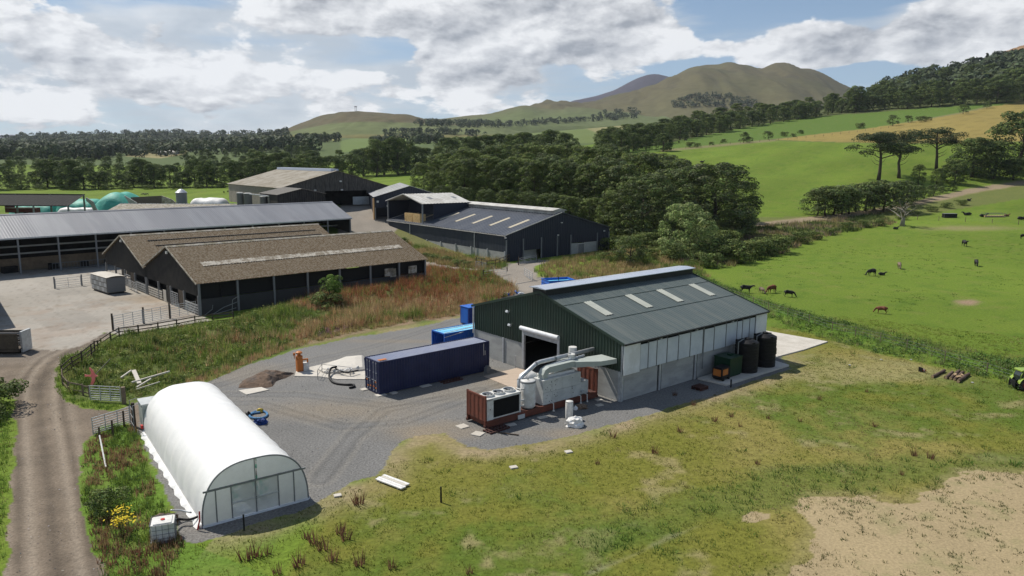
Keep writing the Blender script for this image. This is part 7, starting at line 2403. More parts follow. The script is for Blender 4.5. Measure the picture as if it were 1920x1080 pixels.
# ---------------------------------------------------------------- far woods, too many to count
def wood_mass(name, regions, n, H, seed, cols, label, conif=.25, ncard=46, cs=.22):
    rs = np.random.RandomState(seed); P = []; N = []; C = []; S = []
    tot = sum(w for _, w in regions)
    for poly, w in regions:
        xs = [a for a, c in poly]; ys = [c for a, c in poly]; k = 0; tgt = int(n * w / tot); tries = 0
        while k < tgt and tries < tgt * 12:
            tries += 1
            px = rs.uniform(min(xs), max(xs)); py = rs.uniform(min(ys), max(ys))
            if not inside(np.array([px]), np.array([py]), poly)[0]: continue
            q = hit(px, py)
            if q is None: continue
            k += 1
            h = H * rs.uniform(.7, 1.2); con = rs.rand() < conif; r = h * (.22 if con else rs.uniform(.45, .65))
            m = ncard
            d = rs.normal(0, 1, (m, 3)); d[:, 2] = np.abs(d[:, 2]) * np.where(rs.rand(m) < .75, 1, -1); d /= np.linalg.norm(d, axis=1, keepdims=True)
            rad = np.array([r, r, h * .5])
            if con:
                zf = rs.rand(m); pts = np.stack([d[:, 0] * r * (1 - zf) * 1.2, d[:, 1] * r * (1 - zf) * 1.2, zf * h], 1)
            else: pts = d * rad + np.array([0, 0, h * .52])
            P.append(pts + np.array([q.x, q.y, q.z - .5])); N.append(d)
            c = np.array(cols[rs.randint(len(cols))]) * rs.uniform(.8, 1.2)
            C.append(np.tile(c, (m, 1))); S.append(np.full(m, h * cs * 1.6))
    P = np.concatenate(P); N = np.concatenate(N); C = np.concatenate(C); S = np.concatenate(S)
    V, Q, CC = cards(P, N, S, C, .12, rs, .3)
    return obj_of(name, np_mesh(name, V, Q, CC, M_LEAF, cards.N), label=label, cat='woodland', kind='stuff')


DW = [(0.052, 0.072, 0.034), (0.066, 0.086, 0.038), (0.044, 0.060, 0.034)]
wood_mass('far_woods', [([(-320, 262), (-60, 262), (90, 253), (200, 250), (330, 247), (400, 252), (540, 246), (545, 262), (440, 262), (350, 272), (340, 292), (260, 296), (235, 292), (262, 276), (200, 300), (-320, 300)], 11), ([(345, 262), (440, 262), (600, 274), (600, 284), (350, 292)], 1.5)],
          1900, 13, 3, DW, 'far woodland spreading over the low ridge at the left', .12)
wood_mass('hill_flank_woods', [([(778, 232), (840, 229), (940, 232), (948, 240), (860, 240), (780, 237)], 3), ([(940, 233), (1060, 226), (1200, 218), (1200, 222), (1040, 233), (950, 238)], 2), ([(716, 249), (800, 248), (910, 252), (910, 256), (800, 252), (716, 252)], 1.2),
          ([(1100, 222), (1140, 210), (1190, 207), (1200, 216), (1160, 224), (1120, 226)], 1), ([(1245, 200), (1290, 182), (1340, 176), (1400, 186), (1440, 196), (1400, 204), (1330, 200), (1280, 204)], 3), ([(560, 262), (640, 262), (640, 266), (560, 270)], 1), ([(700, 265), (830, 262), (830, 270), (700, 272)], 1)],
          620, 12, 5, DW, 'dark strips of far woodland lying along the flanks of the hills', .2)
wood_mass('skyline_wood', [([(1640, 170), (1700, 154), (1800, 136), (1860, 118), (1915, 112), (1990, 120), (1990, 170), (1700, 190)], 1)], 420, 17, 8, DW, 'wood covering the steep slope below the brown hilltop at the right', .1)
q = hit(667, 209.5)
t = thing('mast', 'thin lattice mast on top of the left hand hill', 'mast', q.to_tuple())
b = MB()
for s in (-2.2, 2.2): b.beam((s, 0, 0), (s, 0, 13), .7, .7)
for z in (4, 8, 12.5): b.beam((-2.2, 0, z), (2.2, 0, z), .5, .5)
b.build('tower', M_DGALV, t)
b = MB(); b.box(-3.5, 3.5, -.8, .8, 12.5, 15); b.build('antenna', M_DGALV, t)
# far farm building
q = hit(316, 290)
t = thing('far_farm_building', 'tiny pale roofed building in the far tan field on the left', 'building', q.to_tuple())
b = MB(); b.box(-11, 11, -5, 5, -2, 3.0); b.build('wall', M_CONCP, t)
b = MB(); b.prism([(-6, 0), (6, 0), (0, 2.2)], -11.5, 11.5, Matrix.Translation((0, 0, 3)) @ Matrix(((0, 0, 1, 0), (1, 0, 0, 0), (0, 1, 0, 0), (0, 0, 0, 1)))); b.build('roof', M_PALEROOF, t)

# ---------------------------------------------------------------- grasses and weeds
M_GRASS = mat('grass_blades', (1, 1, 1), attr=True, rough=.8, grain=0, bump=0, spec=.1, trans=.42, up=.6)


def hzv(x, y):
    out = np.zeros(len(x)); n = 40000
    for i in range(0, len(x), n): out[i:i + n] = hz(x[i:i + n], y[i:i + n])
    return out


def sample_poly(poly, dens, rs, keep=None, nmax=60000):
    """random points per square metre inside a world polygon"""
    p = np.array(poly); x0, y0 = p.min(0); x1, y1 = p.max(0)
    n = int((x1 - x0) * (y1 - y0) * dens); n = min(n, nmax * 6)
    x = rs.uniform(x0, x1, n); y = rs.uniform(y0, y1, n)
    k = inside(x, y, poly)
    x, y = x[k], y[k]
    if keep is not None:
        w = keep(x, y); k = rs.rand(len(x)) < w; x, y = x[k], y[k]
    return x[:nmax], y[:nmax]


def blades(x, y, h, spread, nb, width, cols, rs, cv=.15, lean=.35, z=None):
    """tufts of thin triangles; h and cols per tuft arrays"""
    n = len(x); z = hzv(x, y) if z is None else z
    X = np.repeat(x, nb); Y = np.repeat(y, nb); Z = np.repeat(z, nb); H = np.repeat(h, nb) * rs.uniform(.5, 1.15, n * nb)
    S = np.repeat(spread, nb) if np.ndim(spread) else np.full(n * nb, spread)
    a = rs.uniform(0, 6.283, n * nb); r = np.sqrt(rs.rand(n * nb)) * S
    bx = X + np.cos(a) * r; by = Y + np.sin(a) * r
    la = a + rs.normal(0, .7, n * nb); ll = H * lean * rs.uniform(.2, 1.2, n * nb)
    tx = bx + np.cos(la) * ll; ty = by + np.sin(la) * ll
    wa = rs.uniform(0, 6.283, n * nb); w = width * rs.uniform(.6, 1.4, n * nb) * .5
    V = np.stack([np.stack([bx - np.cos(wa) * w, by - np.sin(wa) * w, Z - .03], 1), np.stack([bx + np.cos(wa) * w, by + np.sin(wa) * w, Z - .03], 1), np.stack([tx, ty, Z + H], 1)], 1).reshape(-1, 3)
    Q = np.arange(3 * n * nb).reshape(-1, 3)
    C = np.repeat(cols, nb, 0) * (1 + rs.normal(0, cv, (n * nb, 1)))
    return V, Q, np.repeat(np.clip(C, .004, 1), 3, 0)


def herbs(x, y, h, r, nl, leaf, cols, rs, cv=.15):
    """low leafy clumps"""
    n = len(x); z = hzv(x, y)
    N = n * nl
    d = rs.normal(0, 1, (N, 3)); d[:, 2] = np.abs(d[:, 2]); d /= np.linalg.norm(d, axis=1, keepdims=True)
    k = rs.uniform(.55, 1.0, (N, 1))
    R_ = np.stack([np.repeat(r, nl), np.repeat(r, nl), np.repeat(h, nl)], 1)
    P = np.stack([np.repeat(x, nl), np.repeat(y, nl), np.repeat(z, nl)], 1) + d * R_ * k
    return cards(P, d, np.full(N, leaf), np.repeat(cols, nl, 0), cv, rs, .6)


def pick_cols(pal, n, rs, w=None):
    pal = np.array(pal); i = rs.choice(len(pal), n, p=w)
    return pal[i] * rs.uniform(.8, 1.2, (n, 1))


def stuff(name, parts, label, cat, m=None):
    """joins (V,Q,C) blocks with the same face size"""
    V, Q, C = parts[0]
    nr = cards.N if m is M_LEAF else None
    return obj_of(name, np_mesh(name, V, Q, C, m or M_GRASS, nr), label=label, cat=cat, kind='stuff')


rs = np.random.RandomState(42)
OUTG = lambda x, y: ((sdist(x, y, GRAVEL) < -.1) & (sdist(x, y, SAND) < .2 + 1.2 * vnoise(x, y, 1.6, 12)) & (sdist(x, y, TRACK) < -.15) & (sdist(x, y, w2([(1296, 712), (1360, 728), (1485, 692), (1560, 645), (1434, 612)])) < 0)).astype(float)
# foreground lawn, tufts of mixed green and straw
LAWNP = [(-32, 27), (46, 27), (66, 70), (62, 84), (44, 96), (33, 90), (20, 66), (4, 50), (-8, 47), (-14, 38), (-24, 40), (-40, 60), (-44, 46)]
x, y = sample_poly(LAWNP, 7.5, rs, OUTG, 26000)
n1_ = fbm(x, y, 9, 5, 1); n2_ = fbm(x, y, 2.2, 4, 2); n3_ = fbm(x, y, 30, 4, 3)
pal_a = pick_cols([(0.13, 0.162, 0.024), (0.098, 0.136, 0.020), (0.160, 0.178, 0.03)], len(x), rs)
pal_b = pick_cols([(0.23, 0.19, 0.075), (0.30, 0.245, 0.12), (0.19, 0.18, 0.055), (0.15, 0.14, 0.035)], len(x), rs)
w = np.clip(.42 + n1_ * 1.2 + n2_ * .5 - n3_ * .6, 0, 1)[:, None]
cc = np.where(rs.rand(len(x), 1) < w, pal_b, pal_a)
stuff('grass_tufts', [blades(x, y, rs.uniform(.04, .13, len(x)), .2, 7, .055, cc, rs, .16, 1.1)], 'rough mixed green and straw coloured grass of the foreground', 'grass')
# darker coarse tussocks in the dip before the sand and over the lawn
x, y = sample_poly(LAWNP, 1.1, rs, lambda a, c: OUTG(a, c) * (np.clip(1.25 - seg_dist(a, c, w2([(1180, 1010), (1340, 945), (1480, 905), (1640, 890), (1800, 880), (1920, 870)])) / 3.2, 0, 1) * .85 + .03), 3000)
stuff('coarse_grass', [blades(x, y, rs.uniform(.15, .34, len(x)), .34, 20, .05, pick_cols([(0.065, 0.135, 0.022), (0.085, 0.155, 0.028), (0.11, 0.165, 0.035)], len(x), rs), rs, .15, .9)], 'dark coarse grass tussocks in the dip above the bare sandy ground', 'grass')
# weeds on the sand
x, y = sample_poly([tuple(q) for q in SAND], 11.0, rs, lambda a, c: np.clip(.25 + vnoise(a, c, 1.4, 3) * .6 + vnoise(a, c, 5, 8) * .5, 0.02, 1) * (c > 26), 8000)
stuff('sand_weeds', [blades(x, y, rs.uniform(.05, .16, len(x)), .13, 7, .05, pick_cols([(0.09, 0.10, 0.035), (0.13, 0.13, 0.05), (0.075, 0.11, 0.03)], len(x), rs), rs, .2, .7)], 'small dark weeds dotted over the bare sandy ground', 'weeds')
# pasture tussocks on the right, only darker clumps
PASTP = [(22, 82), (30, 92), (62, 72), (120, 86), (190, 190), (110, 195), (60, 165), (38, 125), (26, 100)]
x, y = sample_poly(PASTP, .30, rs, lambda a, c: np.clip(.25 + vnoise(a, c, 8, 3) * .8, 0.03, 1), 4500)
stuff('pasture_tufts', [blades(x, y, rs.uniform(.10, .2, len(x)), .5, 12, .10, pick_cols([(0.065, 0.14, 0.02), (0.10, 0.19, 0.03), (0.13, 0.19, 0.04)], len(x), rs), rs, .15, .7)], 'tufts of darker grass scattered over the cattle pasture', 'grass')
# berm with nettles and thistles
B1 = w2([(1290, 508), (1360, 538), (1440, 568), (1560, 600), (1700, 632), (1850, 665), (2000, 690), (2000, 770), (1900, 730), (1780, 690), (1660, 665), (1560, 640), (1440, 600), (1330, 545)])
x, y = sample_poly(B1, 3.2, rs, lambda a, c: np.clip(.55 + vnoise(a, c, 3.5, 13), 0.1, 1), 3500)
c_ = pick_cols([(0.075, 0.15, 0.028), (0.06, 0.12, 0.025), (0.10, 0.16, 0.05), (0.11, 0.17, 0.03)], len(x), rs)
stuff('berm_weeds', [herbs(x, y, rs.uniform(.25, .75, len(x)), rs.uniform(.3, .7, len(x)), 15, .20, c_, rs)], 'nettles and long weeds along the low berm beside the pasture', 'weeds', M_LEAF)
x, y = sample_poly(B1, 1.6, rs, None, 1800)
stuff('berm_grass', [blades(x, y, rs.uniform(.3, .8, len(x)), .3, 12, .05, pick_cols([(0.18, 0.25, 0.07), (0.24, 0.25, 0.10), (0.13, 0.21, 0.04)], len(x), rs), rs)], 'long seeding grass along the low berm beside the pasture', 'grass')
# the weedy bank between yard and gravel
BK = w2([(112, 700), (122, 692), (172, 660), (232, 630), (330, 616), (440, 604), (480, 590), (560, 560), (640, 528), (740, 510), (800, 503), (880, 507), (950, 530), (972, 548), (955, 556), (870, 583), (760, 600), (660, 616), (560, 640), (480, 668), (400, 702), (330, 726), (240, 752), (180, 740), (130, 738)])
x, y = sample_poly(BK, 4.2, rs, None, 9000)
qx, qy = proj(x, y, hzv(x, y) + .5)
red = np.clip(1.5 - np.abs(qx - 750) / 150, 0, 1) * np.clip((560 - qy) / 24 + .5, 0, 1)
straw = np.clip(.5 + (qx - 470) / 500 + vnoise(x, y, 3, 5) * .5, 0, 1) * np.clip((qy - 500) / 60, .3, 1)
green = np.clip((560 - qx) / 250, 0, 1)
u = rs.rand(len(x)) * .85
P_R = pick_cols([(0.30, 0.115, 0.055), (0.38, 0.17, 0.08), (0.26, 0.12, 0.06)], len(x), rs)
P_S = pick_cols([(0.50, 0.36, 0.20), (0.42, 0.29, 0.15), (0.36, 0.28, 0.12), (0.40, 0.20, 0.11)], len(x), rs)
P_G = pick_cols([(0.15, 0.22, 0.045), (0.20, 0.27, 0.05), (0.09, 0.14, 0.035), (0.27, 0.28, 0.09)], len(x), rs)
cc = np.where((u < red * .62)[:, None], P_R, np.where((u < straw * .85)[:, None], P_S, P_G))
gsel = (vnoise(x, y, 4, 9) > .15 + .45 * np.clip((qx - 520) / 150, 0, 1)) | (rs.rand(len(x)) < green * .6)
cc = np.where(gsel[:, None] & (red < .4)[:, None], P_G, cc)
stuff('bank_grass', [blades(x, y, rs.uniform(.4, .9, len(x)) * (1.05 + .7 * vnoise(x, y, 3.2, 77)) * (1 + .5 * np.clip((qx - 520) / 120, 0, 1)), .34, 15, .060, cc, rs, .18, .35)], 'tall seeding grass and rust red weeds covering the bank below the old barns', 'grass')
k = rs.rand(len(x)) < np.where(straw > .5, .22, .6)
c_ = np.where((rs.rand(len(x)) < .75)[:, None] & (red < .5)[:, None], P_G * .75, cc)
stuff('bank_weeds', [herbs(x[k], y[k], rs.uniform(.35, .95, k.sum()) * (1.1 + .8 * vnoise(x[k], y[k], 3.2, 77)), rs.uniform(.3, .7, k.sum()), 18, .19, c_[k], rs)], 'leafy green weeds mixed through the bank below the old barns', 'weeds', M_LEAF)
# lower fringe along the gravel: golden grass, one patch of pink flowers
FRG = w2([(420, 690), (520, 652), (640, 618), (760, 596), (880, 578), (905, 560), (890, 585), (870, 590), (760, 606), (650, 626), (540, 655), (470, 680), (400, 712), (340, 733), (330, 725)])
x, y = sample_poly(FRG, 7, rs, None, 2200)
stuff('fringe_grass', [blades(x, y, rs.uniform(.3, .7, len(x)), .25, 12, .05, pick_cols([(0.48, 0.35, 0.17), (0.38, 0.30, 0.12), (0.22, 0.26, 0.07), (0.42, 0.26, 0.15)], len(x), rs), rs)], 'golden dry grass along the gravel edge of the bank', 'grass')
x, y = sample_poly(w2([(585, 628), (640, 612), (668, 612), (640, 628), (600, 636)]), 8, rs, None, 200)
stuff('pink_flowers', [herbs(x, y, rs.uniform(.6, .95, len(x)), rs.uniform(.15, .3, len(x)), 9, .12, pick_cols([(0.30, 0.13, 0.22), (0.24, 0.14, 0.17), (0.20, 0.16, 0.10)], len(x), rs), rs)], 'patch of pink willowherb flowers on the lower bank', 'flowers', M_LEAF)
# hump behind the green shed and verge of the slate blue barn
for poly, nm, lab, dens in ((w2([(1005, 512), (1040, 492), (1090, 480), (1160, 474), (1230, 470), (1300, 490), (1330, 520), (1260, 520), (1100, 535), (1040, 535)]), 'hump_weeds', 'golden and green weeds on the hump behind the green shed', 1.5),
                            ([tuple(gp(a, c).xy) for a, c in ((738, 448), (790, 462), (850, 475), (900, 484), (950, 492), (948, 505), (890, 506), (830, 498), (780, 486), (742, 468))], 'verge_weeds', 'mixed weeds along the wall of the slate blue barn', 2.4)):
    x, y = sample_poly(poly, dens, rs, None, 3000)
    cc = np.where((vnoise(x, y, 4, 5) > .0)[:, None], pick_cols([(0.42, 0.30, 0.15), (0.34, 0.25, 0.12), (0.26, 0.24, 0.08)], len(x), rs), pick_cols([(0.13, 0.19, 0.045), (0.17, 0.23, 0.05)], len(x), rs))
    stuff(nm, [blades(x, y, rs.uniform(.6, 1.3, len(x)), .5, 14, .09, cc, rs)], lab, 'weeds')
# scrub floor right of the grove
x, y = sample_poly([tuple(gp(a, c).xy) for a, c in ((1240, 470), (1340, 440), (1430, 424), (1560, 412), (1650, 400), (1680, 420), (1560, 440), (1500, 462), (1440, 486), (1370, 500), (1300, 505))], .55, rs, None, 3500)
cc = np.where((vnoise(x, y, 7, 5) > -.1)[:, None], pick_cols([(0.26, 0.22, 0.09), (0.20, 0.20, 0.07), (0.32, 0.25, 0.13), (0.22, 0.16, 0.14)], len(x), rs), pick_cols([(0.07, 0.10, 0.03), (0.09, 0.13, 0.035)], len(x), rs))
stuff('scrub_grass', [blades(x, y, rs.uniform(.7, 1.5, len(x)), .8, 14, .14, cc, rs)], 'rank brown and green growth between the grove and the pasture', 'weeds')
# verge between the track and the tunnel
VG = w2([(160, 838), (190, 808), (235, 795), (258, 812), (285, 900), (322, 985), (342, 1022), (300, 1110), (200, 1110), (160, 950)])
x, y = sample_poly(VG, 9, rs, None, 2600)
cc = np.where((vnoise(x, y, 2, 5) > .05)[:, None], pick_cols([(0.24, 0.14, 0.075), (0.30, 0.22, 0.11), (0.18, 0.09, 0.055)], len(x), rs), pick_cols([(0.15, 0.23, 0.04), (0.19, 0.27, 0.045), (0.10, 0.16, 0.035)], len(x), rs))
stuff('verge_grass', [blades(x, y, rs.uniform(.2, .65, len(x)), .22, 12, .045, cc, rs)], 'green grass and brown dock stalks in the strip between track and polytunnel', 'grass')
k = rs.rand(len(x)) < .3
stuff('verge_weeds', [herbs(x[k], y[k], rs.uniform(.15, .45, k.sum()), rs.uniform(.15, .35, k.sum()), 14, .12, pick_cols([(0.09, 0.15, 0.035), (0.06, 0.11, 0.03)], k.sum(), rs), rs)], 'broad leaved weeds in the strip between track and polytunnel', 'weeds', M_LEAF)
# grass along the other side of the track and round the bright gate
x, y = sample_poly(w2([(-40, 780), (0, 740), (14, 780), (18, 850), (8, 990), (-2, 1100), (-120, 1100)]), 6, rs, None, 1500)
x2, y2 = sample_poly(w2([(110, 700), (118, 735), (170, 752), (235, 765), (215, 770), (160, 764), (120, 748), (104, 722)]), 14, rs, None, 600)
x = np.concatenate([x, x2]); y = np.concatenate([y, y2])
stuff('track_edge_grass', [blades(x, y, rs.uniform(.15, .4, len(x)), .2, 12, .045, pick_cols([(0.14, 0.24, 0.04), (0.18, 0.27, 0.045)], len(x), rs), rs)], 'fresh green grass along the edges of the dirt track', 'grass')
# loose stones on the gravel
xt, yt = sample_poly([tuple(q) for q in TRACK], 7.0, rs, lambda a, c: (c > 26) * np.clip(.4 + vnoise(a, c, 1.5, 2) * .8, .03, 1), 3000)
x, y = sample_poly([tuple(q) for q in GRAVEL], 7.0, rs, lambda a, c: (c < 75) * np.clip(.5 + vnoise(a, c, 3, 2) * .6, .1, 1), 12000)
x = np.concatenate([x, xt]); y = np.concatenate([y, yt])
z = hzv(x, y) + .02
V, Q, C = cards(np.stack([x, y, z], 1), np.tile([0, 0, 1.0], (len(x), 1)), rs.uniform(.05, .13, len(x)), pick_cols([(0.30, 0.29, 0.28), (0.08, 0.08, 0.08), (0.22, 0.19, 0.15)], len(x), rs), .1, rs, .35)
stuff('gravel_stones', [(V, Q, C)], 'loose stones scattered on the gravel yard and the dirt track', 'gravel', mat('stones', (1, 1, 1), attr=True, rough=.9, grain=0, bump=0))

# standing dock stalks one can pick out
dock = []
for k_ in range(3):
    n_ = 5 + k_; a = rs.uniform(0, 6.28, n_)
    xx = np.zeros(1); 
    V, Q, C = blades(np.zeros(1), np.zeros(1), np.array([.62]), .2, 26, .045, np.array([[0.16, 0.085, 0.05]]), rs, .3, .4, z=np.zeros(1))
    dock.append(np_mesh('stalks', V, Q, C, M_GRASS))
DK = [(575, 1010), (590, 1018), (605, 1030), (640, 1000), (648, 1012), (500, 1040), (478, 1045), (460, 1050), (520, 1075), (560, 1060), (622, 1052), (672, 945), (880, 1075), (676, 1060), (735, 1065), (1265, 742), (1275, 810), (1300, 760), (1340, 790), (1372, 782), (1388, 800), (1440, 785), (1500, 790), (1537, 750), (1625, 735),
      (1715, 855), (1745, 860), (1690, 890), (1640, 800), (1228, 850), (1120, 870), (1150, 820), (1420, 870)]
for i, (px, py) in enumerate(DK):
    q = gp(px, py); s = R.uniform(.7, 1.25) * (1.25 if px < 700 else .95)
    o = inst('dock_plant', dock[i % 3], None, q.to_tuple(), R.uniform(0, 6), s)
    tag(o, 'brown dock stalk standing up from the foreground grass', 'weed', 'brown dock stalks in the foreground grass')
for (px, py, s) in ((228, 985, .42), (238, 1000, .48), (222, 1005, .34)):
    q = gp(px, py); n_ = 60
    P = np.stack([rs.normal(0, s * .6, n_), rs.normal(0, s * .6, n_), rs.uniform(.75, 1.05, n_)], 1)
    V, Q, C = cards(P, np.tile([0, 0, 1.0], (n_, 1)), np.full(n_, .16), (0.62, 0.47, 0.03), .12, rs, .4)
    t = thing('ragwort', {228: 'upper yellow flowering ragwort in the weeds left of the caged water cube', 238: 'largest yellow flowering ragwort nearest the caged water cube', 222: 'lowest left yellow flowering ragwort beside the track weeds'}[px], 'flowering plant', q.to_tuple())
    tag(inst('flowers', np_mesh('flowers', V, Q, C, M_LEAF, cards.N), t), kind='stuff')
    V, Q, C = blades(np.zeros(1), np.zeros(1), np.array([.85]), s * .7, 24, .04, np.array([[0.07, 0.11, 0.03]]), rs, .2, .3, z=np.zeros(1))
    inst('stems', np_mesh('stems', V, Q, C, M_GRASS), t)

# ---------------------------------------------------------------- cattle
def skin_mesh(name, verts, edges, radii, m, sub=2):
    me = bpy.data.meshes.new(name + '_cage'); me.from_pydata(verts, edges, []); me.update()
    o = bpy.data.objects.new(name + '_cage', me); COL.objects.link(o)
    md = o.modifiers.new('s', 'SKIN')
    for i, r in enumerate(radii):
        me.skin_vertices[0].data[i].radius = (r, r) if not isinstance(r, tuple) else r
    me.skin_vertices[0].data[0].use_root = True
    ms = o.modifiers.new('b', 'SUBSURF'); ms.levels = sub; ms.render_levels = sub
    dg = bpy.context.evaluated_depsgraph_get(); dg.update()
    out = bpy.data.meshes.new_from_object(o.evaluated_get(dg))
    out.name = name
    bpy.data.objects.remove(o); bpy.data.meshes.remove(me)
    out.materials.clear(); out.materials.append(m)
    out.polygons.foreach_set('use_smooth', [True] * len(out.polygons))
    return out


def cow_mesh(name, m, pose='graze'):
    """2.2 m long, 1.4 m at the shoulder, +x is the head end"""
    V = []; E = []; Rr = []

    def add(p, r, par=None):
        V.append(p); Rr.append(r)
        if par is not None: E.append((par, len(V) - 1))
        return len(V) - 1
    lie = pose == 'lie'
    dz = -.62 if lie else 0
    a = add((-.1, 0, 1.02 + dz), (.36, .38))
    rump = add((-.62, 0, 1.08 + dz), (.33, .30), a); tailb = add((-.88, 0, 1.12 + dz), (.20, .17), rump)
    ch = add((.42, 0, 1.0 + dz), (.33, .38), a); sh = add((.72, 0, 1.08 + dz), (.24, .30), ch)
    if pose == 'graze':
        n1 = add((1.0, 0, .92), (.15, .19), sh); n2 = add((1.22, 0, .58), (.12, .14), n1); h = add((1.34, 0, .34), (.12, .12), n2); mz = add((1.46, 0, .12), (.075, .075), h)
    elif lie:
        n1 = add((.98, 0, .74), (.14, .18), sh); n2 = add((1.15, 0, .88), (.12, .13), n1); h = add((1.32, .04, .88), (.12, .12), n2); mz = add((1.55, .08, .78), (.075, .075), h)
    else:
        n1 = add((1.0, 0, 1.22), (.15, .19), sh); n2 = add((1.2, 0, 1.34), (.12, .13), n1); h = add((1.38, .04, 1.34), (.12, .12), n2); mz = add((1.62, .08, 1.22), (.075, .075), h)
    for s in (-1, 1):
        hp = V[h]
        add((hp[0] - .05, s * .24, hp[2] + .06), (.045, .03), h)
        if lie:
            k = add((.75, s * .28, .22), .10, ch); add((.45, s * .34, .09), .05, k)
            k = add((-.35, s * .36, .25), .14, rump); add((-.05, s * .45, .09), .06, k)
        else:
            k = add((.60, s * .20, .72), .12, ch); k2 = add((.58, s * .20, .42), .065, k); k3 = add((.60, s * .20, .10), .05, k2); add((.66, s * .20, .04), .055, k3)
            k = add((-.66, s * .20, .78), .16, rump); k2 = add((-.60, s * .20, .55), .085, k); k2 = add((-.78, s * .20, .42), .06, k2); k3 = add((-.72, s * .20, .10), .048, k2); add((-.66, s * .20, .04), .055, k3)
    t1 = add((-.97, 0, .95 + dz), .04, tailb); t2 = add((-.99, .02, .55 + dz * .5), .028, t1); add((-.98, .03, max(.35 + dz * .3, .1)), .05, t2)
    return skin_mesh(name, V, E, Rr, m, 1)


M_COWB = mat('black_hide', (0.012, 0.011, 0.011), rough=.6, grain=.15, gs=6, bump=0, obj=True)
M_COWR = mat('russet_hide', (0.12, 0.038, 0.018), rough=.7, grain=.2, gs=6, bump=0, obj=True, col2=(0.17, 0.065, 0.03), s1=2)
M_COWG = mat('dun_hide', (0.20, 0.15, 0.11), rough=.7, grain=.2, gs=6, bump=0, obj=True, col2=(0.10, 0.06, 0.04), s1=2)
CM = {(c, p): cow_mesh('cow', {'b': M_COWB, 'r': M_COWR, 'g': M_COWG}[c], p) for c, p in (('b', 'graze'), ('b', 'stand'), ('b', 'lie'), ('r', 'graze'), ('r', 'stand'), ('g', 'graze'), ('r', 'lie'))}
COWS = [(1398, 549, 'b', 'stand', -.15, 1.1, 'black cow standing side on nearest the rear corner of the green shed'), (1428, 550, 'g', 'graze', -1.3, .85, 'small dark brown calf seen end on beside the russet cow near the shed'), (1447, 549, 'r', 'graze', 3.6, 1.1, 'russet brown cow grazing with its calf near the green shed'),
        (1479, 557, 'b', 'graze', -.4, .95, 'black cow with head down right of the russet cow'), (1653, 588, 'r', 'graze', 2.6, .92, 'russet red cow grazing alone just behind the berm'),
        (1634, 517, 'b', 'graze', 3.4, 1.15, 'black cow grazing beside the calf lying down in mid pasture'), (1653, 516, 'b', 'lie', .1, .85, 'black calf lying flat in the grass in mid pasture'), (1686, 504, 'g', 'graze', -1.9, 1.1, 'dun and dark cow grazing alone above the black pair'),
        (1808, 462, 'b', 'stand', -1.7, 1.3, 'black cow standing end on, highest in the open pasture'), (1830, 499, 'b', 'graze', -2.0, 1.15, 'black cow grazing at the right of the pasture'), (1919, 448, 'b', 'stand', 0, 1.1, 'black cow half cut by the right edge of the photograph'),
        (1679, 430, 'b', 'lie', .3, 1.1, 'small black calf lying in front of the dead tree'), (1814, 404, 'b', 'lie', 2.9, 1.6, 'black cow lying beyond the fence, left of the feeder'), (1843, 407, 'b', 'lie', 0, 1.5, 'black cow lying beside the grey feeder bars'),
        (1887, 406, 'r', 'lie', .2, 1.2, 'dark russet cow lying at the right end of the feeder'), (1914, 412, 'b', 'lie', .2, 1.6, 'black cow lying by the fence at the right edge'), (1816, 377, 'b', 'lie', .4, 1.3, 'black cow lying on the bare patch below the track'),
        (1361, 311, 'b', 'stand', 2.9, 1.5, 'black cow of the pair in the upper field above the grove'), (1366, 314, 'r', 'graze', 2.8, 1.5, 'russet cow of the pair in the upper field above the grove'), (1316, 305, 'b', 'lie', .3, 1.5, 'black cow lying near the grove top in the upper field'),
        (1273, 269, 'b', 'stand', 1.0, 1.4, 'tiny black cow, left one of two in the far upper field'), (1285, 265, 'b', 'stand', .4, 1.4, 'tiny black cow, right one of two in the far upper field')]
for (px, py, c, p, rz, s, lab) in COWS:
    q = gp(px, py); o = inst('cow', CM[(c, p)], None, q.to_tuple(), rz, s * .80); tag(o, lab, 'cow', 'cattle grazing in the fields')
for i, (px, py) in enumerate(((699, 324), (704, 326), (713, 325), (741, 323), (268, 366), (272, 366), (276, 366), (420, 362), (428, 361), (434, 362))):
    q = gp(px, py); o = inst('cow', CM[('b', 'graze')], None, q.to_tuple(), R.uniform(0, 6), 1.4 if px > 600 else .55)
    tag(o, ('distant black cow in the field right of the big back barn' if px > 600 else 'tiny dark animal on the green strip ' + ('left' if px < 300 else 'right') + ' of the feed silo'), 'cow', 'distant cattle right of the big back barn' if px > 600 else 'tiny animals on the green strip')

# feeder, trough and wire fence beyond the pasture
q = gp(1780, 408)
t = thing('feed_trough', 'dark box trough with a pale top beyond the pasture fence', 'trough', q.to_tuple(), .05)
b = MB(); b.box(-2, 2, -.8, .8, 0, 1.25); b.build('box', M_BLACKM, t)
b = MB(); b.box(-2.1, 2.1, -.9, .9, 1.25, 1.33); b.build('lid', M_DGALV, t)
q = gp(1862, 407)
t = thing('ring_feeder', 'long grey bar feeder with cattle lying round it', 'feeder', q.to_tuple(), .1)
b = MB()
for k in range(14): b.cyl((-3.5 + k * .54, -.8, 0), (-3.3 + k * .54, -.8, 1.3), .04, n=5)
b.box(-3.6, 3.6, -.85, -.8, 1.2, 1.3); b.box(-3.6, 3.6, -.85, -.8, .1, .2); b.box(-3.6, 3.6, .8, .85, 1.2, 1.3); b.build('bars', M_DGALV, t)
b = MB(); b.box(-3.4, 3.4, -.7, .7, 0, .5); b.build('hay', M_STRAW, t)


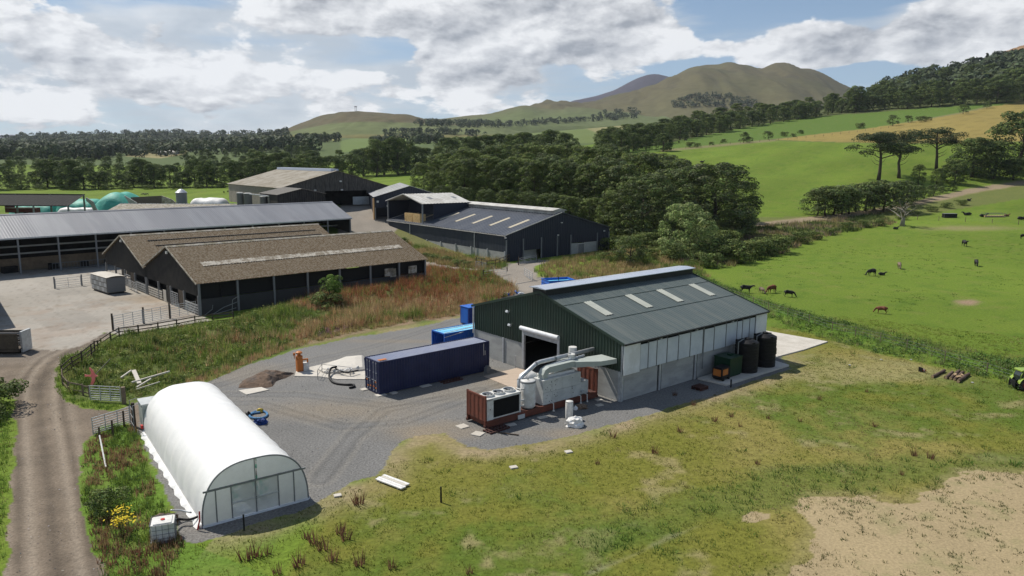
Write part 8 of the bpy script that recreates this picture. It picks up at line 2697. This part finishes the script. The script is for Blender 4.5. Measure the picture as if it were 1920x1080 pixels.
def wire_fence(name, label, pix, step, h=1.2, pr=.06, m=None, wires=3):
    pts = [gp(a, c) for a, c in pix]; o = pts[0]; nodes = []
    for p0, p1 in zip(pts[:-1], pts[1:]):
        d = p1 - p0; n_ = max(1, int(math.hypot(d.x, d.y) / step))
        for k in range(n_): nodes.append(ground((p0 + d * k / n_).x, (p0 + d * k / n_).y))
    nodes.append(pts[-1])
    t = thing(name, label, 'fence', o.to_tuple())
    me = MB().cyl((0, 0, -.3), (0, 0, h), pr, n=6).mesh('fence_post', m or M_WOOD)
    for q in nodes: inst('fence_post', me, t, (q - o).to_tuple())
    for k in range(wires):
        b = MB(); b.tube([tuple(q - o + Vector((0, 0, h - .1 - k * .35))) for q in nodes], .012, 4); b.build('wire', M_DGALV, t)


wire_fence('wire_fence', 'post and wire fence along the top of the cattle pasture', [(1720, 412), (1760, 414), (1810, 416), (1860, 419), (1960, 424)], 4.5, 1.4, .09)
wire_fence('wire_fence', 'long field fence along the bottom of the upper right fields', [(1240, 283), (1330, 274), (1460, 263), (1560, 254), (1680, 238)], 9, 1.4, .12, wires=1)
wire_fence('wire_fence', 'post and wire fence on the berm between lawn and pasture', [(1340, 545), (1440, 582), (1560, 620), (1700, 655), (1850, 700), (1990, 745)], 3.2, 1.1, .05)
wire_fence('wire_fence', 'line of fence posts beside the scrub below the sage bush', [(1240, 478), (1290, 462), (1350, 446)], 4, 1.3, .08)

# ---------------------------------------------------------------- logs, cone, tractor
M_LOG = mat('log_bark', (0.085, 0.055, 0.040), rough=.9, grain=.3, gs=6, bump=.01, col2=(0.14, 0.10, 0.075), s1=2)
M_CUT = mat('cut_wood', (0.42, 0.30, 0.17), rough=.8, grain=.2, gs=5, bump=0)
LG = [(1748, 709, 1771, 697, .14, 'single dark log lying apart, left of the log row'), (1773, 711, 1786, 700, .14, 'leftmost log of the row of dark logs'), (1782, 712, 1798, 698, .15, 'second log from the left in the row of dark logs'), (1789, 714, 1805, 700, .13, 'third log from the left in the row of dark logs'),
      (1796, 718, 1816, 704, .16, 'rightmost and longest log of the row of dark logs')]
for (a, c, d_, e, r, lab) in LG:
    p0 = flat(a, c); p1 = flat(d_, e); L = (p1 - p0).length
    t = thing('log', lab, 'log', (p0.x, p0.y, r), math.atan2(p1.y - p0.y, p1.x - p0.x), 'dark logs on the grass')
    b = MB(); n_ = 10; b.tube([(L * k / 6, .03 * math.sin(k * 2.1 + a), .0) for k in range(7)], [r * (1 + .08 * math.sin(k * 1.7 + c)) for k in range(7)], n_); b.build('bark', M_LOG, t)
    b = MB(); b.cyl((-.012, 0, 0), (-.004, 0, 0), r * .9, n=n_); b.build('cut_end', M_CUT, t); b = MB(); b.cyl((L + .004, 0, 0), (L + .012, 0, 0), r * .9, n=n_); b.build('cut_end', M_CUT, t)
for (a, c, rz, lab) in ((1797, 711, .3, 'pale split piece lying between the dark logs'), (1803, 708, 1.0, 'smaller pale split piece on top of the dark logs'), (1790, 707, .7, 'pale splintered wood at the left of the log row')):
    q = flat(a, c); b = MB(); b.cbox((q.x, q.y, .26), (.55, .2, .12), rz, rx=.3); tag(b.build('split_wood', M_CUT), lab, 'firewood')
q = flat(1728, 697)
t = thing('traffic_cone', 'orange cone lying on its side with a black base left of the logs', 'cone', (q.x, q.y, .2), .3)
b = MB(); b.cyl((-.1, 0, 0), (.55, 0, -.12), .19, .04, n=12); b.build('cone_body', mat('cone_orange', (0.75, 0.11, 0.03), rough=.5), t)
b = MB(); b.cyl((.12, 0, -.04), (.26, 0, -.066), .158, .128, n=12); b.build('band', M_PWHITE, t)
b = MB(); b.box(-.17, -.11, -.24, .24, -.2, .26); b.build('base', M_BLACK, t)
for (a, c, lab) in ((1593, 685, 'small white scrap in the grass behind the concrete apron'), (1708, 675, 'small white scrap in the grass above the orange cone'), (1823, 718, 'small white scrap in the grass right of the log row'), (1652, 675, 'tiny white fleck in the grass left of the orange cone')):
    lumpy('white_scrap', lab, 'litter', flat(a, c), .16, .12, .1, M_FOAM, 3, .4, 1)

# tractor at the right edge, rear towards the logs; nose points out of the picture
q = flat(1912, 729)
TS = .66
t = thing('tractor', 'lime green tractor with dark red wheel hubs cut by the right edge', 'tractor', (q.x, q.y, 0), .05)
t.scale = (TS, TS, TS)
M_LIME = mat('lime_paint', (0.24, 0.34, 0.06), rough=.35, grain=.04, bump=0)
M_TYRE = mat('tyre_rubber', (0.022, 0.021, 0.020), rough=.9, grain=.2, gs=6, bump=0, col2=(0.10, 0.085, 0.07), s1=3, amt=.5)
M_GLASS = mat('cab_glass', (0.02, 0.03, 0.03), rough=.08, grain=0, bump=0, spec=.8)
M_HUB = mat('dark_red_hub', (0.13, 0.018, 0.022), rough=.5, grain=.08, bump=0)


def wheel(x, y, r, w):
    b = MB(); n_ = 36; s = 1 if y > 0 else -1
    pr = [(-w / 2, r * .62), (-w / 2, r * .9), (-w * .38, r * .97), (w * .38, r * .97), (w / 2, r * .9), (w / 2, r * .62)]
    vs = []
    for (yy, rr) in pr:
        for k in range(n_):
            a = 2 * math.pi * k / n_; vs.append((x + rr * math.cos(a), y + yy, r + rr * math.sin(a)))
    b.add(vs, [(i * n_ + k, i * n_ + (k + 1) % n_, (i + 1) * n_ + (k + 1) % n_, (i + 1) * n_ + k) for i in range(5) for k in range(n_)])
    for k in range(18):
        a = 2 * math.pi * k / 18
        for sd in (-1, 1):
            c_ = Vector((x + r * .985 * math.cos(a + sd * .08), y + sd * w * .24, r + r * .985 * math.sin(a + sd * .08)))
            b.box(-r * .04, r * .05, -w * .27, w * .27, -r * .035, r * .035, Matrix.Translation(c_) @ Matrix.Rotation(-a, 4, 'Y') @ Matrix.Rotation(sd * .5, 4, 'X'))
    wv = b.build('wheel', M_TYRE, t)
    b = MB(); b.cyl((x, y - w * .3, r), (x, y + w * .3, r), r * .62, n=24); b.cyl((x, y - w * .45, r), (x, y + w * .45, r), r * .22, n=12); b.build('rim', M_HUB, wv)


wheel(0, -.85, .88, .50); wheel(0, .85, .88, .50); wheel(2.5, -.8, .62, .40); wheel(2.5, .8, .62, .40)
b = MB(); b.box(-.3, 3.2, -.35, .35, .65, 1.15); b.build('chassis', M_BLKTRIM, t)
b = MB(); b.prism([(1.1, 1.15), (3.4, 1.05), (3.5, 1.55), (3.2, 1.72), (1.1, 1.9)], -.42, .42, Matrix(((1, 0, 0, 0), (0, 0, 1, 0), (0, 1, 0, 0), (0, 0, 0, 1)))); b.build('bonnet', M_LIME, t)
b = MB(); b.prism([(-.55, 1.3), (1.1, 1.2), (1.25, 2.0), (1.0, 2.62), (-.35, 2.62), (-.62, 2.0)], -.68, .68, Matrix(((1, 0, 0, 0), (0, 0, 1, 0), (0, 1, 0, 0), (0, 0, 0, 1)))); cabn = b.build('cab', M_GLASS, t)
b = MB(); b.prism([(-.6, 2.62), (1.15, 2.62), (1.1, 2.80), (.9, 2.86), (-.4, 2.86), (-.62, 2.78)], -.76, .76, Matrix(((1, 0, 0, 0), (0, 0, 1, 0), (0, 1, 0, 0), (0, 0, 0, 1)))); b.build('cab_roof', M_LIME, t)
for (p0, p1) in (((-.55, 1.3), (-.62, 2.0)), ((-.62, 2.0), (-.35, 2.62)), ((1.1, 1.2), (1.25, 2.0)), ((1.25, 2.0), (1.0, 2.62)), ((.35, 1.3), (.35, 2.62))):
    for s in (-.70, .70):
        b = MB(); b.beam((p0[0], s, p0[1]), (p1[0], s, p1[1]), .07, .07); b.build('cab_pillar', M_LIME, cabn)
for s in (-1, 1):
    b = MB(); vs = []
    for k in range(9):
        a = math.pi * (.15 + .8 * k / 8); 
        for yy in (.58 * s, 1.12 * s): vs.append((.98 * math.cos(a), yy, .88 + .98 * math.sin(a)))
    b.add(vs, [(2 * k, 2 * k + 1, 2 * k + 3, 2 * k + 2) for k in range(8)]); b.build('mudguard', M_LIME, t)
b = MB(); b.box(-1.15, -.5, -.5, .5, .55, .85); b.box(-1.25, -1.1, -.6, -.5, .4, 1.5); b.box(-1.25, -1.1, .5, .6, .4, 1.5); b.cbox((-1.1, 0, 1.1), (.2, 1.0, .5)); b.build('rear_linkage', M_BLKTRIM, t)
b = MB(); b.cyl((-.75, -.75, 1.5), (-.75, -.75, 2.3), .05, n=8); b.build('exhaust', M_BLKTRIM, t)

# ---------------------------------------------------------------- the air
hm = bpy.data.materials.new('haze'); hm.use_nodes = True
T_ = NT(hm.node_tree); T_.n.clear()
o_ = T_.node('ShaderNodeOutputMaterial'); v_ = T_.node('ShaderNodeVolumePrincipled')
v_.inputs['Color'].default_value = (0.80, 0.88, 1.0, 1)
v_.inputs['Density'].default_value = 0.000040
v_.inputs['Anisotropy'].default_value = 0.2
T_.l.new(v_.outputs[0], o_.inputs['Volume'])
b = MB(); b.box(-6500, 6500, -400, 7600, -16, 1100)
hz_o = b.build('haze', hm)
tag(hz_o, 'thin blue haze over the far hills', 'haze', kind='stuff')
SC.cycles.volume_bounces = 0
SC.cycles.max_bounces = 6
